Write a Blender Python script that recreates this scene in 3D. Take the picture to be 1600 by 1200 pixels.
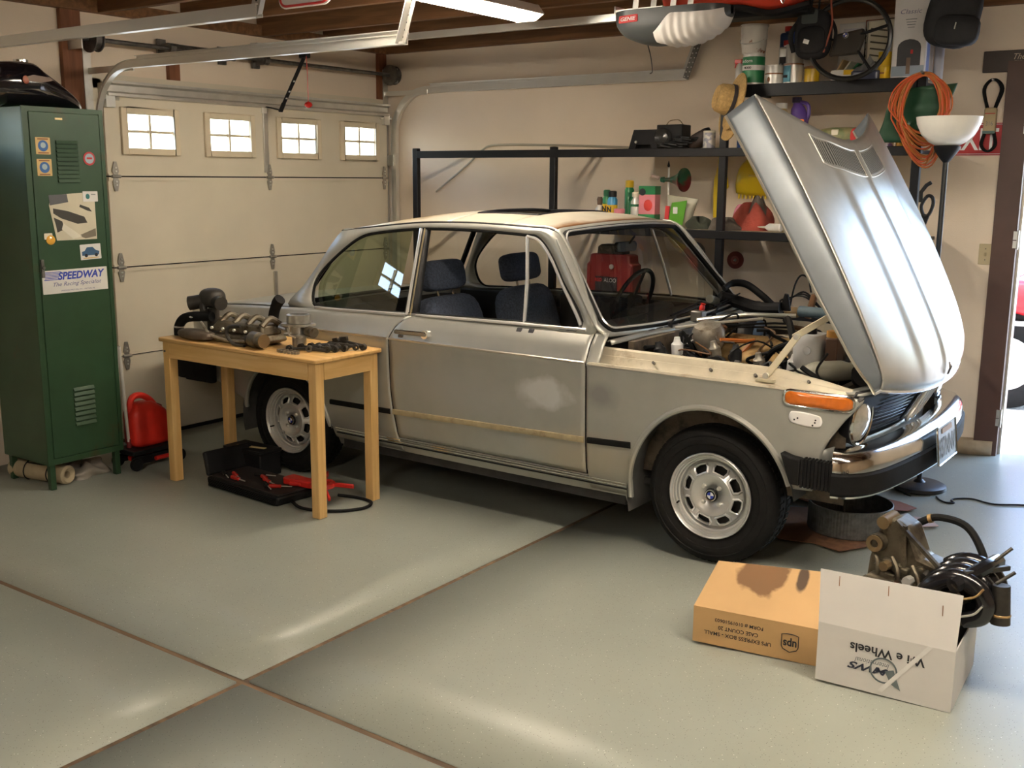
import bpy, bmesh, math, random
from mathutils import Vector, Matrix
random.seed(11)
sc = bpy.context.scene
for o in list(bpy.data.objects):
    bpy.data.objects.remove(o, do_unlink=True)
COL = sc.collection
PI = math.pi
R = math.radians

# ------------------------------------------------------------------ camera
CAMP = (5.5927, -6.2762, 1.6088)
YAW, PITCH, ROLL, FPX = 0.618859, 0.191656, 0.007582, 1663.32
fw = Vector((-math.sin(YAW) * math.cos(PITCH), math.cos(YAW) * math.cos(PITCH), -math.sin(PITCH)))
rt0 = Vector((math.cos(YAW), math.sin(YAW), 0))
up0 = rt0.cross(fw)
rt = rt0 * math.cos(ROLL) + up0 * math.sin(ROLL)
up = up0 * math.cos(ROLL) - rt0 * math.sin(ROLL)
cam = bpy.data.objects.new('camera', bpy.data.cameras.new('camera'))
COL.objects.link(cam)
cam.data.sensor_width = 36
cam.data.lens = FPX * 36 / 1600
cam.data.clip_start = .05
cam.data.clip_end = 200
m = Matrix((rt, up, -fw)).transposed().to_4x4()
m.translation = CAMP
cam.matrix_world = m
sc.camera = cam

# ------------------------------------------------------------------ world, exposure
wd = bpy.data.worlds.new('sky')
sc.world = wd
wd.use_nodes = True
nt = wd.node_tree
bg = nt.nodes['Background']
sky = nt.nodes.new('ShaderNodeTexSky')
sky.sky_type = 'NISHITA'
sky.sun_disc = False
sky.sun_elevation = R(48)
sky.sun_rotation = R(150)
sky.dust_density = 2.0
hs = nt.nodes.new('ShaderNodeHueSaturation')
hs.inputs['Saturation'].default_value = .95
nt.links.new(sky.outputs[0], hs.inputs['Color'])
nt.links.new(hs.outputs[0], bg.inputs[0])
bg.inputs[1].default_value = SKYSTR = 2.0
sun = bpy.data.objects.new('sun', bpy.data.lights.new('sun', 'SUN'))
COL.objects.link(sun)
sun.data.energy = 8.0
sun.data.angle = R(.6)
sun.data.color = (1, .95, .86)
sun.rotation_euler = Vector((-.35, -.05, -.93)).to_track_quat('-Z', 'Y').to_euler()
vs = sc.view_settings
vs.view_transform = 'Standard'
vs.look = 'None'
vs.gamma = 1
vs.use_curve_mapping = False
vs.exposure = 0.68
TUBE = 66.0          # emission strength of the fluorescent tubes
FLUO = (1.0, .905, .755)

# ------------------------------------------------------------------ helpers
def tag(o, label=None, cat=None, group=None, kind=None):
    if label: o['label'] = label
    if cat: o['category'] = cat
    if group: o['group'] = group
    if kind: o['kind'] = kind
    return o

def thing(name, label=None, cat=None, loc=(0, 0, 0), rz=0, group=None, kind=None):
    o = bpy.data.objects.new(name, None)
    o.empty_display_size = .05
    COL.objects.link(o)
    o.location = loc
    o.rotation_euler = (0, 0, rz)
    return tag(o, label, cat, group, kind)

def dup(o, parent=None):
    c = o.copy()
    COL.objects.link(c)
    c.parent = parent
    for ch in list(o.children):
        dup(ch, c)
    return c

def rotm(ax, deg):
    return Matrix.Rotation(R(deg), 4, ax)

def trs(loc=(0, 0, 0), rx=0, ry=0, rz=0):
    return Matrix.Translation(loc) @ rotm('Z', rz) @ rotm('Y', ry) @ rotm('X', rx)

class MB:
    def __init__(s):
        s.v, s.f = [], []
        s.M = None
    def P(s, p):
        p = Vector(p)
        if s.M is not None: p = s.M @ p
        s.v.append(p)
        return len(s.v) - 1
    def F(s, *i): s.f.append(tuple(i))
    def at(s, M): s.M = M; return s
    def box(s, c, d, rot=None):
        c = Vector(c); h = Vector(d) / 2
        ids = []
        for sx, sy, sz in ((-1, -1, -1), (1, -1, -1), (1, 1, -1), (-1, 1, -1), (-1, -1, 1), (1, -1, 1), (1, 1, 1), (-1, 1, 1)):
            p = Vector((sx * h.x, sy * h.y, sz * h.z))
            if rot is not None: p = rot @ p
            ids.append(s.P(c + p))
        a = ids
        for q in ((0, 3, 2, 1), (4, 5, 6, 7), (0, 1, 5, 4), (1, 2, 6, 5), (2, 3, 7, 6), (3, 0, 4, 7)):
            s.F(*[a[k] for k in q])
        return s
    def span(s, a, b):
        return s.box([(a[k] + b[k]) / 2 for k in range(3)], [abs(b[k] - a[k]) for k in range(3)])
    def beam(s, p0, p1, w, h, upv=(0, 0, 1)):
        p0, p1 = Vector(p0), Vector(p1)
        d = (p1 - p0); L = d.length; d.normalize()
        u = Vector(upv); sd = d.cross(u)
        if sd.length < 1e-5: sd = d.cross(Vector((1, 0, 0)))
        sd.normalize(); u = sd.cross(d)
        rot = Matrix((d, sd, u)).transposed()
        return s.box((p0 + p1) / 2, (L, w, h), rot)
    def ring(s, c, ax, r, n, ref=None):
        ax = Vector(ax).normalized()
        ref = Vector(ref) if ref else (Vector((0, 0, 1)) if abs(ax.z) < .9 else Vector((1, 0, 0)))
        a = ax.cross(ref).normalized(); b = ax.cross(a)
        return [s.P(Vector(c) + (a * math.cos(2 * PI * k / n) + b * math.sin(2 * PI * k / n)) * r) for k in range(n)]
    def cyl(s, p0, p1, r0, r1=None, n=14, caps=True):
        r1 = r0 if r1 is None else r1
        ax = Vector(p1) - Vector(p0)
        a = s.ring(p0, ax, r0, n); b = s.ring(p1, ax, r1, n)
        for k in range(n):
            s.F(a[k], a[(k + 1) % n], b[(k + 1) % n], b[k])
        if caps:
            s.f.append(tuple(reversed(a))); s.f.append(tuple(b))
        return s
    def lathe(s, prof, o=(0, 0, 0), ax=(0, 0, 1), n=24, closed=False):
        o = Vector(o); axn = Vector(ax).normalized()
        rows = []
        for r, h in prof:
            rows.append(s.ring(o + axn * h, axn, max(r, 1e-4), n))
        for i in range(len(rows) - (0 if closed else 1)):
            a, b = rows[i], rows[(i + 1) % len(rows)]
            for k in range(n):
                s.F(a[k], a[(k + 1) % n], b[(k + 1) % n], b[k])
        if not closed:
            if prof[0][0] > 1e-3: s.f.append(tuple(reversed(rows[0])))
            if prof[-1][0] > 1e-3: s.f.append(tuple(rows[-1]))
        return s
    def tube(s, pts, r, n=8, closed=False, caps=True, flat=None):
        pts = [Vector(p) for p in pts]
        N = len(pts)
        T = []
        for i in range(N):
            if closed: t = pts[(i + 1) % N] - pts[i - 1]
            else: t = pts[min(i + 1, N - 1)] - pts[max(i - 1, 0)]
            T.append(t.normalized() if t.length > 1e-9 else Vector((0, 0, 1)))
        ref = Vector((0, 0, 1)) if abs(T[0].z) < .9 else Vector((1, 0, 0))
        u = (ref - T[0] * ref.dot(T[0])).normalized()
        rows = []
        for i in range(N):
            u = u - T[i] * u.dot(T[i])
            if u.length < 1e-6: u = T[i].orthogonal()
            u.normalize()
            w = T[i].cross(u)
            rr = r[i] if isinstance(r, (list, tuple)) else r
            fx, fy = flat if flat else (1, 1)
            rows.append([s.P(pts[i] + (u * math.cos(2 * PI * k / n) * fx + w * math.sin(2 * PI * k / n) * fy) * rr) for k in range(n)])
        for i in range(N if closed else N - 1):
            a, b = rows[i], rows[(i + 1) % N]
            for k in range(n):
                s.F(a[k], a[(k + 1) % n], b[(k + 1) % n], b[k])
        if caps and not closed:
            s.f.append(tuple(reversed(rows[0]))); s.f.append(tuple(rows[-1]))
        return s
    def sweep(s, pts, prof, upv=(0, 0, 1), closed=False):
        """profile [(side, up)] swept along pts with a fixed up vector"""
        pts = [Vector(p) for p in pts]; N = len(pts); rows = []
        U = Vector(upv)
        for i in range(N):
            t = (pts[(i + 1) % N] - pts[i - 1]) if closed else (pts[min(i + 1, N - 1)] - pts[max(i - 1, 0)])
            t.normalize(); sd = t.cross(U).normalized(); u2 = sd.cross(t)
            rows.append([s.P(pts[i] + sd * a + u2 * b) for a, b in prof])
        n = len(prof)
        for i in range(N if closed else N - 1):
            a, b = rows[i], rows[(i + 1) % N]
            for k in range(n):
                s.F(a[k], b[k], b[(k + 1) % n], a[(k + 1) % n])
        if not closed:
            s.f.append(tuple(rows[0])); s.f.append(tuple(reversed(rows[-1])))
        return s
    def prism(s, poly, o, ux, uy, d):
        o, ux, uy, d = Vector(o), Vector(ux), Vector(uy), Vector(d)
        a = [s.P(o + ux * x + uy * y) for x, y in poly]
        b = [s.P(o + ux * x + uy * y + d) for x, y in poly]
        n = len(poly)
        s.f.append(tuple(reversed(a))); s.f.append(tuple(b))
        for k in range(n):
            s.F(a[k], a[(k + 1) % n], b[(k + 1) % n], b[k])
        return s
    def grid(s, fn, nu, nv):
        ids = [[s.P(fn(i / nu, j / nv)) for j in range(nv + 1)] for i in range(nu + 1)]
        for i in range(nu):
            for j in range(nv):
                s.F(ids[i][j], ids[i + 1][j], ids[i + 1][j + 1], ids[i][j + 1])
        return s
    def bridge(s, A, B, closed=True):
        a = [s.P(p) for p in A]; b = [s.P(p) for p in B]; n = len(a)
        for k in range(n if closed else n - 1):
            s.F(a[k], a[(k + 1) % n], b[(k + 1) % n], b[k])
        return s
    def poly(s, pts):
        s.f.append(tuple(s.P(p) for p in pts)); return s
    def ball(s, c, r, nu=14, nv=8, sq=1.0):
        c = Vector(c); r = (r, r, r) if not isinstance(r, (tuple, list)) else r
        sg = lambda t: math.copysign(abs(t) ** sq, t)
        rows = []
        for j in range(nv + 1):
            th = PI * j / nv - PI / 2
            rows.append([s.P(c + Vector((r[0] * sg(math.cos(th)) * sg(math.cos(2 * PI * k / nu)), r[1] * sg(math.cos(th)) * sg(math.sin(2 * PI * k / nu)), r[2] * sg(math.sin(th))))) for k in range(nu)])
        for j in range(nv):
            for k in range(nu):
                s.F(rows[j][k], rows[j][(k + 1) % nu], rows[j + 1][(k + 1) % nu], rows[j + 1][k])
        return s
    def build(s, name, mat, parent=None, smooth=35, bevel=0, seg=2, solid=0, soff=0, sub=0, weld=True):
        me = bpy.data.meshes.new(name)
        me.from_pydata([tuple(p) for p in s.v], [], s.f)
        bm = bmesh.new(); bm.from_mesh(me)
        if weld: bmesh.ops.remove_doubles(bm, verts=bm.verts, dist=1e-5)
        bmesh.ops.recalc_face_normals(bm, faces=bm.faces)
        if smooth:
            for f in bm.faces: f.smooth = True
            for e in bm.edges:
                e.smooth = not (len(e.link_faces) == 2 and e.calc_face_angle(0) > R(smooth))
        bm.to_mesh(me); bm.free()
        o = bpy.data.objects.new(name, me)
        COL.objects.link(o)
        if mat is not None: me.materials.append(mat)
        if parent is not None: o.parent = parent
        if solid:
            md = o.modifiers.new('t', 'SOLIDIFY'); md.thickness = solid; md.offset = soff
        if bevel:
            md = o.modifiers.new('b', 'BEVEL'); md.width = bevel; md.segments = seg; md.limit_method = 'ANGLE'; md.angle_limit = R(40)
            for p in me.polygons: p.use_smooth = True
            md.harden_normals = False
        if sub:
            md = o.modifiers.new('s', 'SUBSURF'); md.levels = sub; md.render_levels = sub
        return o

def ip(pts, x):
    """smooth monotone interpolation through (x, y) points"""
    n = len(pts)
    if x <= pts[0][0]: return pts[0][1]
    if x >= pts[-1][0]: return pts[-1][1]
    for i in range(n - 1):
        if x <= pts[i + 1][0]: break
    def sl(k): return (pts[k + 1][1] - pts[k][1]) / (pts[k + 1][0] - pts[k][0])
    def tg(k):
        if k == 0: return sl(0)
        if k == n - 1: return sl(n - 2)
        a, b = sl(k - 1), sl(k)
        return 0 if a * b <= 0 else 2 * a * b / (a + b)
    x0, y0 = pts[i]; x1, y1 = pts[i + 1]; h = x1 - x0; t = (x - x0) / h
    return (2 * t**3 - 3 * t * t + 1) * y0 + (t**3 - 2 * t * t + t) * h * tg(i) + (-2 * t**3 + 3 * t * t) * y1 + (t**3 - t * t) * h * tg(i + 1)

def cr(pts, n=8, closed=False):
    """catmull-rom through points of any dimension"""
    P = [Vector(p) for p in pts]; N = len(P); out = []
    for i in range(N if closed else N - 1):
        p1, p2 = P[i], P[(i + 1) % N]
        p0 = P[i - 1] if (i > 0 or closed) else p1 * 2 - p2
        p3 = P[(i + 2) % N] if (i + 2 < N or closed) else p2 * 2 - p1
        for k in range(n):
            t = k / n
            out.append(.5 * ((2 * p1) + (p2 - p0) * t + (2 * p0 - 5 * p1 + 4 * p2 - p3) * t * t + (3 * p1 - p0 - 3 * p2 + p3) * t**3))
    if not closed: out.append(P[-1])
    return out

def rrect(w, h, r, n=4, cx=0, cy=0):
    o = []
    for sx, sy, a0 in ((1, 1, 0), (-1, 1, 90), (-1, -1, 180), (1, -1, 270)):
        for k in range(n + 1):
            a = R(a0 + 90 * k / n)
            o.append((cx + sx * (w / 2 - r) + r * math.cos(a), cy + sy * (h / 2 - r) + r * math.sin(a)))
    return o

# ------------------------------------------------------------------ materials
MATS = {}
def mat(name, col, rough=.5, metal=0., var=.05, scale=12., bump=0., bscale=80., coat=0., col2=None, lo=.45, hi=.65, spec=.5, dirt=None, dlo=.55, dhi=.7, dscale=5., det=4.):
    if name in MATS: return MATS[name]
    m = bpy.data.materials.new(name); m.use_nodes = True
    t = m.node_tree; b = t.nodes['Principled BSDF']
    b.inputs['Roughness'].default_value = rough; b.inputs['Metallic'].default_value = metal
    b.inputs['Specular IOR Level'].default_value = spec
    if coat: b.inputs['Coat Weight'].default_value = coat; b.inputs['Coat Roughness'].default_value = .08
    tc = t.nodes.new('ShaderNodeTexCoord')
    nz = t.nodes.new('ShaderNodeTexNoise'); nz.inputs['Scale'].default_value = scale; nz.inputs['Detail'].default_value = det
    t.links.new(tc.outputs['Object'], nz.inputs['Vector'])
    rp = t.nodes.new('ShaderNodeValToRGB')
    rp.color_ramp.elements[0].position = lo if col2 else .3
    rp.color_ramp.elements[1].position = hi if col2 else .7
    if col2: c0, c1 = col, col2
    else: c0, c1 = [max(0, c * (1 - var)) for c in col], [min(1, c * (1 + var)) for c in col]
    rp.color_ramp.elements[0].color = (*c0, 1); rp.color_ramp.elements[1].color = (*c1, 1)
    t.links.new(nz.outputs[0], rp.inputs[0])
    out = rp.outputs[0]
    if dirt:
        n2 = t.nodes.new('ShaderNodeTexNoise'); n2.inputs['Scale'].default_value = dscale; n2.inputs['Detail'].default_value = 6; n2.inputs['Roughness'].default_value = .65
        t.links.new(tc.outputs['Object'], n2.inputs['Vector'])
        mr = t.nodes.new('ShaderNodeMapRange'); mr.inputs[1].default_value = dlo; mr.inputs[2].default_value = dhi
        t.links.new(n2.outputs[0], mr.inputs[0])
        mx = t.nodes.new('ShaderNodeMix'); mx.data_type = 'RGBA'
        t.links.new(mr.outputs[0], mx.inputs[0]); t.links.new(out, mx.inputs[6]); mx.inputs[7].default_value = (*dirt, 1)
        out = mx.outputs[2]
    t.links.new(out, b.inputs['Base Color'])
    if bump:
        nb = t.nodes.new('ShaderNodeTexNoise'); nb.inputs['Scale'].default_value = bscale; nb.inputs['Detail'].default_value = 3
        t.links.new(tc.outputs['Object'], nb.inputs['Vector'])
        bp = t.nodes.new('ShaderNodeBump'); bp.inputs['Strength'].default_value = bump; bp.inputs['Distance'].default_value = .004
        t.links.new(nb.outputs[0], bp.inputs['Height']); t.links.new(bp.outputs[0], b.inputs['Normal'])
    MATS[name] = m
    return m

def wood(name, c1, c2, rough=.55, axis='X', scale=6., coat=0.):
    if name in MATS: return MATS[name]
    m = mat(name, c1, rough, 0, col2=c2, lo=.35, hi=.7, scale=scale, coat=coat)
    t = m.node_tree
    mp = t.nodes.new('ShaderNodeMapping')
    s = {'X': (.35, 5, 5), 'Y': (5, .35, 5), 'Z': (5, 5, .35)}[axis]
    mp.inputs['Scale'].default_value = s
    tc = next(n for n in t.nodes if n.type == 'TEX_COORD'); nz = next(n for n in t.nodes if n.type == 'TEX_NOISE')
    t.links.new(tc.outputs['Object'], mp.inputs['Vector']); t.links.new(mp.outputs[0], nz.inputs['Vector'])
    nz.inputs['Distortion'].default_value = .6
    return m

def emis(name, col, strength):
    m = bpy.data.materials.new(name); m.use_nodes = True
    b = m.node_tree.nodes['Principled BSDF']
    b.inputs['Base Color'].default_value = (*col, 1)
    b.inputs['Emission Color'].default_value = (*col, 1); b.inputs['Emission Strength'].default_value = strength
    return m

def glass(name, tint=(.9, .93, .9), refl=1.0, rough=.0, fac=None):
    m = bpy.data.materials.new(name); m.use_nodes = True
    t = m.node_tree
    for n in list(t.nodes): t.nodes.remove(n)
    o = t.nodes.new('ShaderNodeOutputMaterial'); mx = t.nodes.new('ShaderNodeMixShader')
    tr = t.nodes.new('ShaderNodeBsdfTransparent'); gl = t.nodes.new('ShaderNodeBsdfGlossy'); lw = t.nodes.new('ShaderNodeLayerWeight'); lw.inputs[0].default_value = .5
    fr = t.nodes.new('ShaderNodeMath'); fr.operation = 'POWER'; fr.inputs[1].default_value = 5
    t.links.new(lw.outputs['Facing'], fr.inputs[0])
    mu = t.nodes.new('ShaderNodeMath'); mu.operation = 'MULTIPLY_ADD'; mu.inputs[1].default_value = .96; mu.inputs[2].default_value = .05 * refl; mu.use_clamp = True
    tr.inputs[0].default_value = (*tint, 1); gl.inputs[1].default_value = rough
    t.links.new(fr.outputs[0], mu.inputs[0]); t.links.new(mu.outputs[0], mx.inputs[0])
    t.links.new(tr.outputs[0], mx.inputs[1]); t.links.new(gl.outputs[0], mx.inputs[2]); t.links.new(mx.outputs[0], o.inputs[0])
    return m

black = mat('black_plastic', (.006, .006, .007), .55, var=.3, spec=.28)
rubber = mat('rubber', (.006, .006, .006), .75, var=.3, bump=.15, spec=.22)
blackpaint = mat('black_paint', (.006, .006, .008), .5, var=.2, spec=.28)
chrome = mat('chrome', (.82, .82, .80), .12, 1., var=.04)
steel = mat('zinc_steel', (.80, .79, .74), .30, .7, var=.03, scale=8)
dsteel = mat('dark_steel', (.16, .15, .14), .45, .8, var=.3, scale=25)
white = mat('white_paint', (.78, .76, .72), .5, var=.03)
red = mat('red_plastic', (.52, .018, .012), .38, var=.12)
orange = mat('orange_plastic', (.75, .17, .02), .5)
yellow = mat('yellow_plastic', (.80, .58, .02), .35)
ink = mat('print_black', (.02, .02, .025), .7, var=.1)
inkred = mat('print_red', (.55, .03, .03), .6)
inkwhite = mat('print_white', (.8, .8, .8), .6)
inkblue = mat('print_blue', (.03, .06, .42), .6)
inkgrey = mat('print_grey', (.13, .16, .17), .6)
beigewall = mat('cream_plaster', (.80, .68, .545), .85, var=.03, scale=3, bump=.3, bscale=170)
doorpaint = mat('door_cream', (.68, .61, .48), .6, var=.03, scale=4, bump=.12, bscale=220)
darkwood = wood('dark_wood', (.15, .07, .028), (.27, .13, .055), .75)
redwood = wood('redwood', (.16, .055, .022), (.26, .10, .045), .7, axis='Z')
deckwood = wood('roof_deck', (.12, .058, .024), (.23, .11, .045), .8, axis='X')
pine = wood('pine', (.66, .40, .14), (.78, .52, .22), .42, axis='X', coat=.15)
pinez = wood('pine_leg', (.66, .40, .14), (.78, .52, .22), .42, axis='Z', coat=.15)

def text(name, s, mt, parent, o, ux, uy, w=None, h=.03, shear=0, bold=0, ext=.0006, align='CENTER', sx=1.0):
    cu = bpy.data.curves.new(name, 'FONT')
    cu.body = s; cu.size = 1; cu.extrude = 0; cu.shear = shear; cu.offset = bold; cu.resolution_u = 3
    cu.align_x = 'CENTER'; cu.align_y = 'CENTER'
    to = bpy.data.objects.new(name, cu); COL.objects.link(to)
    dg = bpy.context.evaluated_depsgraph_get()
    me = bpy.data.meshes.new_from_object(to.evaluated_get(dg))
    bpy.data.objects.remove(to, do_unlink=True)
    xs = [v.co.x for v in me.vertices]; ys = [v.co.y for v in me.vertices]
    cx, cy = (min(xs) + max(xs)) / 2, (min(ys) + max(ys)) / 2
    ky = h / max(1e-6, max(ys) - min(ys)); kx = (w / (max(xs) - min(xs))) if w else ky * sx
    o, ux, uy = Vector(o), Vector(ux).normalized(), Vector(uy).normalized()
    nn = ux.cross(uy) * ext
    for v in me.vertices:
        v.co = o + ux * ((v.co.x - cx) * kx) + uy * ((v.co.y - cy) * ky) + nn
    me.materials.clear(); me.materials.append(mt)
    ob = bpy.data.objects.new(name, me); COL.objects.link(ob)
    if parent is not None: ob.parent = parent
    return ob

def fz(x, y):
    """height of the floor: the slab by the side door climbs a little"""
    return .0175 * max(0, x - 3.03) * max(0, y + 4.17)

# ------------------------------------------------------------------ the setting
floorm = mat('epoxy_floor', (.290, .312, .272), .36, var=.04, scale=2.5, spec=.30, bump=.04, bscale=60)
def flecks(m):
    t = m.node_tree; b = t.nodes['Principled BSDF']
    tc = next(n for n in t.nodes if n.type == 'TEX_COORD')
    vo = t.nodes.new('ShaderNodeTexVoronoi'); vo.inputs['Scale'].default_value = 150
    t.links.new(tc.outputs['Object'], vo.inputs['Vector'])
    lt = t.nodes.new('ShaderNodeMath'); lt.operation = 'LESS_THAN'; lt.inputs[1].default_value = .20
    t.links.new(vo.outputs['Distance'], lt.inputs[0])
    sp = t.nodes.new('ShaderNodeSeparateColor'); t.links.new(vo.outputs['Color'], sp.inputs[0])
    gt = t.nodes.new('ShaderNodeMath'); gt.operation = 'GREATER_THAN'; gt.inputs[1].default_value = .72
    t.links.new(sp.outputs[0], gt.inputs[0])
    mu = t.nodes.new('ShaderNodeMath'); mu.operation = 'MULTIPLY'; t.links.new(lt.outputs[0], mu.inputs[0]); t.links.new(gt.outputs[0], mu.inputs[1])
    rp = t.nodes.new('ShaderNodeValToRGB'); rp.color_ramp.interpolation = 'CONSTANT'
    rp.color_ramp.elements[0].color = (.10, .10, .09, 1); rp.color_ramp.elements[1].position = .86; rp.color_ramp.elements[1].color = (.75, .74, .7, 1)
    t.links.new(sp.outputs[1], rp.inputs[0])
    old = b.inputs['Base Color'].links[0].from_socket
    mx = t.nodes.new('ShaderNodeMix'); mx.data_type = 'RGBA'
    t.links.new(mu.outputs[0], mx.inputs[0]); t.links.new(old, mx.inputs[6]); t.links.new(rp.outputs[0], mx.inputs[7])
    t.links.new(mx.outputs[2], b.inputs['Base Color'])
flecks(floorm)
jointm = wood('joint_wood', (.17, .105, .055), (.065, .043, .027), .8, axis='X')
XJ, YJ, JW = 3.03, -4.17, .0145
X0, X1, Y0, Y1 = -.10, 8.0, -8.6, .0
fl = MB().grid(lambda u, v: (X0 + (X1 - X0) * u, Y0 + (Y1 + .12 - Y0) * v, fz(X0 + (X1 - X0) * u, Y0 + (Y1 + .12 - Y0) * v) - .007), 30, 30)
fl = fl.build('floor', jointm, smooth=0); tag(fl, kind='structure')
for (a, b) in ((X0, XJ - JW), (XJ + JW, X1)):
    for (c, d) in ((Y0, YJ - JW), (YJ + JW, Y1 + .12)):
        mb = MB().grid(lambda u, v: (a + (b - a) * u, c + (d - c) * v, fz(a + (b - a) * u, c + (d - c) * v)), 12, 12)
        mb.build('slab', floorm, fl, solid=.03, soff=1 if False else -1)
# side wall with the open door on its right
DX0, DX1, DZ = 4.43, 5.33, 2.13
WT = .14
zc = 2.515
def wallbox(name, *spans, m=beigewall):
    mb = MB()
    for a, b in spans: mb.span(a, b)
    return tag(mb.build(name, m, smooth=0), kind='structure')
wallbox('wall_right', ((-.22, 0, -.02), (DX0, WT, zc + .5)), ((DX0, 0, DZ), (DX1, WT, zc + .5)), ((DX1, 0, -.02), (X1 + .14, WT, zc + .5)))
GW = -.09   # inner face of the garage door wall
D1 = (-2.50, -.085); D2 = (-5.86, -3.45); DH = 2.13
wallbox('wall_front', ((-.22, D1[1], -.02), (GW, 0, zc + .5)), ((-.22, D2[0], DH), (GW, D1[1], zc + .5)), ((-.22, D2[1], -.02), (GW, D1[0], DH)), ((-.22, Y0, -.02), (GW, D2[0], zc + .5)))
unseenwall = wood('dark_unseen_wall', (.24, .16, .09), (.34, .24, .15), .8, axis='Z')  # dark brown finish for the unseen walls, chosen to cut bounced light
wallbox('wall_back', ((X1, Y0, -.02), (X1 + .14, 0, zc + .5)), m=unseenwall)
wallbox('wall_left', ((-.22, Y0 - .14, -.02), (X1 + .14, Y0, zc + .5)), m=unseenwall)
cb = mat('concrete_curb', (.42, .34, .24), .9, var=.2, scale=14, bump=.5, bscale=40)
tag(MB().grid(lambda u, v: (0 + DX0 * u - .0, [-.02, -.02, -.0][int(round(v * 2))], fz(DX0 * u, 0) + [0, .075, .085][int(round(v * 2))]), 20, 2).build('baseboard_right', cb, smooth=20, solid=.015), kind='structure')
# ceiling: roof deck on joists
ce = tag(MB().span((-.22, Y0 - .14, zc + .50), (X1 + .14, WT, zc + .54)).build('ceiling', deckwood, smooth=0), kind='structure')
jm = MB().span((-.2, -.021, 0), (X1, .021, .16)).build('joist', darkwood, ce, bevel=.003)
jm.location = (0, -.62, zc)
k = 0
for y in (-1.23, -1.84, -2.45, -3.06, -3.67, -4.28, -4.89, -5.5, -6.1, -6.7, -7.3, -7.9):
    j = jm.copy(); COL.objects.link(j); j.parent = ce; j.location = (0, y, zc)
rf = MB().span((-.025, Y0, 0), (.025, 0, .14)).build('rafter', darkwood, ce, bevel=.003)
rf.location = (.5, 0, zc + .24)
for x in (1.1, 1.7, 2.3, 2.9, 3.5, 4.1, 4.7, 5.3, 5.9, 6.5):
    j = rf.copy(); COL.objects.link(j); j.parent = ce; j.location = (x, 0, zc + .24)
tag(MB().span((GW, Y0, zc), (GW + .05, 0, zc + .07)).build('trim_1', darkwood, smooth=0), kind='structure')
tag(MB().span((GW + .06, -.045, zc), (X1, 0, zc + .08)).build('trim_2', darkwood, smooth=0), kind='structure')
# planks of storage platform above the joists
pm = MB().span((0, -.2, 0), (3.6, .2, .018)).build('plank', deckwood, ce)
pm.location = (.1, -.5, zc + .165)
for y in (-.92, -1.34, -1.76, -2.18, -3.4, -3.82):
    j = pm.copy(); COL.objects.link(j); j.parent = ce; j.location = (.1 + random.uniform(-.1, .1), y, zc + .165)
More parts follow.
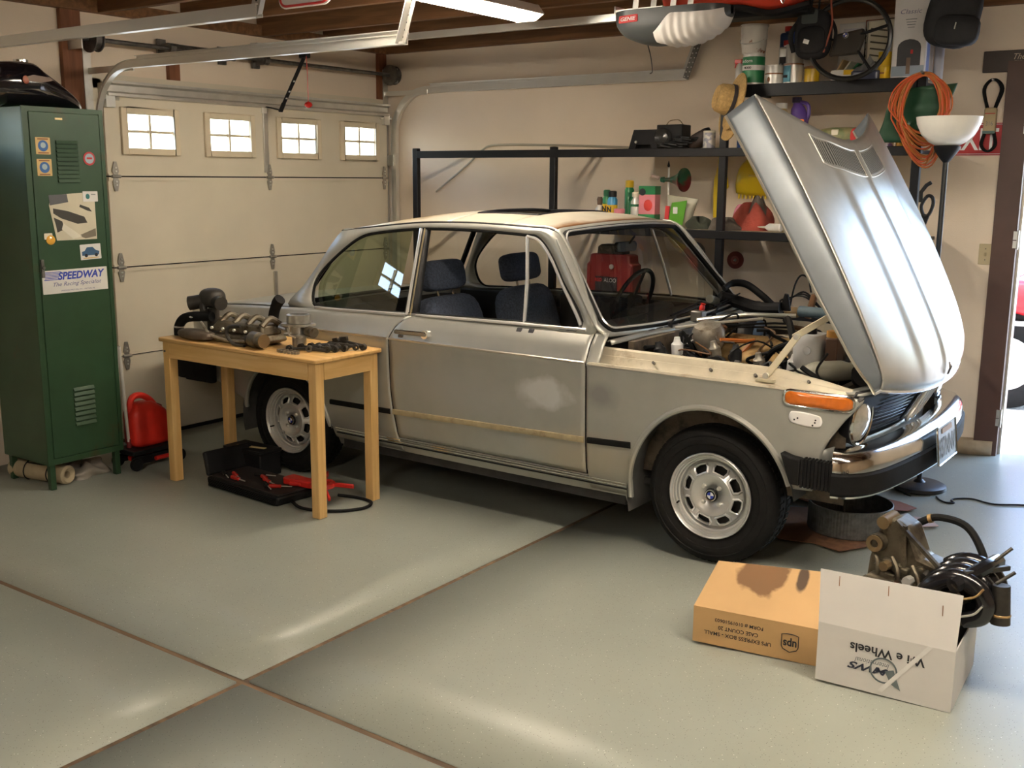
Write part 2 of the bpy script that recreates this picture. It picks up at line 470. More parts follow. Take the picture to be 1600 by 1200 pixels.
# ------------------------------------------------------------------ sectional garage doors
panelass = glass('pane_glass', (.97, .98, .97), .6)
framem = mat('window_frame_cream', (.72, .62, .45), .5, var=.03)
hinge_m = mat('galvanised', (.60, .58, .53), .40, .75, var=.08, scale=12)
def garage_door(n, ya, yb):
    W_ = yb - ya
    root = thing('door_%d' % n, loc=(0, ya, 0), kind='structure')
    sh = DH / 4
    wz0, wz1 = 1.735, 1.985
    ww = .385
    cent = [.305 + i * (W_ - .61) / 3 for i in range(4)]
    for k in range(4):
        z0, z1 = k * sh + .004, (k + 1) * sh - .004
        mb = MB()
        T0, T1 = -.045, 0
        if k < 3:
            mb.span((T0, 0, z0), (T1, W_, z1)); MB().span((T0 - .006, 0, z1 - .03), (T0 + .0, W_, z1 + .03)).span((T0, 0, z1), (T1 - .008, W_, z1 + .008)).build('joint_shade_strip', rubber, root, smooth=0)  # dark strip added in the gap so the joint reads as a shaded line
            # pressed rails along both edges of the section
            mb.span((T1, 0, z1 - .022), (T1 + .008, W_, z1)); mb.span((T1, 0, z0), (T1 + .008, W_, z0 + .012))
        else:
            ys = [0]
            for c in cent: ys += [c - ww / 2, c + ww / 2]
            ys.append(W_)
            for a, b in zip(ys[0::2], ys[1::2]): mb.span((T0, a, z0), (T1, b, z1))
            for c in cent:
                mb.span((T0, c - ww / 2, z0), (T1, c + ww / 2, wz0)); mb.span((T0, c - ww / 2, wz1), (T1, c + ww / 2, z1))
            mb.span((T1, 0, z0), (T1 + .008, W_, z0 + .012))
        s = mb.build('section', doorpaint, root, smooth=0)
        if k == 3:
            for c in cent:
                f = MB()
                a, b = c - ww / 2, c + ww / 2; w = .028
                for p, q in (((.0, a - .012, wz0 - .012), (.02, a + w, wz1 + .012)), ((0, b - w, wz0 - .012), (.02, b + .012, wz1 + .012)), ((0, a + w, wz0 - .012), (.02, b - w, wz0 + w)), ((0, a + w, wz1 - w), (.02, b - w, wz1 + .012)),
                             ((-.02, c - .008, wz0 + w), (.008, c + .008, wz1 - w)), ((-.02, a + w, (wz0 + wz1) / 2 - .008), (.008, c - .008, (wz0 + wz1) / 2 + .008)), ((-.02, c + .008, (wz0 + wz1) / 2 - .008), (.008, b - w, (wz0 + wz1) / 2 + .008))):
                    f.span(p, q)
                wf = f.build('window_frame', framem, root, bevel=.004)
                for ya_, yb_ in ((a + w, c - .008), (c + .008, b - w)):
                    for za_, zb_ in ((wz0 + w, (wz0 + wz1) / 2 - .008), ((wz0 + wz1) / 2 + .008, wz1 - w)):
                        MB().span((-.012, ya_, za_), (-.009, yb_, zb_)).build('pane', panelass, wf, smooth=0)
    # strut along the top
    MB().sweep([(.012, .01, DH - .03), (.012, W_ - .01, DH - .03)], [(-.012, -.05), (.03, -.045), (.03, -.03), (.012, -.02), (.012, .015), (.035, .025), (.035, .04), (-.012, .045)]).build('top_strut', hinge_m, root, smooth=0)
    # hinges at the joints
    hp = [(-.045, -.06), (-.03, -.075), (0, -.095), (.03, -.075), (.045, 0)]
    pl = [(-.014, -.012), (-.022, -.03), (-.009, -.085), (.009, -.085), (.022, -.03), (.014, -.012), (.03, 0), (.014, .012), (.022, .03), (.009, .085), (-.009, .085), (-.022, .03), (-.014, .012), (-.03, 0)]
    for zz in (sh, 2 * sh, 3 * sh):
        for yy in (.045, W_ * .508, W_ - .045):
            h = MB().prism(pl, (.007, yy, zz), (0, 1, 0), (0, 0, 1), (.006, 0, 0))
            h.cyl((.016, yy - .028, zz), (.016, yy + .028, zz), .009, n=8)
            hh = h.build('hinge', mat('hinge_zinc', (.40, .38, .34), .42, .7, var=.1), root)
            b = MB()
            for dz in (-.05, -.03, .03, .05): b.cyl((.013, yy, zz + dz), (.019, yy, zz + dz), .006, n=6)
            b.build('hinge_bolts', steel, hh)
    for yy in (.03, W_ - .03):
        for zz in (DH - .09,):
            MB().span((.006, yy - .03, zz - .05), (.03, yy + .03, zz + .02)).cyl((.02, yy - .06, zz), (.02, yy + .06, zz), .008, n=8).build('roller_bracket', steel, root)
    if n == 1:
        # slide lock bar hanging by the centre hinge, arm fixing plate and centre stile
        MB().span((.006, W_ * .508 + .01, 2 * sh - .33), (.016, W_ * .508 + .035, 2 * sh - .10)).cyl((.016, W_ * .508 + .022, 2 * sh - .325), (.022, W_ * .508 + .022, 2 * sh - .325), .008, n=8).build('pull_strap', hinge_m, root)
        MB().span((.0, W_ * .5 - .02, 3 * sh + .03), (.012, W_ * .5 + .02, DH - .08)).build('arm_plate', hinge_m, root, bevel=.003)
    MB().span((-.04, 0, 0.0), (.01, W_, .022)).build('bottom_seal', rubber, root, smooth=0)
    return root
garage_door(1, *D1)
garage_door(2, *D2)
# stops / casing round each opening
for i, (a, b) in enumerate((D1, D2)):
    tag(MB().span((-.20, a - .03, -.01), (-.052, a + .025, DH + .02)).span((-.20, b - .025, -.01), (-.052, b + .03, DH + .02)).span((-.20, a - .03, DH - .03), (-.052, b + .03, DH + .05)).span((-.20, a, -.04), (-.052, b, .012)).build('trim_%d' % (3 + i), doorpaint, smooth=0), kind='structure')
# brown spring anchor boards on the plaster above the doors
for i, (ya, yb, za, zb) in enumerate(((-2.70, -2.575, 0, zc), (-1.99, -1.91, 2.17, 2.40), (-.10, -.015, 1.85, zc), (-3.44, -3.33, 0, zc))):
    tag(MB().span((GW, ya, za), (GW + .035, yb, zb)).build('trim_%d' % (5 + i), redwood, bevel=.004), kind='structure')

# ------------------------------------------------------------------ door tracks
def track(label, y, xs, ztop, xend, side, hang=True, vert=True, ang=True):
    """C shaped galvanised track: vertical leg, quarter bend, horizontal run"""
    t = thing('door_track', label, 'track', (0, y, 0), group='garage door tracks')
    r = .32
    pts = [(xs, 0, .02)] if vert else []
    pts += [(xs, 0, ztop - r)] if vert else []
    for k in range(1, 13):
        a = R(90 * k / 12)
        pts.append((xs + r - r * math.cos(a), 0, ztop - r + r * math.sin(a)))
    pts += [(xs + r + (xend - xs - r) * q, 0, ztop) for q in (.15, .3, .45, .6, .75, .9, 1)]
    prof = [(-.021, 0), (.021, 0), (.021, -.012), (.018, -.012), (.018, -.003), (-.018, -.003), (-.018, -.03), (-.010, -.03), (-.010, -.034), (-.021, -.034)]
    s = side
    mb = MB()
    rows = []
    P = [Vector(p) for p in pts]
    for i, p in enumerate(P):
        tg_ = (P[min(i + 1, len(P) - 1)] - P[max(i - 1, 0)]).normalized()
        nn = Vector((-tg_.z, 0, tg_.x))     # outward of the bend
        rows.append([mb.P(p + nn * a * 1.15 + Vector((0, s * b, 0))) for a, b in prof])
    for i in range(len(rows) - 1):
        for k in range(len(prof)):
            mb.F(rows[i][k], rows[i + 1][k], rows[i + 1][(k + 1) % len(prof)], rows[i][(k + 1) % len(prof)])
    mb.f.append(tuple(rows[0])); mb.f.append(tuple(reversed(rows[-1])))
    mb.build('rail', steel, t, smooth=30)
    # stiffening angle along the horizontal run
    MB().sweep([(xs + r + .05, s * .004, ztop + .024), (xend, s * .004, ztop + .024)], [(-.002, -.005), (.002, -.005), (.002, .014), (.018, .014), (.018, .017), (-.002, .017)]).build('angle', steel, t, smooth=0) if ang else None
    if vert:
        MB().span((GW + .0, s * .002, ztop - .55), (xs + .0, s * .008, ztop - .47)).span((GW, s * .002, .5), (xs, s * .008, .58)).span((GW + .036, s * -.03, .1), (GW + .042, s * .02, ztop + .16)).build('jamb_bracket', hinge_m, t, smooth=0)
        MB().span((GW + .03, s * .0, ztop - .035), (xs + .34, s * .006, ztop + .0)).build('corner_brace', steel, t, smooth=0)
    if hang:
        h = MB()
        p0, p1 = Vector((xend - .03, -s * .012, ztop - .02)), Vector((xend + .10, -s * .012, zc + .03))
        h.beam(p0, p1, .003, .045, (1, 0, 0)); h.beam(p0 + Vector((0, -.02 * s, 0)), p1 + Vector((0, -.02 * s, 0)), .04, .003, (1, 0, 0))
        hh = h.build('hanger_angle', hinge_m, t, smooth=0)
        b = MB()
        n = int((p1 - p0).length / .03)
        for i in range(1, n):
            q = p0.lerp(p1, i / n)
            b.cyl(q + Vector((0, -.0016, 0)), q + Vector((0, -.0030, 0)), .005, n=6); b.cyl(q + Vector((0, .0016, 0)), q + Vector((0, .0030, 0)), .005, n=6)
        b.build('holes', ink, hh)
    return t
track('left curved steel track of the closed garage door, beside the green locker', -2.55, .03, 2.205, 2.36, 1)
t2 = track('right curved steel track of the garage door against the cream wall', -.045, .03, 2.24, 2.47, -1, hang=True)
track('straight steel track overhead at upper left, in front of the locker', -3.40, .03, 2.225, 2.34, -1, ang=False)
# perforated back hanger of the right track
t = thing('slotted_hanger', 'black slotted angle iron holding up the end of the right track', 'bracket', (2.475, -.06, 2.22))
a = MB().beam((.0, 0, 0), (.11, 0, .30), .004, .04, (1, 0, 0)).build('angle_bar', dsteel, t, smooth=0)
b = MB()
for i in range(11):
    q = Vector((.0, 0, .0)).lerp(Vector((.11, 0, .30)), (i + .5) / 11)
    b.cyl(q + Vector((.012, -.0022, 0)), q + Vector((.012, -.0035, 0)), .0045, n=6); b.cyl(q + Vector((-.012, -.0022, 0)), q + Vector((-.012, -.0035, 0)), .0045, n=6)
b.build('holes', white, a)

# ------------------------------------------------------------------ torsion shaft
t = thing('torsion_shaft', 'dark torsion bar with cable drums above the garage door', 'shaft', (.035, 0, 2.355))
MB().cyl((0, -2.63, 0), (0, -.005, .0), .013, n=12).build('shaft', dsteel, t)
for y in (-2.56, -.055):
    MB().lathe([(.022, -.035), (.075, -.03), (.075, -.022), (.056, -.018), (.056, .02), (.068, .024), (.068, .03), (.022, .035)], (0, y, 0), (0, 1, 0), 20).build('cable_drum', dsteel, t)
sp = []
for k in range(0, 46 * 8 + 1):
    a = 2 * PI * k / 8
    sp.append((.026 * math.cos(a), -2.02 + .42 * k / (46 * 8), .026 * math.sin(a)))
MB().tube(sp, .0048, 5).build('spring', dsteel, t)
for y in (-2.04, -1.58, -1.30):
    MB().span((-.10, y - .03, -.05), (-.085, y + .03, .06)).span((-.09, y - .006, -.03), (.02, y + .006, .03)).cyl((0, y - .02, 0), (0, y + .02, 0), .032, n=12).build('anchor_bracket', dsteel, t, smooth=30)
for y in (-2.66, -.035):
    MB().span((-.112, y - .004, -.06), (.04, y + .004, .05)).span((-.12, y - .03, -.10), (-.112, y + .03, .10)).build('bearing_plate', hinge_m, t, smooth=0)

# ------------------------------------------------------------------ garage door opener
t = thing('garage_door_opener', 'dark grey garage door opener with white lens, rail and red badge', 'opener', (2.90, -1.30, 2.375))
def opsec(u, v, s=1):
    # body: lathe-like hull along x, flattened
    x = -.19 + .62 * u
    hw = .135 * min(1, (1 - abs(2 * u - 1) ** 3.2) ** .5 + .12)
    top = .055
    dep = ip([(0, .06), (.12, .125), (.35, .165), (.65, .16), (.9, .10), (1, .04)], u)
    a = PI * v
    c = math.cos(a)
    yy = hw * math.copysign(abs(c) ** .6, c)
    return (x, yy, top - dep * math.sin(a) ** .7)
body = MB().grid(opsec, 28, 20)
pts = [opsec(i / 28, 0) for i in range(29)] + [opsec(i / 28, 1) for i in range(28, -1, -1)]
body.poly(pts)
grey = mat('opener_grey', (.038, .043, .043), .4, var=.05)
body.build('housing', grey, t, smooth=50)
lens = mat('frosted_lens', (.74, .70, .66), .45, var=.02)
def lensf(u, v):
    uu = .42 + .56 * u
    lo = ip([(0, .62), (.25, .40), (1, .30)], u)
    hi = ip([(0, .80), (.3, .97), (1, .93)], u)
    p = opsec(uu, lo + (hi - lo) * v)
    w = .008 + .004 * math.sin(uu * 90)
    c = Vector((.0, 0, .03)); q = Vector(p)
    d = Vector((0, q.y, q.z - .03)); d.normalize()
    e = min(u, 1 - u, v, 1 - v) * 8
    return q + d * (w * min(1, e) + .001)
MB().grid(lensf, 40, 14).build('light_lens', lens, t, smooth=60)
MB().grid(lambda u, v: (lambda p: (p[0], -p[1], p[2]))(lensf(u, v)), 40, 14).build('light_lens', lens, t, smooth=60)
MB().span((-.17, -.085, .056), (.10, .085, .068)).span((-.17, -.09, .05), (-.165, .09, .085)).build('top_plate', steel, t, smooth=0)
bq = opsec(.20, .80); bq = Vector((-.062, -.1335, .012))
bd = MB().prism(rrect(.105, .036, .006), bq, (1, 0, .04), (0, .10, 1), (0, -.004, 0)).build('badge', inkred, t)
text('lettering', 'GENIE', inkwhite, bd, bq + Vector((0, -.0045, 0)), (1, 0, .04), (0, .10, 1), w=.085, h=.019, shear=.2, bold=.02)
# rail, trolley, arm, cord
rl = MB().sweep([(-2.93, 0, .045), (-.17, 0, .045)], [(-.016, -.018), (.016, -.018), (.016, .018), (-.016, .018)]).build('rail', steel, t, smooth=0)
MB().span((-2.97, -.03, .01), (-2.90, .03, .09)).build('header_bracket', steel, rl)
tr = MB().span((-2.55, -.035, .005), (-2.44, .035, .03)).span((-2.53, -.02, -.03), (-2.46, .02, .008)).build('trolley', black, t, bevel=.006)
MB().beam((-2.49, 0, -.01), (-2.72, 0, -.33), .006, .03, (0, 1, 0)).beam((-2.70, 0, -.30), (-2.735, 0, -.355), .01, .032, (0, 1, 0)).beam((-2.73, 0, -.345), (-2.885, 0, -.315), .006, .03, (0, 1, 0)).build('arm', blackpaint, t, bevel=.002)
b = MB()
for q in ((-2.60, -.166), (-2.645, -.228), (-2.675, -.27)): b.cyl((q[0], -.007, q[1]), (q[0], .007, q[1]), .006, n=8)
b.build('arm_bolts', steel, t)
MB().span((-2.905, -.02, -.36), (-2.885, .02, -.27)).build('door_bracket', steel, t, bevel=.002)
cd = MB().tube([(-2.46, -.02, -.02), (-2.452, -.022, -.1), (-2.45, -.022, -.31)], .0025, 6).build('release_cord', red, t)
MB().lathe([(.006, .02), (.02, .012), (.028, 0), (.02, -.012), (.008, -.02)], (-2.45, -.022, -.32), n=12).build('release_handle', red, cd)
for dx in (-.05, .16):
    MB().beam((dx, .09, .06), (dx + .02, .09, zc - 2.375 + .1), .004, .03, (1, 0, 0)).beam((dx, -.09, .06), (dx + .02, -.09, zc - 2.375 + .1), .004, .03, (1, 0, 0)).build('ceiling_strap', hinge_m, t, smooth=0)
MB().tube(cr([(-.10, .12, -.05), (-.22, .4, -.11), (-.45, .85, -.14), (-.66, 1.21, -.115)], 6), .003, 6).build('wire', black, t)

# ------------------------------------------------------------------ fluorescent fixtures
tubem = emis('fluorescent_tube', FLUO, TUBE); tube2 = emis('fill_tube', FLUO, TUBE * .92)  # second material: weaker tubes for the added, unseen fill fixtures
fixm = mat('fixture_white', (.75, .66, .58), .4, var=.03)
def fixture(x, y0, y1, z, label, tubem=tubem):
    t = thing('fluorescent_fixture', label, 'ceiling light', (x, y0, z), group='fluorescent ceiling lights')
    L = y1 - y0
    MB().prism([(-.11, .03), (-.075, .075), (.075, .075), (.11, .03), (.105, .028), (.07, .066), (-.07, .066), (-.105, .028)], (0, 0, 0), (1, 0, 0), (0, 0, 1), (0, L, 0)).build('reflector', fixm, t, smooth=0)
    for yy in (0, L - .004): MB().prism([(-.11, .03), (-.07, .078), (.07, .078), (.11, .03), (.06, .0), (-.06, 0)], (0, yy, 0), (1, 0, 0), (0, 0, 1), (0, .004, 0)).build('end_cap', fixm, t, smooth=0)
    for xx in (-.05, .05): MB().cyl((xx, .03, .022), (xx, L - .03, .022), .019, n=12).build('tube', tubem, t)
    for yy in (.25, L - .25): MB().span((-.01, yy - .01, .075), (.01, yy + .01, zc - z + .05)).build('hanger', hinge_m, t)
    return t
fixture(2.36, -2.86, -1.635, 2.385, 'lit fluorescent strip light hanging from the joists above the silver car')
f2 = fixture(4.3, -3.5, -1.1, 2.42, 'added fluorescent fill light over the open floor, out of view', tube2); f2.rotation_euler = (0, 0, R(-90))  # unseen fixture added to brighten the side wall and car
fixture(4.4, -8.0, -5.6, 2.44, 'added fluorescent fill light behind the viewpoint, out of view', tube2)  # unseen fixture added as fill from behind the camera

# ------------------------------------------------------------------ side door frame, opened to the drive
brn = mat('brown_door_paint', (.085, .045, .035), .45, var=.08)
alum = mat('aluminium', (.72, .69, .6), .35, .8)
zf0 = fz(DX0, 0)
tag(MB().span((DX0 - .10, -.022, zf0), (DX0 + .0, 0, DZ + .1)).span((DX1, -.022, zf0), (DX1 + .10, 0, DZ + .1)).span((DX0, -.022, DZ), (DX1, 0, DZ + .1))
    .span((DX0, -.022, zf0), (DX0 + .022, WT + .02, DZ)).span((DX1 - .022, -.022, zf0), (DX1, WT + .02, DZ)).span((DX0 + .022, -.022, DZ - .022), (DX1 - .022, WT + .02, DZ)).build('trim_9', brn, bevel=.003), kind='structure')
tag(MB().span((DX0 + .022, .03, zf0), (DX0 + .034, .075, DZ)).build('trim_10', alum, smooth=0), kind='structure')
hg = MB()
for z in (1.30, .32, 1.9): hg.span((DX0 + .006, -.0265, z - .045), (DX0 + .030, -.02, z - .005)).span((DX0 + .006, -.0265, z + .0), (DX0 + .030, -.02, z + .045)).cyl((DX0 + .03, -.028, z - .05), (DX0 + .03, -.028, z + .05), .006, n=8)
tag(hg.build('trim_11', steel), kind='structure')
# ground outside
conc = mat('drive_concrete', (.45, .44, .41), .9, var=.06, scale=3, bump=.2)
grav = mat('gravel', (.34, .33, .31), .95, var=.5, scale=60, bump=1.0, bscale=60)
tag(MB().span((2.0, .121, -.3), (12, 1.25, .085)).build('floor_apron', conc, smooth=0), 'sunlit concrete apron outside the open side door', kind='structure')
tag(MB().span((-40, 1.25, -.32), (60, 60, .002)).build('floor_gravel', grav, smooth=0), 'gravel drive outside the open side door', kind='structure')
tag(MB().span((-40, -40, -.3), (-.22, 1.25, -.03)).build('floor_drive', conc, smooth=0), 'concrete drive outside the garage doors', kind='structure')
# ------------------------------------------------------------------ the silver car (local origin: ground under the front axle)
def paint(name, col, rough, metal, blobs=(), var=.06, scale=7., col2=None, lo=.45, hi=.7, coat=0., bump=0.):
    m = mat(name, col, rough, metal, var=var, scale=scale, col2=col2, lo=lo, hi=hi, coat=coat, bump=bump, bscale=9)
    t = m.node_tree; b = t.nodes['Principled BSDF']
    tc = next(n for n in t.nodes if n.type == 'TEX_COORD')
    nz = t.nodes.new('ShaderNodeTexNoise'); nz.inputs['Scale'].default_value = 11; nz.inputs['Detail'].default_value = 5
    t.links.new(tc.outputs['Object'], nz.inputs['Vector'])
    out = b.inputs['Base Color'].links[0].from_socket
    for c, r, cl, edge in blobs:
        mp = t.nodes.new('ShaderNodeVectorMath'); mp.operation = 'SUBTRACT'; mp.inputs[1].default_value = c
        t.links.new(tc.outputs['Object'], mp.inputs[0])
        dv = t.nodes.new('ShaderNodeVectorMath'); dv.operation = 'DIVIDE'; dv.inputs[1].default_value = r
        t.links.new(mp.outputs[0], dv.inputs[0])
        ln = t.nodes.new('ShaderNodeVectorMath'); ln.operation = 'LENGTH'; t.links.new(dv.outputs[0], ln.inputs[0])
        ad = t.nodes.new('ShaderNodeMath'); ad.operation = 'MULTIPLY_ADD'; ad.inputs[1].default_value = 1.3
        t.links.new(nz.outputs[0], ad.inputs[0]); t.links.new(ln.outputs['Value'], ad.inputs[2])
        mr = t.nodes.new('ShaderNodeMapRange'); mr.inputs[1].default_value = 1.65 + edge; mr.inputs[2].default_value = 1.65 - edge
        t.links.new(ad.outputs[0], mr.inputs[0])
        mx = t.nodes.new('ShaderNodeMix'); mx.data_type = 'RGBA'
        t.links.new(mr.outputs[0], mx.inputs[0]); t.links.new(out, mx.inputs[6]); mx.inputs[7].default_value = (*cl, 1)
        out = mx.outputs[2]
    t.links.new(out, b.inputs['Base Color'])
    return m
SIL = (.41, .412, .378)
rust = (.20, .085, .025)
body_m = paint('worn_silver_paint', SIL, .36, .45, [((-.80, -.79, .665), (.13, .3, .065), (.66, .67, .67), .25), ((-.50, -.79, .69), (.07, .3, .05), (.30, .30, .29), .5), ((-1.25, -.79, .60), (.30, .3, .10), (.44, .44, .42), .6), ((-.55, -.79, .40), (.25, .3, .10), (.44, .40, .32), .6), ((-1.0, .79, .7), (.3, .3, .1), (.55, .55, .54), .5)])
roof_m = paint('worn_lit_roof_paint', (.60, .55, .45), .38, .3, [((-.87, -.52, 1.39), (.075, .18, .08), rust, .35), ((-.85, .1, 1.42), (.042, .7, .10), rust, .5), ((-1.9, -.3, 1.42), (.16, .2, .1), (.38, .27, .12), .6)])  # real rust patches; yellowish pale base carries the tube light on the roof
hood_m = paint('bare_metal_hood', (.52, .505, .465), .36, .55, [((-.45, 0, .9), (.25, 1.2, .4), (.66, .60, .46), .7), ((.1, -.1, .9), (.3, .5, .4), (.68, .66, .62), .6), ((.35, -.3, .85), (.22, .12, .3), (.40, .40, .39), .5), ((.2, .35, .85), (.3, .12, .3), (.48, .48, .46), .5)], var=.1)
hoodside_m = paint('hood_side_darkened', (.155, .175, .195), .42, .3, [((-.1, -.7, .85), (.5, .5, .05), (.10, .125, .15), .6)], var=.12)  # bluish grey side, colour darkened further for its dark reflection
inner_m = mat('inner_bay_paint', (.52, .47, .36), .5, .15, var=.12, dirt=(.20, .12, .05), dlo=.58, dhi=.78, dscale=8)
baydirt = mat('bay_dirty', (.13, .10, .07), .6, .1, var=.3, scale=14, dirt=(.03, .022, .015), dlo=.45, dhi=.6, dscale=7)
under_m = mat('underbody_black', (.018, .017, .016), .8, var=.4, scale=20)
interior_m = mat('interior_black', (.010, .0095, .010), .7, var=.3, bump=.2)
seat_m = mat('seat_cloth_blue', (.060, .072, .105), .9, var=.35, scale=90, bump=.5, bscale=250)
wgl = glass('car_glass', (.93, .95, .91), 1.1)
qgl = glass('quarter_glass', (.52, .60, .44), 2.6)
amber = mat('amber_lens', (.55, .135, .012), .18, 0, var=.1, scale=60, coat=.5)
lensm = mat('headlamp_glass', (.62, .60, .54), .12, .55, var=.15, scale=40, coat=.6)
grime = mat('engine_grime', (.07, .055, .04), .6, .3, var=.4, scale=25, dirt=(.20, .10, .03), dlo=.5, dhi=.7, dscale=9)
gold = mat('stained_alloy', (.40, .27, .12), .45, .6, var=.25, scale=14, dirt=(.13, .06, .02), dlo=.5, dhi=.65, dscale=7)
alloy = mat('engine_alloy', (.42, .39, .33), .45, .7, var=.2, scale=20, dirt=(.10, .07, .04), dlo=.5, dhi=.7, dscale=10)
greytank = mat('washer_tank', (.62, .62, .62), .35, 0, var=.05)

ptrim = mat('polished_trim', (.88, .88, .87), .22, .6)
car = thing('vintage_coupe', 'silver two-door vintage coupe with its hood tipped open, worn bare paint', 'car', (3.804, -1.605, 0))
Wp = [(-3.36, .69), (-3.25, .735), (-3.0, .770), (-2.5, .793), (-1.0, .800), (0, .795), (.3, .780), (.48, .745), (.58, .690)]
Pp = [(.20, .715), (.26, .745), (.32, .768), (.36, .780), (.50, .792), (.70, .799), (.80, .802), (.822, .806), (.830, .803), (.845, .794), (.90, .768), (.94, .735), (.96, .722)]
def sy(x, z): return ip(Wp, x) * ip(Pp, z) / .80
def patch(name, m, xl, xr, zl, zh, nu, nv, s, parent, off=0., solid=.004):
    def fn(u, v):
        uu = u; x = xl(.6) + (xr(.6) - xl(.6)) * uu; z = .6
        for _ in range(8):
            z = zl(x) + (zh(x) - zl(x)) * v
            x = xl(z) + (xr(z) - xl(z)) * uu
        return (x, s * (sy(x, z) + off), z)
    return MB().grid(fn, nu, nv).build(name, m, parent, smooth=40, solid=solid)
def doorrear(z): return ip([(.28, -1.675), (.345, -1.683), (.6, -1.714), (.82, -1.716), (.87, -1.70), (.92, -1.655), (.945, -1.605)], z)
def arch(x, cx, cz, r, other, k=1.0):
    d = r * r - (x - cx)**2
    return max(other, cz + k * math.sqrt(d)) if d > 0 else other
AK = 1.11
ARF, ARR = .362, .335
def ffront(z): return ip([(.36, .40), (.45, .44), (.588, .465), (.70, .525), (.80, .592), (.86, .60)], z)
def fz_lo(x):
    base = .255 if x < -.2 else .42
    return arch(x, 0, .300, ARF, base, AK)
def fz_hi(x): return ip([(-.6, .826), (.0, .824), (.3, .820), (.45, .812), (.60, .790)], x)
def rail_z(x): return ip([(-.6, .887), (.17, .878), (.4, .852), (.56, .815)], x)
def q_lo(x):
    base = .255 if x > -2.5 else ip([(-3.36, .50), (-3.0, .43), (-2.8, .36), (-2.7, .33)], x)
    return arch(x, -2.5, .285, ARR, base)
def q_hi(x): return ip([(-3.36, .84), (-3.2, .872), (-2.9, .90), (-2.48, .918), (-2.28, .925), (-1.6, .944)], x)
for s in (-1, 1):
    patch('front_fender', body_m, lambda z: -.572, ffront, fz_lo, fz_hi, 90, 24, s, car)
    d = patch('door', body_m, lambda z: doorrear(z) + .004, lambda z: -.580, lambda x: .328, lambda x: ip([(-1.7, .943), (-.58, .955)], x), 40, 28, s, car)
    patch('rear_quarter', body_m, lambda z: -3.34 + .10 * max(0, .62 - z), lambda z: doorrear(z) - .004, q_lo, q_hi, 90, 24, s, car)
    patch('rocker_panel', body_m, lambda z: -2.14, lambda z: -.37, lambda x: .215, lambda x: .322, 20, 6, s, car, off=-.004)
    for zz in (.312, .298, .284):
        MB().tube([(-2.13 + 1.75 * k / 12, s * (sy(-2.13 + 1.75 * k / 12, zz) + .004), zz) for k in range(13)], .0035, 6).build('sill_strip', chrome if zz > .29 else blackpaint, car)
    # side rub strip: black rubber on fender and quarter, bare beige channel on the door
    def strip(x0, x1, z0, z1, m, nm):
        pts = [(x0 + (x1 - x0) * k / 8, s * (sy(x0 + (x1 - x0) * k / 8, z0 + (z1 - z0) * k / 8) + .004), z0 + (z1 - z0) * k / 8) for k in range(9)]
        return MB().sweep(pts, [(-.008, -.016), (.006, -.012), (.008, 0), (.006, .012), (-.008, .016)]).build(nm, m, car)
    beigestrip = mat('bare_strip_channel', (.40, .33, .20), .6, .2, var=.15, scale=30, dirt=(.15, .09, .05), dlo=.6, dhi=.7)
    strip(-.565, -.352, .484, .492, rubber, 'rub_strip'); strip(-2.14, -1.722, .452, .456, rubber, 'rub_strip'); strip(-1.700, -.585, .458, .482, beigestrip, 'strip_channel')
    # crease moulding
    for x0, x1 in ((-3.28, -1.722), (-1.712, -.585)):
        MB().tube([(x0 + (x1 - x0) * k / 16, s * (sy(x0 + (x1 - x0) * k / 16, .826) + .001), .826) for k in range(17)], .0055, 6).build('crease_moulding', mat('dull_chrome', (.66, .62, .54), .3, .9), car)
    # wheel arch lips and housings
    for cx, cz, r, a0, a1 in ((0, .300, ARF, 187, 19), (-2.5, .285, ARR, 172, 5)):
        pts = []
        for k in range(41):
            a = R(a0 + (a1 - a0) * k / 40)
            x = cx + r * math.cos(a); z = cz + r * math.sin(a) * (AK if cx == 0 and math.sin(a) > 0 else 1)
            pts.append((x, s * (sy(x, max(z, .3)) + .002), z))
        MB().tube(pts, .0125, 8).build('arch_lip', body_m, car)
        ae = 195 - (185 if cx == 0 else 192)
        MB().grid(lambda u, v: (cx + (r + .012) * math.cos(R(195 + (ae - 195) * u)), s * (.775 - .33 * v), cz + (r + .012) * (AK if cx == 0 else 1) * math.sin(R(195 + (ae - 195) * u))), 28, 3).build('wheel_housing', mat('housing_grey', (.07, .068, .062), .75, var=.4, scale=9), car)
        MB().grid(lambda u, v: (cx + (r + .012) * v * math.cos(R(195 + (ae - 195) * u)), s * .44, cz + (r + .012) * v * (AK if cx == 0 else 1) * math.sin(R(195 + (ae - 195) * u))), 28, 2).build('inner_wing', mat('housing_grey', (.07, .068, .062), .75, var=.4, scale=9), car)
    # fender ledge along the open bay
    def ledge(u, v):
        x = -.565 + 1.10 * u
        zo, zr = fz_hi(x), rail_z(x)
        prof = [(-.004, zo - .006), (.0, zo + .004), (.012, zo + .005), (.022, zo), (.046, zo - .010), (.054, zo - .004), (.072, zo + (zr - zo) * .5), (.076, zo + (zr - zo) * .5 + .001), (.088, zr - .004), (.094, zr), (.112, zr + .001), (.116, zr - .13)]
        k = int(round(v * 11)); a, z_ = prof[k]
        w = 1 - .45 * max(0, u - .75) / .25
        return (x, s * (sy(x, zo) - a * w), z_)
    lg = MB().grid(ledge, 30, 11).build('fender_ledge', inner_m, car, smooth=25)
    for xx in (-.28, -.02, .17, .38):
        MB().cyl((xx, s * (sy(xx, fz_hi(xx)) - .066), fz_hi(xx) + .020), (xx, s * (sy(xx, fz_hi(xx)) - .052), fz_hi(xx) + .028), .0065, n=8).build('ledge_bolt', dsteel, lg)
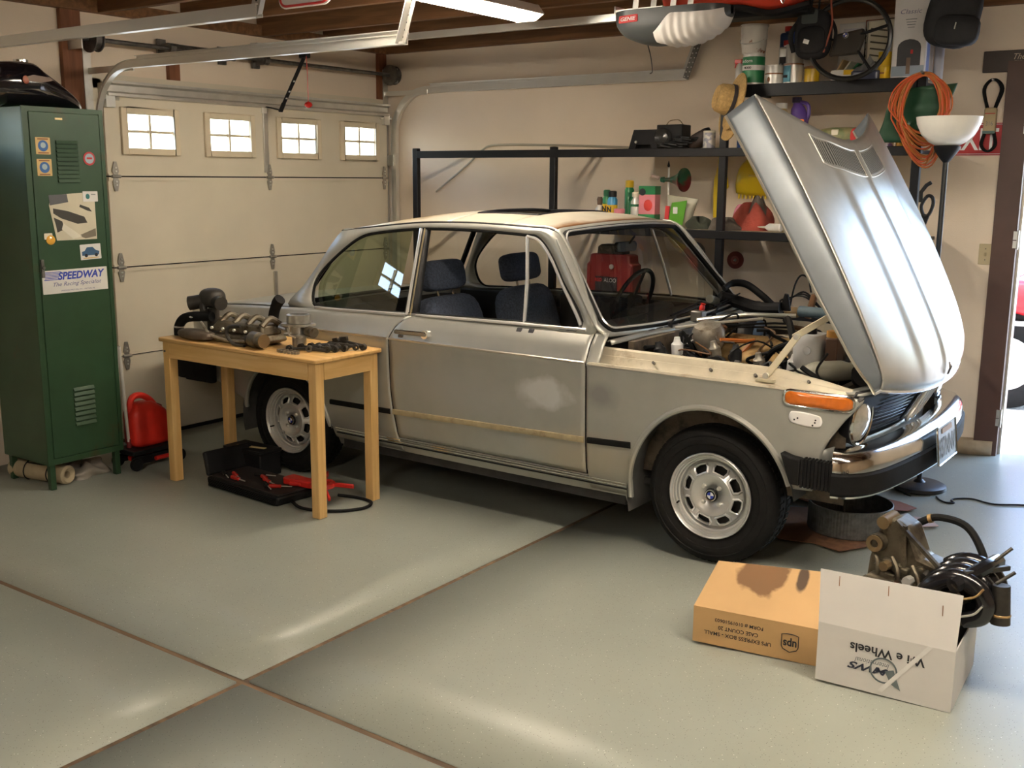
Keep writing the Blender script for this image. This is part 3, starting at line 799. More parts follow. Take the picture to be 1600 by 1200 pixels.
    MB().grid(lambda u, v: (-.41 + .93 * u, s * (.675 - .04 * v), (rail_z(-.41 + .93 * u) - .05) * (1 - v) + .35 * v), 8, 4).build('inner_fender', baydirt, car)
    MB().grid(lambda u, v: (-.577 + .055 * u + .004 * v, s * (sy(-.57, min(.945, .815 + .135 * v)) - .002 - .02 * u), .815 + .135 * v), 4, 8).build('cowl_side', body_m, car, solid=.006)
    # strut tower
    MB().lathe([(.13, -.3), (.115, -.02), (.09, .02), (.04, .03), (.02, .045)], (-.02, s * .50, .80), (0, 0, 1), 18).build('strut_tower', baydirt, car)
    # indicator
    raw = rrect(.238, .054, .022, 6)
    out2 = []
    for (xa, za), (xb, zb) in zip(raw, raw[1:] + raw[:1]):
        nn_ = max(1, int(abs(xb - xa) / .015))
        for k in range(nn_): out2.append((xa + (xb - xa) * k / nn_, za + (zb - za) * k / nn_))
    def indp(k, o):
        r_ = []
        for a, b_ in out2:
            x = .434 + a * k; z = .788 + b_ * k - .055 * (x - .32)
            r_.append((x, s * (sy(x, z) + o), z))
        return r_
    il = MB(); rings = [indp(1.0, .004), indp(.97, .013), indp(.80, .020), indp(.4, .022)]
    for a, b_ in zip(rings, rings[1:]): il.bridge(a, b_)
    il.poly(rings[-1]); il = il.build('indicator_lens', amber, car, smooth=50)
    MB().tube(indp(1.03, .006), .0068, 8, closed=True).build('indicator_bezel', chrome, il)
    if s < 0:
        def pt(u, v):
            a, b_ = u * 2 - 1, v * 2 - 1
            x = .393 + .062 * a * math.sqrt(1 - .25 * b_ * b_); z = .705 + .027 * b_ * math.sqrt(1 - .35 * a * a) - .006 * a
            return (x, s * (sy(x, z) + .003), z)
        pp = MB().grid(pt, 12, 8).build('filler_patch', mat('filler_white', (.80, .79, .77), .5), car, solid=.004)
        for (dx, dz) in ((-.040, -.008), (-.028, .000), (.038, .004), (.036, -.006), (.028, -.018)):
            x, z = .393 + dx, .705 + dz - .1 * dx
            MB().cyl((x, s * (sy(x, z) + .004), z), (x, s * (sy(x, z) + .0065), z), .0035, n=8).build('patch_hole', ink, pp)
    # door handle
    hx = -1.565
    h = MB().prism(rrect(.205, .022, .010), (hx, s * (sy(hx, .868) + .022), .868), (1, 0, .01), (0, 0, 1), (0, s * .014, 0))
    h.cyl((hx - .075, s * sy(hx, .868), .866), (hx - .075, s * (sy(hx, .868) + .02), .866), .012, n=10)
    h = h.build('door_handle', mat('handle_chrome', (.40, .39, .37), .18, 1.), car, bevel=.004)
    MB().cyl((hx + .088, s * (sy(hx, .868) - .002), .867), (hx + .088, s * (sy(hx, .868) + .033), .867), .021, n=16).build('handle_button', chrome, h)
    MB().span((hx - .09, s * sy(hx, .85), .838), (hx - .06, s * (sy(hx, .85) + .012), .852)).build('handle_latch', dsteel, h, bevel=.003)
    if s < 0:
        for xx in (-.968, -.902):
            MB().prism(rrect(.028, .020, .003), (xx, s * (sy(xx, .930) + .0018), .930), (1, 0, 0), (0, .55 * 1, .84), (0, s * .003, 0)).build('mirror_mount_hole', ink, car)

# greenhouse ---------------------------------------------------------------
def gy(z): return .728 - max(0, z - .94) * .33
outer = [(-.575, .945), (-.70, 1.160), (-.80, 1.295), (-.885, 1.368), (-1.04, 1.380), (-1.35, 1.388), (-1.67, 1.380), (-1.96, 1.352), (-2.09, 1.338), (-2.205, 1.322), (-2.335, 1.130), (-2.40, 1.035), (-2.478, .918), (-2.10, .925), (-1.66, .937), (-.955, .948)]
inner = [(-.645, .962), (-.785, 1.153), (-.88, 1.272), (-.965, 1.340), (-1.05, 1.350), (-1.35, 1.360), (-1.67, 1.356), (-1.955, 1.327), (-2.075, 1.295), (-2.19, 1.215), (-2.298, 1.108), (-2.328, 1.020), (-2.285, .935), (-2.10, .935), (-1.66, .947), (-.955, .960)]
O2 = cr([(a, b, 0) for a, b in outer], 5, True); I2 = cr([(a, b, 0) for a, b in inner], 5, True)
for s in (-1, 1):
    A_ = [(p.x, s * gy(p.y), p.y) for p in O2]; B_ = [(p.x, s * gy(p.y), p.y) for p in I2]
    MB().bridge(A_, B_).build('side_frame', body_m, car, smooth=40, solid=.022)
    # drip rail
    top = cr([(-.90, 1.371), (-1.04, 1.382), (-1.35, 1.390), (-1.67, 1.382), (-1.96, 1.354), (-2.20, 1.324)], 5) if False else [(x, z) for x, z in ((-.575, .955), (-.70, 1.164), (-.80, 1.30), (-.885, 1.372), (-1.04, 1.384), (-1.35, 1.391), (-1.67, 1.383), (-1.96, 1.355), (-2.205, 1.326))]
    top = cr([(a, 0, b) for a, b in top], 6)
    MB().tube([(p.x, s * (gy(p.z) + .004), p.z) for p in top[18:]], .008, 6).build('drip_rail', blackpaint, car)
    MB().tube([(p.x, s * (gy(p.z) - .001), p.z + .002) for p in top[:22]], .009, 6).build('pillar_edge', chrome if False else body_m, car)
    # belt moulding
    MB().tube([(x, s * (gy(.94) + .012), z) for x, z in ((-2.285, .930), (-2.1, .931), (-1.66, .943))], .009, 6).build('belt_moulding', ptrim, car)
    MB().tube([(x, s * (gy(.95) + .012), z) for x, z in ((-1.59, .945), (-1.2, .951), (-.62, .959))], .007, 6).build('belt_moulding', ptrim, car)
    # window surround (dark seal) for the opening
    MB().tube([(p.x, s * (gy(p.y) + .003), p.y) for p in I2], .009, 6, closed=True).build('window_seal', rubber, car)
    # B pillar: chrome edged post
    for dx, m_, r_ in ((-.012, ptrim, .010), (.012, mat('brass_edge', (.60, .50, .30), .3, .9), .006)):
        MB().tube([(-1.640 + dx, s * (gy(.94) + .006), .942), (-1.650 + dx, s * (gy(1.15) + .006), 1.15), (-1.658 + dx, s * (gy(1.355) + .006), 1.358)], r_, 8).build('pillar_moulding', m_, car)
    MB().prism([(-1.67, .93), (-1.595, .93), (-1.632, 1.36), (-1.672, 1.36)], (0, s * .715, 0), (1, 0, 0), (0, -s * .0, 1), (0, 0, 0)) if False else None
    MB().grid(lambda u, v: (-1.672 + (.075 - .035 * v) * u + .01 * v * 0, s * (gy(.93 + .43 * v) - .006), .93 + .43 * v), 2, 6).build('centre_pillar', interior_m, car, solid=.03)
    # vent window frame
    vb = [(-.955, .962), (-.985, 1.15), (-1.030, 1.343)]
    MB().tube([(a, s * (gy(b) + .004), b) for a, b in vb], .0085, 8).build('vent_bar', ptrim, car)
    va = cr([(a, 0, b) for a, b in ((-1.030, 1.343), (-.955, 1.322), (-.88, 1.255), (-.785, 1.135), (-.655, .972), (-.70, .966), (-.955, .962))], 5)
    MB().tube([(p.x, s * (gy(p.z) + .005), p.z) for p in va[:21]], .0085, 8).build('vent_frame', ptrim, car)
    MB().grid(lambda u, v: (lambda z: (lambda xa, xb: (xa + (xb - xa) * u, s * (gy(z) - .002), z))(ip([(.962, -.955), (1.15, -.985), (1.343, -1.03)], z), ip([(.962, -.655), (1.135, -.785), (1.255, -.88), (1.322, -.955), (1.343, -1.02)], z)))(.964 + .376 * v), 4, 10).build('vent_glass', wgl, car)
    # quarter glass, and the door glass wound down to a sliver (far side: up)
    qin = [p for p in I2 if p.x < -1.67]
    MB().poly([(p.x, s * (gy(p.y) - .006 - .085 * (1.34 - p.y)), p.y) for p in qin]).build('quarter_glass', qgl if s < 0 else wgl, car, smooth=0)
    if s < 0:
        MB().grid(lambda u, v: (-1.25 + .27 * u, s * .705, .94 + .022 * v * math.sin(PI * u) ** .3), 8, 2).build('door_glass', mat('wound_glass', (.32, .42, .38), .1, 0, spec=.8), car)
# roof with sunroof opening
def zroof_edge(x): return ip([(-2.205, 1.324), (-1.96, 1.354), (-1.67, 1.383), (-1.35, 1.391), (-1.04, 1.384), (-.885, 1.370)], x)
def roofp(x, y):
    e = gy(zroof_edge(x)); t_ = min(1, abs(y) / e)
    crown = ip([(-2.25, .028), (-1.9, .045), (-1.4, .050), (-1.0, .046), (-.80, .030)], x)
    return zroof_edge(x) + crown * (1 - t_ ** 2.6)
def roofgrid(x0f, x1f, y0f, y1f, nu, nv):
    def fn(u, v):
        yv = y0f + (y1f - y0f) * v
        xa = x0f(yv); xb = x1f(yv); x = xa + (xb - xa) * u
        e = gy(zroof_edge(x))
        return (x, yv * e, roofp(x, yv * e))
    return fn
rear_e = lambda y: -2.205 - .02 * (1 - y * y)
front_e = lambda y: -.888 + .050 * (1 - y * y)
SX0, SX1, SY = -1.52, -1.16, .56
mb = MB()
mb.grid(roofgrid(rear_e, lambda y: SX0, -1, 1, 16, 24), 16, 24)
mb.grid(roofgrid(lambda y: SX1, front_e, -1, 1, 8, 24), 8, 24)
mb.grid(roofgrid(lambda y: SX0, lambda y: SX1, -1, -SY, 10, 6), 10, 6)
mb.grid(roofgrid(lambda y: SX0, lambda y: SX1, SY, 1, 10, 6), 10, 6)
mb.build('roof', roof_m, car, smooth=50, solid=.006)
sl = []
for x, y in ((SX0, -SY), (SX1, -SY), (SX1, SY), (SX0, SY)): sl.append((x, y))
lp = []
for (xa, ya), (xb, yb) in zip(sl, sl[1:] + sl[:1]):
    for k in range(8):
        x = xa + (xb - xa) * k / 8; y = (ya + (yb - ya) * k / 8) * gy(zroof_edge(x))
        lp.append((x, y, roofp(x, y) + .001))
MB().tube(lp, .009, 6, closed=True).build('sunroof_seal', blackpaint, car)
# sunroof panel slid back above the roof
MB().grid(lambda u, v: (-1.80 + .48 * u, (-.60 + 1.2 * v) * .585, roofp(-1.80 + .48 * u, (-.60 + 1.2 * v) * .585) + .010 + .010 * u), 8, 8).build('sunroof_panel', roof_m, car, solid=.012) if False else None
MB().grid(lambda u, v: (SX0 + .02 + .44 * u, (-.58 + 1.16 * v) * .585, 1.372 - .012 * u), 4, 4).build('headliner_tray', interior_m, car, solid=.01)
# windshield and rear window
def ws(u, v, off=0.):
    """u across -1..1, v up 0..1"""
    yb, yt = .700, .568
    y = (yb + (yt - yb) * v) * u
    xc = -.548 + (-.868 + .548) * v
    z = .958 + (1.358 - .958) * v
    bow = (1 - u * u)
    return Vector((xc + .058 * bow + off * .8, y, z + .022 * bow * v - .012 * bow * (1 - v) + off * .6))
def wsloop(k, off):
    o = []
    for (u, v) in k: o.append(ws(u, v, off))
    return o
def rloop(n=14, ru=.09, rv=.13, iu=0, iv=0):
    o = []
    U, Vv = 1 - iu, 1 - iv
    for sx, sy_, a0 in ((1, 1, 0), (-1, 1, 90), (-1, 0, 180), (1, 0, 270)):
        c_u = sx * (U - ru); c_v = (Vv - rv) if sy_ else (iv + rv)
        for k in range(7):
            a = R(a0 + 90 * k / 6); o.append((c_u + ru * math.cos(a), c_v + rv * math.sin(a)))
        nx = {(1, 1): (-1, 1), (-1, 1): (-1, 0), (-1, 0): (1, 0), (1, 0): (1, 1)}[(sx, sy_)]
        if nx[1] == sy_:
            for k in range(1, n): o.append((c_u + ru * math.cos(R(a0 + 90)) + (nx[0] * (U - ru) - c_u) * k / n, c_v + rv * math.sin(R(a0 + 90))))
        else:
            e_v = (iv + rv) if nx[1] == 0 else (Vv - rv)
            for k in range(1, 8): o.append((c_u + ru * math.cos(R(a0 + 90)), c_v + (e_v - c_v) * k / 8))
    return o
RL = rloop()
gl_ = MB()
def wsg(u, v):
    v2 = v; w = 1.0
    if v2 < .13: w = 1 - .09 * (1 - math.sqrt(max(0, 1 - ((.13 - v2) / .13) ** 2)))
    if v2 > .87: w = 1 - .09 * (1 - math.sqrt(max(0, 1 - ((v2 - .87) / .13) ** 2)))
    return ws((u * 2 - 1) * w, v2)
wsv = gl_.grid(wsg, 24, 24).build('windshield', wgl, car, smooth=60)
MB().tube(wsloop(RL, .0), .016, 8, closed=True).build('windshield_seal', rubber, wsv)
MB().tube(wsloop(RL, .014), .0055, 6, closed=True).build('windshield_chrome', ptrim, wsv)
# frame between windshield seal and body (header, pillars, cowl lip)
RLo = [(u * 1.065, .5 + (v - .5) * 1.12) for u, v in RL]
MB().bridge(wsloop(RLo, -.004), wsloop([(u * .99, .5 + (v - .5) * .99) for u, v in RL], -.002)).build('windshield_frame', body_m, car, smooth=60, solid=.01)
def rw(u, v):
    yb, yt = .66, .55; y = (yb + (yt - yb) * v) * u
    return Vector((-2.468 + .26 * v - .05 * (1 - u * u) - (.0), y, .935 + .385 * v + .02 * (1 - u * u) * v))
MB().grid(lambda u, v: rw(u * 2 - 1, v), 12, 8).build('rear_window', wgl, car, smooth=60)
MB().tube([rw(u, v) for u, v in RL], .016, 6, closed=True).build('rear_window_seal', rubber, car)
# cowl panel
def cowl(u, v):
    y = -.70 + 1.40 * v; x0 = ws(y / .70, 0).x + .018; x1 = -.40 - .0 * abs(y)
    x1 = max(x0 + .02, -.425 - .13 * (y / .7) ** 2)
    return (x0 + (x1 - x0) * u, y, .930 - .012 * u + .012 * math.sin(PI * u) - .02 * (y / .7) ** 2)
cw = MB().grid(cowl, 6, 24).build('cowl', body_m, car, solid=.005)
for k in range(5):
    MB().prism(rrect(.010, .055, .004), (-.465, -.42 + .075 * k, .9375), (1, 0, 0), (0, 1, 0), (0, 0, .002)).build('cowl_slot', ink, cw)
for yy, dy in ((-.25, .42), (.22, .42)):
    MB().tube([(-.46, yy, .945), (-.49, yy + dy * .3, .975), (-.515, yy + dy, .99)], .005, 6).tube([(-.50, yy + .08, .975), (-.535, yy + dy + .06, 1.005)], .004, 5).cyl((-.46, yy, .93), (-.46, yy, .955), .012, n=8).build('wiper', blackpaint, car)
# trunk deck, tail panel
def deck(u, v):
    y = -.70 + 1.4 * v; x = -3.335 + .87 * u
    ed = (y / .70) ** 2
    return (x, y, ip([(-3.34, .835), (-3.2, .885), (-2.9, .917), (-2.46, .932)], x) - .016 * ed)
MB().grid(deck, 20, 16).build('trunk_lid', body_m, car, smooth=40, solid=.005)
MB().grid(lambda u, v: (-3.34 + .07 * (1 - v) ** 1, -.70 + 1.4 * u, .50 + .335 * v), 12, 8).build('tail_panel', body_m, car, solid=.005)
for s in (-1, 1):
    MB().lathe([(.062, 0), (.06, .015), (.045, .028), (.0, .034)], (-3.335, s * .55, .70), (-1, 0, 0), 18).build('tail_lamp', red, car)
# underbody
MB().span((-3.2, -.44, .19), (.12, .44, .32)).span((-2.1, -.735, .205), (-.40, .735, .30)).build('underbody', under_m, car, smooth=0)
# bumpers ------------------------------------------------------------------
def plansweep(path, prof, name, m, parent, smooth=35):
    P_ = [Vector((x, y)) for x, y in path]; mb = MB(); rows = []
    for i, p in enumerate(P_):
        t_ = P_[min(i + 1, len(P_) - 1)] - P_[max(0, i - 1)]; t_.normalize()
        n = Vector((t_.y, -t_.x))
        rows.append([mb.P((p.x + n.x * a, p.y + n.y * a, z)) for a, z in prof])
    for i in range(len(rows) - 1):
        for k in range(len(prof)):
            mb.F(rows[i][k], rows[i + 1][k], rows[i + 1][(k + 1) % len(prof)], rows[i][(k + 1) % len(prof)])
    mb.f.append(tuple(rows[0])); mb.f.append(tuple(reversed(rows[-1])))
    return mb.build(name, m, parent, smooth=smooth)
half = [(.52, -.805), (.555, -.795), (.592, -.765), (.625, -.71), (.652, -.62), (.675, -.48), (.695, -.30), (.708, -.12), (.712, 0)]
fp = half + [(x, -y) for x, y in reversed(half[:-1])]
fp = [tuple(p) for p in cr([(x, y, 0) for x, y in fp], 4)]; fp = [(p[0], p[1]) for p in fp]
bump = plansweep(fp, [(-.105, .575), (-.095, .600), (-.055, .606), (-.018, .594), (0, .578), (.008, .560), (.010, .525), (-.02, .525), (-.02, .43), (0.004, .432), (.004, .424), (-.03, .42), (-.06, .44), (-.08, .55)], 'front_bumper', chrome, car)
plansweep(fp, [(-.02, .523), (.012, .522), (.020, .514), (.020, .445), (.012, .434), (-.02, .432)], 'bumper_rubber', rubber, bump)
for s in (-1, 1):
    sh_ = [(.31, .803), (.335, .808)]
    bel = MB()
    bel.prism([(.318, .572), (.36, .560), (.40, .556), (.40, .452), (.362, .452), (.345, .50)], (0, s * .77, 0), (1, 0, 0), (0, 0, 1), (0, s * .05, 0))
    b_ = bel.build('bumper_end', rubber, bump, bevel=.006)
    for k in range(9):
        x = .408 + .014 * k
        MB().prism(rrect(.010, .112 - .0 * k, .003), (x, s * .768, .503), (1, 0, 0), (0, 0, 1), (0, s * (.050 - .004 * (k % 2)), 0)).build('bellows_rib', rubber, b_)
    MB().span((.40, s * .77, .452), (.535, s * .808, .553)).build('bellows_core', rubber, b_)
rp_ = [(-3.22, -.80), (-3.36, -.795), (-3.43, -.75), (-3.46, -.6), (-3.48, -.3), (-3.485, 0)]
rp_ = rp_ + [(x, -y) for x, y in reversed(rp_[:-1])]
rp_ = [(p.x, p.y) for p in cr([(x, y, 0) for x, y in rp_], 4)]
rb = plansweep([(x, -y) for x, y in rp_], [(-.08, .59), (-.02, .60), (.0, .585), (.006, .565), (-.02, .555), (-.02, .455), (0, .445), (-.06, .44)], 'rear_bumper', chrome, car)
plansweep([(x, -y) for x, y in rp_], [(-.02, .565), (.016, .56), (.016, .45), (-.02, .445)], 'bumper_rubber', rubber, rb)
for s in (-1, 1): MB().span((-3.30, s * .77, .44), (-3.06, s * .815, .585)).build('bumper_end', rubber, rb, bevel=.012)
# front face -----------------------------------------------------------------
def xf(y, z): return .680 - .55 * (.80 - z) - .225 * y * y
gb = mat('grille_black', (.010, .010, .012), .5, var=.2)
MB().grid(lambda u, v: (xf(-.70 + 1.4 * u, .585 + .235 * v) - .02, -.70 + 1.4 * u, .585 + .235 * v), 24, 6).build('grille_panel', gb, car, solid=.008)
for k in range(11):
    z = .615 + .0185 * k
    for s in (-1, 1):
        MB().tube([(xf(y, z) - .008, s * y, z) for y in (.13, .22, .30, .38, .46)], .0032, 5).build('grille_bar', mat('grille_bar_dark', (.05, .05, .055), .35, .6), car)
for s in (-1, 1):
    c = Vector((xf(.585, .688) - .008, s * .585, .688)); ax = Vector((1, s * .10, -.08)).normalized()
    hb = MB().lathe([(.094, -.03), (.098, .0), (.100, .012), (.096, .020), (.088, .016), (.086, .0)], c, ax, 32, closed=True).build('headlamp_bezel', blackpaint, car)
    MB().lathe([(.098, .010), (.0985, .020), (.092, .026), (.087, .022)], c, ax, 32, closed=True).build('bezel_ring', chrome, hb)
    MB().lathe([(.087, .010), (.075, .024), (.05, .034), (.02, .039), (.0, .040)], c, ax, 32).build('headlamp_lens', lensm, hb)
    # silver cheek between fender edge and grille
    MB().grid(lambda u, v: (lambda z: (lambda xa: (xa + (xf(.70, z) - xa + .0) * u, s * (sy(xa, z) + (.70 - sy(xa, z)) * u), z))(ffront(z) - .003))(.588 + .215 * v), 4, 8).build('nose_cheek', gb, car, solid=.005)
    # kidney
    kp = rrect(.062, .205, .024, 5)
    ux = Vector((0, 1, 0)); uz = Vector((.55, 0, 1)).normalized(); o = Vector((xf(0, .695) + .010, s * .043, .690))
    kd = MB().tube([o + ux * a + uz * b for a, b in kp], .0095, 8, closed=True).build('kidney_frame', mat('polished_trim', (.88, .88, .87), .22, .6), car)
    MB().prism(kp, o - Vector((.03, 0, 0)), ux, uz, (.006, 0, 0)).build('kidney_backing', gb, kd)
    for j in (-.012, .012): MB().tube([o + ux * j - uz * .095, o + ux * j + uz * .095], .003, 5).build('kidney_bar', chrome, kd)
    # toothed chrome wing beside the kidney
    tw = []
    for k in range(12): tw += [(-.0 - (.012 if k % 2 else 0), -.10 + .2 * k / 11)]
    wing = [(.030, .10), (.030, -.10)] + [(a - .008, b) for a, b in tw]
    MB().prism([(s * x, y) for x, y in wing], Vector((xf(.1, .695) + .004, s * .105, .697)), (0, -1, 0), uz, (.004, 0, 0)).build('grille_wing', mat('wing_alloy', (.45, .45, .44), .45, .6), kd, smooth=0)
# valances and nose sill
MB().grid(lambda u, v: (lambda y, z: (.552 - .175 * y * y - .10 * (.585 - z), y, z))(-.745 + 1.49 * u, .445 + .142 * v), 20, 5).build('front_valance', body_m, car, solid=.005)
MB().grid(lambda u, v: (xf(-.69 + 1.38 * u, .81) - .075 + .07 * v, -.69 + 1.38 * u, .822 - .012 * (-1 + 2 * u) ** 2 - .004 * v), 20, 3).build('slam_panel', body_m, car, solid=.01)
# number plate
pn = Vector((1, 0, .12)).normalized(); pu = Vector((-.12, 0, 1)).normalized(); pc = Vector((.748, -.03, .528))
pl_ = MB().prism(rrect(.305, .165, .012), pc, (0, 1, 0), pu, pn * -.004).build('number_plate', mat('plate_backlit', (.20, .25, .30), .4, .3), car)  # plate colour darkened and blued to show it backlit
MB().tube([pc + Vector((0, 1, 0)) * a + pu * b + pn * .001 for a, b in rrect(.30, .16, .012)], .0035, 5, closed=True).build('plate_frame', chrome, pl_)
text('plate_lettering', '937NNV', mat('plate_dark', (.04, .045, .04), .5), pl_, pc + pn * .001 - pu * .015, (0, 1, 0), pu, w=.265, h=.085, bold=.02)
MB().prism(rrect(.16, .022, .004), pc + pn * .001 + pu * .055, (0, 1, 0), pu, pn * .002).build('plate_sticker', mat('plate_sticker', (.35, .2, .1), .5), pl_)

# hood -----------------------------------------------------------------------
HA = R(-56.7)
hood_t = None
def hood_raw(x, y, z):
    X, Z = x - .695, z - .765
    return Vector((.695 + X * math.cos(HA) - Z * math.sin(HA), y, .766 + X * math.sin(HA) + Z * math.cos(HA)))
def yc_(u): return ip([(0, .615), (.06, .645), (.2, .672), (.5, .688), (1, .692)], u)
def hood_xz(u, v):
    a = abs(v)
    xF = .695 - .085 * a ** 2.2; xR = -.405 - .205 * a ** 1.7
    x = xF + (xR - xF) * u
    zb = ip([(-.62, .932), (-.4, .926), (0, .904), (.3, .874), (.5, .846), (.61, .822), (.66, .803), (.695, .768)], x + .085 * a ** 2.2 * (1 - u))
    z = zb - .034 * a ** 2.5
    ed = min(1, u * 7, (1 - u) * 30)
    st = 1 / (1 + math.exp((a - .46) * 60))
    z += .010 * st * ed + .011 * math.exp(-(v / .035) ** 2) * min(1, u * 12)
    return x, z
def hood_f(u, v):
    x, z = hood_xz(u, v)
    return hood_raw(x, v * yc_(u), z)
hd = MB()
NU, NV = 40, 80
hdobj = MB().grid(lambda u, v: hood_f(u, v * 2 - 1), NU, NV).build('hood', hood_m, car, smooth=30, solid=.006)
def lipf(s):
    def fn(u, v):
        x, z = hood_xz(u, s); d = ip([(0, .012), (.04, .045), (.15, .075), (.5, .105), (1, .112)], u); w = ip([(0, .02), (.1, .045), (1, .066)], u)
        a = v
        return hood_raw(x + .0 + .02 * a * u, s * (yc_(u) + w * (a ** .8)), z - d * (a ** 1.15) - .006)
    return fn
for s in (-1, 1):
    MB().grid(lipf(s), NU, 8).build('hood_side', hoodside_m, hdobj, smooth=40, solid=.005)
    MB().tube([Vector(lipf(s)(k / 30, 1)) for k in range(31)], .006, 6).build('hood_side_edge', alum if False else mat('edge_metal', (.72, .70, .62), .28, .9), hdobj)
    # underside stiffener
    MB().tube([hood_f(.05 + .9 * k / 12, s * .93) + hood_raw(0, 0, -.03) - hood_raw(0, 0, 0) for k in range(13)], .018, 6).build('hood_rib', body_m, hdobj)
# chrome front lip
fe = [hood_f(0, -1 + 2 * k / 40) for k in range(41)]
fe = [Vector(lipf(-1)(0, 1))] + fe + [Vector(lipf(1)(0, 1))]
MB().tube(fe, .008, 6).build('hood_front_trim', mat('polished_trim', (.88, .88, .87), .22, .6), hdobj)
# cowl air slots near the rear edge
up_n = hood_raw(0, 0, 1) - hood_raw(0, 0, 0)
for s in (-1, 1):
    a0, a1 = (.04, .50) if s > 0 else (-.60, -.04)
    rim = [hood_f(u, v) + up_n * .0035 for u, v in [(.945, a0 + (a1 - a0) * k / 8) for k in range(9)] + [(.83, a1 + (a0 - a1) * k / 8) for k in range(9)]]
    vr = MB().tube(rim, .0035, 5, closed=True).build('vent_rim', hood_m, hdobj)
    bars = MB(); slots = MB()
    n = 21
    for k in range(n):
        v = a0 + (a1 - a0) * (k + .5) / n; dv = (a1 - a0) / n * .20
        q = [hood_f(.842, v - dv), hood_f(.842, v + dv), hood_f(.936, v + dv), hood_f(.936, v - dv)]
        q = [p + up_n * .0045 for p in q]
        slots.poly(q)
    so = slots.build('vent_slots', mat('slot_dark', (.05, .05, .045), .8), vr, smooth=0); so['kind'] = 'stuff'
    # emblem clip at the front of the centre ridge
MB().tube([hood_f(.055, .0) + up_n * .014, hood_f(.04, .012) + up_n * .022, hood_f(.02, 0) + up_n * .014, hood_f(.035, -.012) + up_n * .02], .004, 6, closed=True).build('hood_clip', dsteel, hdobj)
# stay arm: two links from the near fender to the hood underside
arm_m = mat('stay_beige', (.52, .47, .34), .45, .3)
st_ = MB().beam((.211, -.725, .850), (.305, -.665, 1.008), .008, .028, (1, 0, 0)).build('hood_stay', arm_m, car, bevel=.003)
MB().beam((.285, -.655, 1.000), (.470, -.640, 1.125), .008, .026, (0, 0, 1)).build('stay_link', arm_m, st_, bevel=.003)
for q in ((.211, -.728, .850), (.303, -.665, 1.005)):
    MB().cyl((q[0], q[1] - .012, q[2]), (q[0], q[1] + .014, q[2]), .012, n=10).build('stay_pivot', steel, st_)
MB().span((.175, -.75, .826), (.25, -.715, .838)).build('stay_foot', arm_m, st_, bevel=.002)
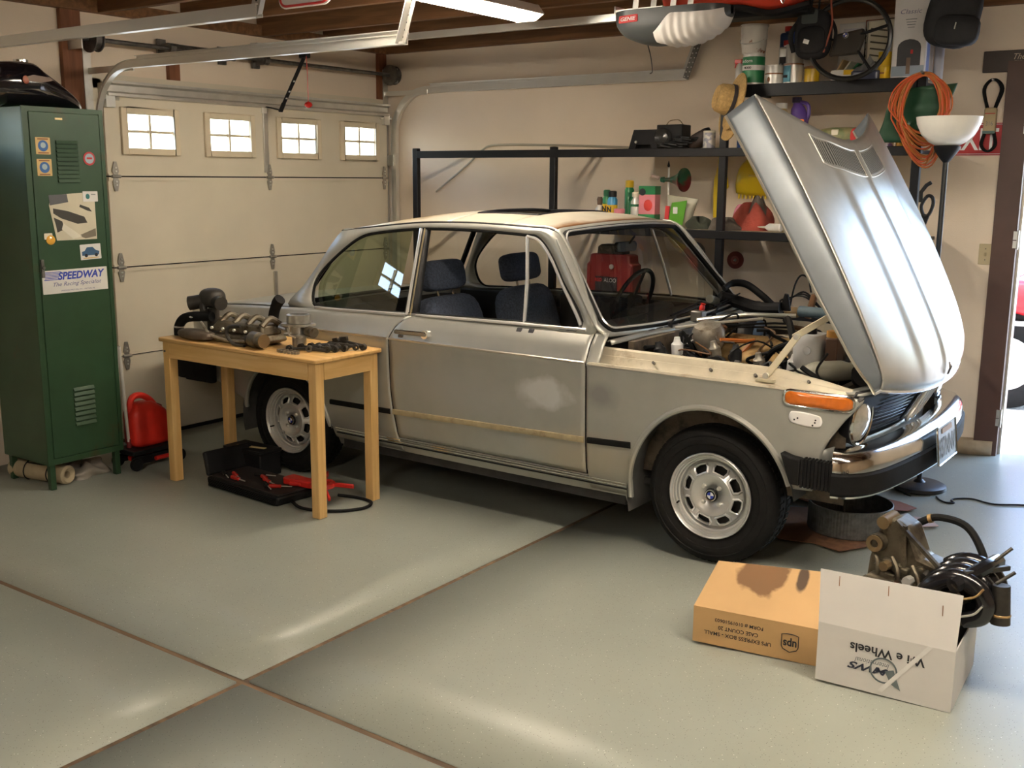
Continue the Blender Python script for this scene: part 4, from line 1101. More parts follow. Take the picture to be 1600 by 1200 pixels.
# wheels ---------------------------------------------------------------------
rimm = mat('wheel_silver', (.68, .68, .67), .33, .68, var=.04)
tirem = mat('tyre_rubber', (.0075, .0072, .007), .75, spec=.22, var=.25, scale=30, bump=.2, bscale=60)
TR = .292
def wheel(x, y, z, s):
    """s: outward side sign"""
    t = thing('wheel_root'); 
    o = Vector((x, y, z)); ax = Vector((0, s, 0))
    tp = [(.172, -.155), (.205, -.170), (.250, -.172), (.275, -.162), (.287, -.148), (.292, -.11), (.292, -.103), (.286, -.102), (.286, -.096), (.292, -.095), (.2925, -.075), (.286, -.074), (.286, -.068), (.292, -.067), (.291, -.030), (.286, -.018), (.277, -.006), (.262, .004), (.255, .0065), (.252, .004), (.235, .009), (.222, .008), (.219, .0045), (.200, .001), (.186, -.008), (.178, -.014), (.172, -.03)]
    bpy.data.objects.remove(t)
    w = MB().lathe(tp, o, ax, 64, closed=True).build('wheel', tirem, car, smooth=30)
    tb = MB()
    for k in range(60):
        a = 2 * PI * k / 60
        for yy, w_ in ((-.05, .034), (-.125, .03)):
            c = o + Vector((math.cos(a) * .2925, s * yy, math.sin(a) * .2925))
            tb.box(c, (.004, w_, .020), Matrix.Rotation(-a, 3, 'Y'))
    tbo = tb.build('tread_blocks', tirem, w, smooth=0); tbo['kind'] = 'stuff'
    # rim barrel and outer lip
    MB().lathe([(.164, -.16), (.160, -.10), (.150, -.06), (.150, -.045), (.160, -.022), (.170, -.012), (.179, -.010), (.183, -.002), (.182, .006), (.178, .008), (.173, .002), (.171, -.005), (.166, -.005), (.163, -.014), (.158, -.015), (.155, -.028), (.150, -.030), (.147, -.046), (.141, -.050), (.1375, -.046)], o, ax, 64, closed=True).build('rim_barrel', rimm, w, smooth=40)
    # disc with eight slots
    d = MB()
    def pt(r, a, h): return o + Vector((math.cos(a) * r, s * h, math.sin(a) * r))
    hts = {.1375: -.046, .132: -.036, .095: -.020, .088: -.012, .070: -.014, .060: -.022, .020: -.022}
    N = 8; off = R(8)
    seg = 10
    for k in range(N * seg):
        a0 = off + 2 * PI * k / (N * seg); a1 = off + 2 * PI * (k + 1) / (N * seg)
        inslot = (k % seg) in (1, 2, 3, 4, 5, 6, 7)
        rs = [.1375, .132, .095, .088, .070, .060, .020]
        for i in range(len(rs) - 1):
            if i == 1 and inslot: continue
            q = [d.P(pt(rs[i], a0, hts[rs[i]])), d.P(pt(rs[i], a1, hts[rs[i]])), d.P(pt(rs[i + 1], a1, hts[rs[i + 1]])), d.P(pt(rs[i + 1], a0, hts[rs[i + 1]]))]
            d.F(*q)
    disc = d.build('wheel_disc', rimm, w, smooth=40, solid=.004)
    for k in range(N):
        a0 = off + 2 * PI * (k + 1 / seg) / N; a1 = off + 2 * PI * (k + 8 / seg) / N; am = (a0 + a1) / 2
        q = [(.132, a0 + .06), (.135, am), (.132, a1 - .06), (.118, a1 + .01), (.098, a1 - .02), (.0945, am), (.098, a0 + .02), (.118, a0 - .01)]
        MB().tube([pt(r, a, ip([(.097, -.017), (.134, -.034)], r)) for r, a in q], .0058, 6, closed=True).build('slot_edge', rimm, disc)
    MB().cyl(o + ax * -.07, o + ax * -.062, .149, n=32).build('brake_drum', under_m, w)
    hub = MB().lathe([(.030, -.026), (.028, -.014), (.025, -.010), (.021, -.008), (.0, -.008)], o, ax, 24).build('hub_cap', blackpaint, w)
    for k in range(4):
        b = MB()
        pts = [pt(0, 0, -.0068)] + [pt(.0145, R(90 * k + 90 * j / 6), -.0068) for j in range(7)]
        b.poly(pts); b.build('roundel_quarter', inkblue if k % 2 else inkwhite, hub, smooth=0)
    b = MB().tube([pt(.0225, 2 * PI * j / 24, -.008) for j in range(24)], .002, 5, closed=True).build('roundel_ring', chrome, hub)
    for k in range(4):
        a = R(45 + 90 * k)
        MB().cyl(pt(.048, a, -.022), pt(.048, a, -.008), .0105, .008, n=6).build('wheel_bolt', steel, w)
    a = R(200)
    MB().cyl(pt(.158, a, -.02), pt(.150, a, .012), .004, n=6).build('valve', rubber, w)
    return w
for s in (-1, 1):
    wheel(0, s * .745, TR + .004 + fz(3.804, -1.605 + s * .7), s)
    wheel(-2.5, s * .748, TR + .001, s)

# interior -------------------------------------------------------------------
MB().span((-2.6, -.68, .31), (-.42, .68, .34)).build('cabin_floor', interior_m, car, smooth=0)
MB().span((-.45, -.66, .33), (-.42, .66, .915)).build('firewall', baydirt, car, smooth=0)
MB().prism([(-.56, .915), (-.80, .935), (-.90, .900), (-.88, .78), (-.60, .72)], (0, -.66, 0), (1, 0, 0), (0, 0, 1), (0, 1.32, 0)).build('dashboard', interior_m, car, bevel=.015)
MB().prism([(-.86, .95), (-.90, .955), (-.93, .93), (-.90, .87), (-.82, .90)], (0, .17, 0), (1, 0, 0), (0, 0, 1), (0, .38, 0)).build('instrument_hood', interior_m, car, bevel=.01)
sw = thing('x'); bpy.data.objects.remove(sw)
wc = Vector((-1.00, .35, .955)); wn = Vector((-1, 0, .42)).normalized(); wu = Vector((.42, 0, 1)).normalized(); wl = Vector((0, 1, 0))
swo = MB().tube([wc + (wl * math.cos(2 * PI * k / 40) + wu * math.sin(2 * PI * k / 40)) * .19 for k in range(40)], .012, 8, closed=True).build('steering_wheel', black, car)
MB().cyl(wc - wn * .03, wc + wn * .02, .055, .045, n=20).build('steering_hub', black, swo)
for a in (200, 340, 90):
    q = wl * math.cos(R(a)) + wu * math.sin(R(a))
    MB().beam(wc + q * .04, wc + q * .185, .03, .006, tuple(wn)).build('steering_spoke', blackpaint, swo)
MB().cyl(wc - wn * .02, wc - wn * .30, .02, n=10).build('steering_column', black, car)
def seat(y):
    def cush(c, d, name, rot=None, par=car):
        mb = MB(); mb.at(Matrix.Translation(c) @ (rot if rot else Matrix()))
        mb.ball((0, 0, 0), d, 20, 12, .45)
        return mb.build(name, seat_m, par, smooth=60)
    sb = cush((-1.66, y, .74), (.075, .245, .27), 'seat_back', rotm('Y', -16))
    cush((-1.36, y, .50), (.27, .25, .10), 'seat_cushion')
    hr = cush((-1.745, y, 1.105), (.050, .165, .080), 'headrest', rotm('Y', -12))
    for dy in (-.06, .06): MB().cyl((-1.705, y + dy, .97), (-1.735, y + dy, 1.06), .006, n=8).build('headrest_post', chrome, hr)
seat(-.35); seat(.36)
mb = MB(); mb.at(Matrix.Translation((-2.28, 0, .66)) @ rotm('Y', -18)); mb.ball((0, 0, 0), (.09, .62, .26), 24, 10, .4); mb.build('rear_seat_back', interior_m, car)
MB().span((-2.52, -.66, .84), (-2.33, .66, .86)).build('parcel_shelf', interior_m, car)
for s in (-1, 1):
    MB().span((-1.66, s * .655, .36), (-.62, s * .685, .935)).build('door_card', interior_m, car, bevel=.01)
    MB().span((-2.4, s * .63, .36), (-1.68, s * .66, .92)).build('quarter_card', interior_m, car, bevel=.01)
MB().tube([(-.80, 0, 1.33), (-.83, 0, 1.29)], .006, 6).prism(rrect(.05, .2, .02), (-.86, 0, 1.275), (0, 0, 1), (0, 1, 0), (.02, 0, 0)).build('rear_view_mirror', black, car, bevel=.004)

# engine bay -------------------------------------------------------------------
MB().span((-.42, -.62, .28), (.12, .62, .31)).build('bay_floor', under_m, car, smooth=0)
MB().span((.42, -.62, .45), (.45, .62, .79)).build('radiator_support', baydirt, car, smooth=0)
MB().span((.35, -.28, .42), (.41, .28, .80)).build('radiator', blackpaint, car, bevel=.008)
MB().span((.345, -.30, .79), (.415, .30, .84)).build('radiator_tank', mat('brass_tank', (.30, .20, .10), .5, .7, var=.3), car, bevel=.012)
eng = thing('tmp'); bpy.data.objects.remove(eng)
E_ = Matrix.Translation((0, .02, .60)) @ rotm('X', 30)
blk = MB().at(E_).span((-.32, -.15, -.22), (.26, .15, .10)).build('engine_block', grime, car, bevel=.015)
MB().at(E_).span((-.31, -.13, .10), (.25, .13, .22)).build('cylinder_head', alloy, blk, bevel=.012)
def vcov(u, v):
    x = -.30 + .53 * u; a = PI * v
    c = math.cos(a); yy = .115 * math.copysign(abs(c) ** .55, c); zz = .225 + .085 * math.sin(a) ** .6 * min(1, (min(u, 1 - u) * 14) ** .5 + .0)
    return (x, yy, zz)
MB().at(E_).grid(vcov, 24, 14).build('valve_cover', gold, blk, smooth=50)
MB().at(E_).cyl((.05, 0, .30), (.05, 0, .335), .032, .028, n=14).build('oil_cap', gold, blk)
for k in range(4):
    x = -.24 + .14 * k
    MB().at(E_).tube(cr([(x, -.12, .16), (x, -.20, .17), (x + .02, -.27, .13), (x + .02, -.30, .05)], 5), .024, 10).build('intake_runner', alloy, blk)
    MB().at(E_).tube(cr([(x, .13, .12), (x, .19, .10), (x, .22, .0), (x, .22, -.1)], 4), .024, 8).build('exhaust_runner', dsteel, blk)
    random.seed(40 + k)
    MB().tube(cr([(-.33, -.12, .93), (-.2 + .1 * k, -.10 + .05 * k, 1.0 - .02 * k), (x, .0, .89), (x, .05, .84)], 5), .005, 6).build('plug_lead', black, blk)
MB().cyl((.27, .02, .62), (.31, .02, .62), .075, n=20).build('crank_pulley', dsteel, blk)
fan = MB().cyl((.32, .0, .72), (.35, .0, .72), .04, n=14)
for k in range(5): fan.box((.335, .12 * math.cos(k * 1.2566), .72 + .12 * math.sin(k * 1.2566)), (.008, .14, .06), Matrix.Rotation(k * 1.2566, 3, 'X') @ Matrix.Rotation(.0, 3, 'Y'))
fan.build('cooling_fan', blackpaint, car)
MB().lathe([(.045, 0), (.06, .01), (.075, .05), (.075, .09), (.06, .12), (.02, .13)], (-.28, -.20, .84), (0, -.3, 1), 18).build('carburettor', alloy, car)
MB().cyl((-.33, -.16, .80), (-.25, -.14, .95), .035, .028, n=12).build('distributor', mat('bakelite', (.20, .08, .03), .4), car)
MB().lathe([(.02, .0), (.11, .01), (.12, .04), (.12, .08), (.10, .11), (.03, .12)], (-.40, .42, .80), (1, 0, .1), 24).build('brake_booster', blackpaint, car)
MB().cyl((-.30, .42, .81), (-.12, .42, .83), .022, n=12).build('master_cylinder', alloy, car)
# pale washer tank, battery, horn duct, hoses, wiring
def tankf(u, v):
    a = 2 * PI * u; r = lambda q: math.copysign(abs(q) ** .45, q)
    k = ip([(0, .80), (.25, .95), (.9, 1), (1, .86)], v)
    return (.28 + .060 * k * r(math.cos(a)), -.44 + .075 * k * r(math.sin(a)), .845 + .145 * v)
tk = MB().grid(tankf, 32, 8); tk.poly([tankf(k / 32, 1) for k in range(32)])
tk = tk.build('washer_tank', greytank, car, smooth=50)
MB().cyl((.28, -.44, .988), (.28, -.44, 1.012), .022, n=14).build('tank_cap', black, tk)
MB().lathe([(.016, 0), (.018, .002), (.016, .004), (.012, .002)], (.292, -.5155, .93), (0, -1, 0), 14).build('tank_mark', mat('tank_mark', (.5, .5, .5), .4), tk)
MB().span((.355, -.49, .80), (.405, -.40, .985)).build('relay_box', mat('relay_brown', (.10, .05, .03), .4), car, bevel=.006)
MB().cyl((.375, -.445, .985), (.375, -.445, 1.01), .03, n=12).build('relay_cap', mat('relay_gold', (.55, .28, .06), .35), car)
dsm = mat('duct_grey', (.28, .27, .22), .5, .3, var=.1)
MB().tube([(.25, -.56, .835), (.34, -.55, .855), (.43, -.50, .860), (.475, -.46, .855)], [.012, .04, .042, .03], 12).build('air_duct', dsm, car)
MB().cyl((.455, -.47, .868), (.50, -.44, .868), .026, n=12).build('duct_collar', inner_m, car)
MB().lathe([(.01, 0), (.03, .005), (.045, .03), (.05, .035)], (.50, -.52, .83), (.6, -.3, .5), 16).build('horn', black, car)
bl = mat('hose_blue', (.10, .16, .20), .5, var=.2)
MB().cyl((-.05, .30, .985), (.14, .28, .985), .026, n=14).build('roll_tube', bl, car)
MB().cyl((.14, .28, .985), (.19, .276, .985), .027, n=14).build('tube_end', mat('tube_yellow', (.62, .42, .05), .45), car)
MB().tube(cr([(-.02, .05, .97), (.05, -.10, .99), (.12, -.22, .93), (.18, -.30, .84)], 6), .016, 8).build('radiator_hose', rubber, car)
MB().tube(cr([(.02, -.30, .82), (.10, -.36, .90), (.20, -.34, .93), (.32, -.30, .88)], 6), .013, 8).build('heater_hose', rubber, car)
MB().tube([(-.40, -.10, .955), (-.20, .02, .985), (.0, .12, .985)], .010, 8).build('throttle_rod', steel, car)
MB().tube([(-.42, -.28, .935), (-.25, -.20, .965), (-.08, -.08, .985)], .007, 6).build('bonnet_cable', steel, car)
random.seed(5)
cols = [rubber, black, mat('wire_orange', (.40, .12, .02), .5), mat('wire_brown', (.12, .06, .025), .5), rubber, black, rubber, dsteel]
for k in range(80):
    x0 = random.uniform(-.40, .30); y0 = random.uniform(-.60, .10); z0 = random.uniform(.72, .90)
    pts = [(x0, y0, z0)]
    for j in range(3):
        x0 += random.uniform(-.11, .13); y0 += random.uniform(-.12, .10); z0 += random.uniform(-.08, .08)
        pts.append((max(-.4, min(.42, x0)), max(-.6, min(.25, y0)), max(.60, min(.955, z0))))
    MB().tube(cr(pts, 5), random.choice((.004, .005, .007, .010)), 6).build('wiring', random.choice(cols), car)
for k in range(22):
    x0 = random.uniform(-.36, .38); y0 = random.uniform(-.60, -.12); z0 = random.uniform(.74, .87)
    MB().lathe([(.012, 0), (.024, .006), (.026, .05), (.016, .06), (.012, .08)], (x0, y0, z0), (random.uniform(-.4, .4), random.uniform(-.4, .4), 1), 12).build('fitting', random.choice((alloy, gold, dsteel, black, greytank)), car)
# relay and red clip on the cowl
MB().span((-.46, -.05, .935), (-.40, .01, .99)).build('cowl_valve', dsteel, car, bevel=.008)
MB().lathe([(.012, 0), (.014, .02), (.01, .03), (.014, .038)], (-.425, .0, .985), (.2, .1, 1), 10).build('valve_cap', red, car)
# black air manifold resting at the far bay edge
mf = MB().tube(cr([(-.52, .46, 1.05), (-.50, .52, 1.075), (-.44, .56, 1.07), (-.36, .57, 1.02), (-.30, .58, .97)], 5), [.016] * 5 + [.019] * 16, 10, flat=(1, .8)).build('air_manifold', black, car)
MB().tube(cr([(-.56, .50, 1.0), (-.50, .55, .98), (-.38, .57, .95), (-.25, .57, .955)], 5), .034, 10).build('manifold_body', black, mf)
MB().prism([(-.03, 0), (.03, 0), (.012, .085), (-.006, .09)], (-.235, .585, .945), (1, 0, 0), (0, 0, 1), (0, .02, 0)).build('manifold_tab', black, mf, bevel=.004)
MB().tube([(-.57, .40, 1.0), (-.575, .47, .985), (-.56, .52, .965)], .022, 10).build('manifold_elbow', steel, mf)

tl = thing('inspection_lamp', 'brown handled inspection lamp with looped black cable on the far fender', 'work light', (3.63, -.90, .905))
MB().at(trs((0, 0, .0), ry=14)).prism(rrect(.035, .03, .01), (.02, 0, .0), (1, 0, 0), (0, 1, 0), (0, 0, .13)).build('handle', mat('handle_brown', (.22, .11, .05), .5), tl, bevel=.005)
MB().tube([(.05, 0, .125), (.06, 0, .15), (.045, 0, .16)], .006, 6).build('hook', mat('handle_brown', (.22, .11, .05), .5), tl)
for q in range(3): MB().tube(cr([(.0, .0, .01), (-.09 - .02 * q, -.01, .05 + .01 * q), (-.07, .01, .10), (.0, .0, .105 + .012 * q), (.09, .0, .05)], 6), .005, 6).build('cable', black, tl)
MB().tube(cr([(-.08, 0, .05), (-.06, 0, .16), (-.03, 0, .215), (.01, 0, .20), (.03, 0, .13)], 6), .005, 6).build('cable', black, tl)
mb = MB(); mb.at(trs((-.06, 0, .02))); mb.ball((0, 0, 0), (.05, .035, .03), 14, 8); mb.build('lamp_guard', mat('guard_tan', (.25, .17, .08), .5), tl)
# ------------------------------------------------------------------ black storage rack along the side wall
SF, SB = -.55, -.08
rack = thing('storage_rack', 'long black steel storage rack standing along the cream side wall', 'shelf', (0, 0, 0))
particle = mat('particle_board', (.50, .40, .26), .8, var=.12, scale=60)
PX = (.69, 1.825, 2.977, 4.043)
for i, x in enumerate(PX):
    top = 2.125 if i >= 2 else 1.80
    for y in (SF,):
        z0 = fz(x, y)
        MB().span((x - .022, y - .018, z0), (x + .022, y + .018, top)).build('post', blackpaint, rack, bevel=.004)
def tier(z, xa, xb, h=.048, decks=((0, 1),) * 3):
    for y in (SF - .012,):
        MB().span((xa + .022, y - .012, z - h), (xb - .022, y + .012, z)).build('beam', blackpaint, rack, bevel=.003)
    for i, (a, b) in enumerate(zip(PX, PX[1:])):
        if a >= xa - .01 and b <= xb + .01:
            if decks[i]: MB().span((a + .024 + (b - a) * decks[i][0], SF + .004, z - .016), (a - .024 + (b - a) * decks[i][1], SB - .002, z - .002)).build('deck', particle, rack, smooth=0)
            for x in (a + .03, b - .03): MB().span((x - .012, SF, z - .034), (x + .012, -.002, z - .016)).build('cross_bar', blackpaint, rack, smooth=0)
tier(1.782, PX[0], PX[3], decks=(None, (.35, 1), (0, 1))); tier(1.318, PX[0], PX[3], decks=(None, (.12, 1), (0, 1))); tier(.88, PX[0], PX[3], decks=(None, (.0, .55), None)); tier(2.122, PX[2], PX[3], .068)
ZU, ZM, ZL, ZB = 2.121, 1.781, 1.317, .879
MIDY = -.32

def lathe_item(name, label, cat, loc, prof, m, parts=(), n=20, group=None):
    """parts: (name, profile, material)"""
    t = thing(name, label, cat, loc, group=group)
    MB().lathe(prof, n=n).build('body', m, t)
    for nm, pf, pm in parts: MB().lathe(pf, n=n).build(nm, pm, t)
    return t
def canp(r, h): return [(r * .94, 0), (r, .003), (r, h - .004), (r * 1.03, h - .003), (r * 1.03, h), (r * .9, h), (r * .88, h - .006)]
def band(r, z0, z1): return [(r + .0008, z0), (r + .0016, z0), (r + .0016, z1), (r + .0008, z1)]
tin = mat('tin_white', (.66, .63, .58), .3, .2, var=.04)
grn = mat('label_green', (.02, .20, .07), .4); gdk = mat('label_dkgreen', (.01, .10, .04), .4)
cyan = mat('label_cyan', (.16, .42, .55), .4); tan = mat('label_tan', (.55, .40, .20), .5); brown = mat('label_brown', (.25, .10, .03), .5)
blue = mat('label_blue', (.02, .07, .33), .35); dblue = mat('jug_blue', (.015, .035, .10), .35); ylw = mat('label_yellow', (.75, .48, .02), .3)
pink = mat('label_pink', (.75, .25, .30), .45); purple = mat('purple_plastic', (.10, .05, .25), .35); silver = mat('bag_silver', (.45, .46, .46), .3, .6)
cream = mat('cream_plastic', (.72, .66, .52), .4)
# upper tier
g = lathe_item('paint_can', 'white can with green label reading 4000 at the left end of the top shelf', 'can', (3.085, -.44, ZU), canp(.060, .175), tin, [('label', band(.060, .018, .158), grn), ('label_band', [(.0618, .085), (.0626, .085), (.0626, .112), (.0618, .112)], white)])
text('lettering', 'adorn', inkwhite, g, (-.012, -.0632, .135), (1, 0, 0), (0, 0, 1), w=.06, h=.018)
text('lettering', '4000', ink, g, (-.008, -.0636, .098), (1, 0, 0), (0, 0, 1), w=.042, h=.014, bold=.02)
bk = lathe_item('plastic_bucket', 'white drip-stained bucket stacked on the green labelled can', 'bucket', (3.072, -.42, ZU + .176), [(.060, 0), (.064, .003), (.070, .06), (.075, .15), (.079, .15), (.079, .158), (.072, .158), (.066, .01)], mat('bucket_white', (.66, .62, .56), .5, dirt=(.28, .10, .05), dlo=.60, dhi=.66, dscale=24))
MB().tube([(-.078 * math.cos(a), -.08 * math.sin(a), .085 - .035 * math.sin(a)) for a in [PI * k / 14 for k in range(15)]], .002, 5).build('wire_handle', steel, bk)
t = lathe_item('spray_bottle', 'small white spray bottle with red trigger behind the straw hats', 'bottle', (2.985, -.40, ZU), [(.022, 0), (.024, .004), (.024, .10), (.011, .125), (.011, .135)], tin)
MB().span((-.03, -.01, .133), (.014, .01, .157)).beam((-.02, 0, .14), (-.03, 0, .11), .008, .006).build('trigger', red, t, bevel=.003)
def jug(name, label, loc, w, d, h, m, capm, neck=.02, lab=None):
    t = thing(name, label, 'bottle', loc)
    mb = MB().prism(rrect(w, d, min(w, d) * .25), (0, 0, 0), (1, 0, 0), (0, 1, 0), (0, 0, h))
    mb.build('body', m, t, bevel=.012)
    MB().cyl((0, 0, h), (0, 0, h + .02), neck, n=14).build('neck', m, t)
    MB().cyl((0, 0, h + .008), (0, 0, h + .035), neck * 1.2, n=14).build('cap', capm, t)
    if lab: MB().span((-w * .38, -d / 2 - .0015, h * .25), (w * .38, -d / 2, h * .75)).build('label', lab, t)
    return t
jug('oil_jug', 'dark blue oil jug with red cap at the back of the top shelf', (3.195, -.22, ZU), .085, .07, .305, dblue, red, lab=mat('label_navy', (.05, .08, .17), .4))
lathe_item('cleaner_can', 'tall bright blue can behind the black and white bottle', 'can', (3.262, -.24, ZU), [(.028, 0), (.029, .004), (.029, .31), (.022, .325), (.022, .33)], blue, [('cap', [(.020, .33), (.024, .332), (.024, .352), (.018, .355)], mat('cap_grey', (.3, .3, .3), .4))])
w = jug('bleach_jug', 'white bottle with bold black lettering above the first white can', (3.235, -.33, ZU), .085, .06, .215, tin, red, lab=ink)
text('lettering', 'Loc', inkwhite, w, (0, -.0325, .11), (1, 0, 0), (0, 0, 1), w=.05, h=.03, bold=.03)
a = lathe_item('paint_can', 'white can with brown picture beside the green labelled can', 'can', (3.222, -.47, ZU), canp(.049, .105), tin, [('label_mark', [(.0498, .055), (.0504, .055), (.0504, .062), (.0498, .062)], brown)])
MB().ball((-.012, -.049, .028), (.008, .003, .014), 8, 6).build('label_picture', brown, a)
b = lathe_item('paint_can', 'white can with pale blue label stacked under another can', 'can', (3.330, -.47, ZU), canp(.052, .108), tin, [('rim', [(.0525, .100), (.0545, .1), (.0545, .106), (.0525, .106)], brown)])
MB().grid(lambda u, v: (.0535 * math.sin(-1.0 + 1.1 * u), -.0535 * math.cos(-1.0 + 1.1 * u), .01 + .085 * v), 8, 1).build('label', cyan, b, solid=.001)
MB().span((-.035, -.056, .032), (-.012, -.052, .046)).build('label_box', ink, b)
lathe_item('paint_can', 'plain white can stacked on the can with the pale blue label', 'can', (3.33, -.46, ZU + .1095), canp(.047, .10), tin)
lathe_item('jar', 'small yellow tin beside the pale blue labelled can', 'tin', (3.432, -.46, ZU), canp(.040, .076), ylw, [('lid', [(.039, .076), (.042, .077), (.042, .088), (.036, .09)], brown)])
t = thing('book_stack', 'short row of pale booklets leaning behind the hanging steering wheel', 'books', (3.56, -.36, ZU))
for k, (c, tl) in enumerate(((tan, 28), (cream, 34), (grn, 42), (tin, 48))):
    MB().at(trs((.022 * k - .03, .02 * k, .004), ry=tl)).span((-.004, -.08, 0), (.004, .08, .13)).build('booklet', c, t)
w = thing('carton', 'white carton with yellow panel in front of the booklets', 'box', (3.62, -.46, ZU)); MB().span((-.075, -.03, 0), (.075, .03, .062)).build('body', tin, w, bevel=.002)
MB().span((-.005, -.0315, .035), (.055, -.03, .06)).build('label', ylw, w); MB().span((.0, -.0315, .0), (.05, -.03, .02)).build('label', ink, w)
t = thing('plastic_tray', 'dark tray holding a crumpled clear bag on the top shelf', 'tray', (3.735, -.44, ZU)); MB().prism(rrect(.15, .16, .02), (0, 0, 0), (1, 0, 0), (0, 1, 0), (0, 0, .05)).build('tray', mat('tray_blue', (.06, .07, .12), .3), t, bevel=.008)
random.seed(3); MB().grid(lambda u, v: (-.065 + .13 * u, -.075 + .14 * v, .048 + .03 * random.random() * min(u, 1 - u, v, 1 - v) * 6), 8, 8).build('clear_bag', silver, t, smooth=20)
t = thing('louvre_heater', 'pale beige louvred metal panel box at the back of the top shelf', 'heater', (3.79, -.24, ZU)); MB().span((-.13, -.04, 0), (.13, .04, .335)).build('case', cream, t, bevel=.012)
for k in range(8): MB().beam((-.11, -.042, .05 + .034 * k), (-.02, -.042, .035 + .034 * k), .006, .008).beam((.02, -.042, .035 + .034 * k), (.11, -.042, .05 + .034 * k), .006, .008).build('louvre', mat('louvre_dark', (.10, .09, .06), .6), t)
MB().tube([(-.135, -.045, .0), (-.135, -.045, .33), (.13, -.045, .335)], .006, 6).build('chrome_edge', chrome, t)
t = thing('carton', 'plain white carton at the back beside the louvred panel', 'box', (3.57, -.20, ZU)); MB().span((-.075, -.05, 0), (.075, .05, .33)).build('body', tin, t, bevel=.003)
MB().span((-.05, -.0515, .2), (.05, -.05, .3)).build('label', mat('label_lilac', (.5, .46, .5), .5), t)
for k in range(2):
    q = lathe_item('yellow_tin', ('lower' if k == 0 else 'upper') + ' yellow tin of the pair beside the white mailbox carton', 'tin', (3.822, -.47, ZU + .071 * k), canp(.033, .070), ylw, group='stacked yellow tins')
    MB().span((-.016, -.0355, .03), (.01, -.032, .038)).build('label_mark', brown, q)
# mailbox carton
mbx = thing('mailbox_carton', 'tall white carton printed with a black mailbox picture on the top shelf', 'box', (3.958, -.46, ZU))
MB().span((-.083, -.075, 0), (.083, .075, .40)).build('body', mat('carton_white', (.66, .64, .63), .55), mbx, bevel=.002)
MB().prism([(-.058, 0), (.058, 0), (.058, .09)] + [(.058 * math.cos(R(180 * k / 8)), .09 + .04 * math.sin(R(180 * k / 8))) for k in range(1, 8)] + [(-.058, .09)], (.002, -.0752, .06), (1, 0, 0), (0, 0, 1), (0, -.0012, 0)).build('mailbox_picture', mat('print_charcoal', (.05, .05, .055), .5), mbx)
MB().prism(rrect(.16, .05, .002), (0, -.0752, .035), (1, 0, 0), (0, 0, 1), (0, -.0013, 0)).build('sky_panel', mat('print_sky', (.30, .36, .44), .5), mbx)
MB().span((-.008, -.0775, .02), (.012, -.0765, .10)).build('post_picture', mat('print_brown', (.2, .13, .09), .5), mbx)
MB().span((.01, -.0775, .118), (.022, -.0765, .138)).build('flag_picture', inkred, mbx)
text('lettering', 'Classic', mat('print_slate', (.16, .16, .26), .6), mbx, (.0, -.0755, .325), (1, 0, 0), (0, 0, 1), w=.105, h=.022, shear=.25)
for k in range(4): MB().span((-.025 + .004 * k, -.0762, .285 - .013 * k), (.03 - .003 * k, -.0752, .288 - .013 * k)).build('print_line', inkgrey, mbx)
MB().span((-.06, -.0762, .385), (.06, -.0752, .40)).build('print_bar', inkblue, mbx)
MB().span((.0832, -.05, .02), (.0842, .0, .38)).build('side_print', mat('print_periwinkle', (.15, .20, .42), .5), mbx)
t = thing('paper_roll', 'grey paper roll standing beside the mailbox carton', 'roll', (4.075, -.40, ZU)); MB().cyl((0, 0, 0), (0, 0, .30), .024, n=14).build('roll', mat('roll_grey', (.42, .42, .47), .6), t); MB().cyl((0, 0, .30), (0, 0, .302), .014, n=12).build('core', ink, t)

# middle tier
t = thing('audio_tray', 'shallow black slanted tray at the left of the middle shelf clutter', 'tray', (2.385, -.40, ZM))
MB().prism([(-.10, 0), (-.055, 0), (-.045, .03), (.05, .03), (.06, 0), (.11, 0), (.11, .118), (-.065, .118)], (0, -.02, 0), (1, 0, 0), (0, 0, 1), (0, .03, 0)).build('panel', blackpaint, t, smooth=0)
MB().prism([(-.10, 0), (.11, 0), (.11, .118), (-.065, .118)], (0, .03, 0), (1, 0, 0), (0, 0, 1), (0, .12, 0)).build('case', black, t, bevel=.004)
MB().cyl((-.045, -.022, .045), (-.045, -.03, .045), .008, n=10).build('knob', steel, t)
t = thing('loudspeaker_box', 'black box with dark round driver behind loose cables on the middle shelf', 'speaker', (2.56, -.36, ZM))
MB().span((-.085, -.06, 0), (.085, .06, .145)).build('case', black, t, bevel=.006)
MB().lathe([(.055, 0), (.058, .012), (.05, .02), (.03, .006), (.012, .012), (0, .014)], (-.035, -.061, .07), (0, -1, 0), 22).build('driver', mat('driver_dark', (.05, .05, .05), .25, .5), t)
MB().tube(cr([(-.04, -.02, .145), (-.01, -.03, .168), (.04, -.02, .172), (.06, .0, .147)], 6), .003, 5).build('cable', mat('cable_tan', (.22, .15, .06), .5), t)
t = thing('cable_heap', 'heap of black cables and bags on the middle shelf', 'cables', (2.66, -.47, ZM))
random.seed(9)
for k in range(9):
    a0 = random.uniform(0, 6.28); pts = []
    for j in range(14):
        a = a0 + j * .6; r = .05 + .02 * math.sin(j + k)
        pts.append((-.06 + .015 * k + r * 1.2 * math.cos(a), r * .7 * math.sin(a), .012 + .008 * k * .8 + .006 * math.sin(a * 2)))
    MB().tube(pts, .007, 6).build('cable', black, t)
t = thing('camera_bag', 'rounded dark brown case leaning by the patterned tin', 'case', (2.765, -.42, ZM))
mb = MB(); mb.at(trs((0, 0, .055), ry=-28)); mb.ball((0, 0, 0), (.075, .055, .042), 18, 10, .6); mb.build('body', mat('case_brown', (.025, .014, .011), .6), t)
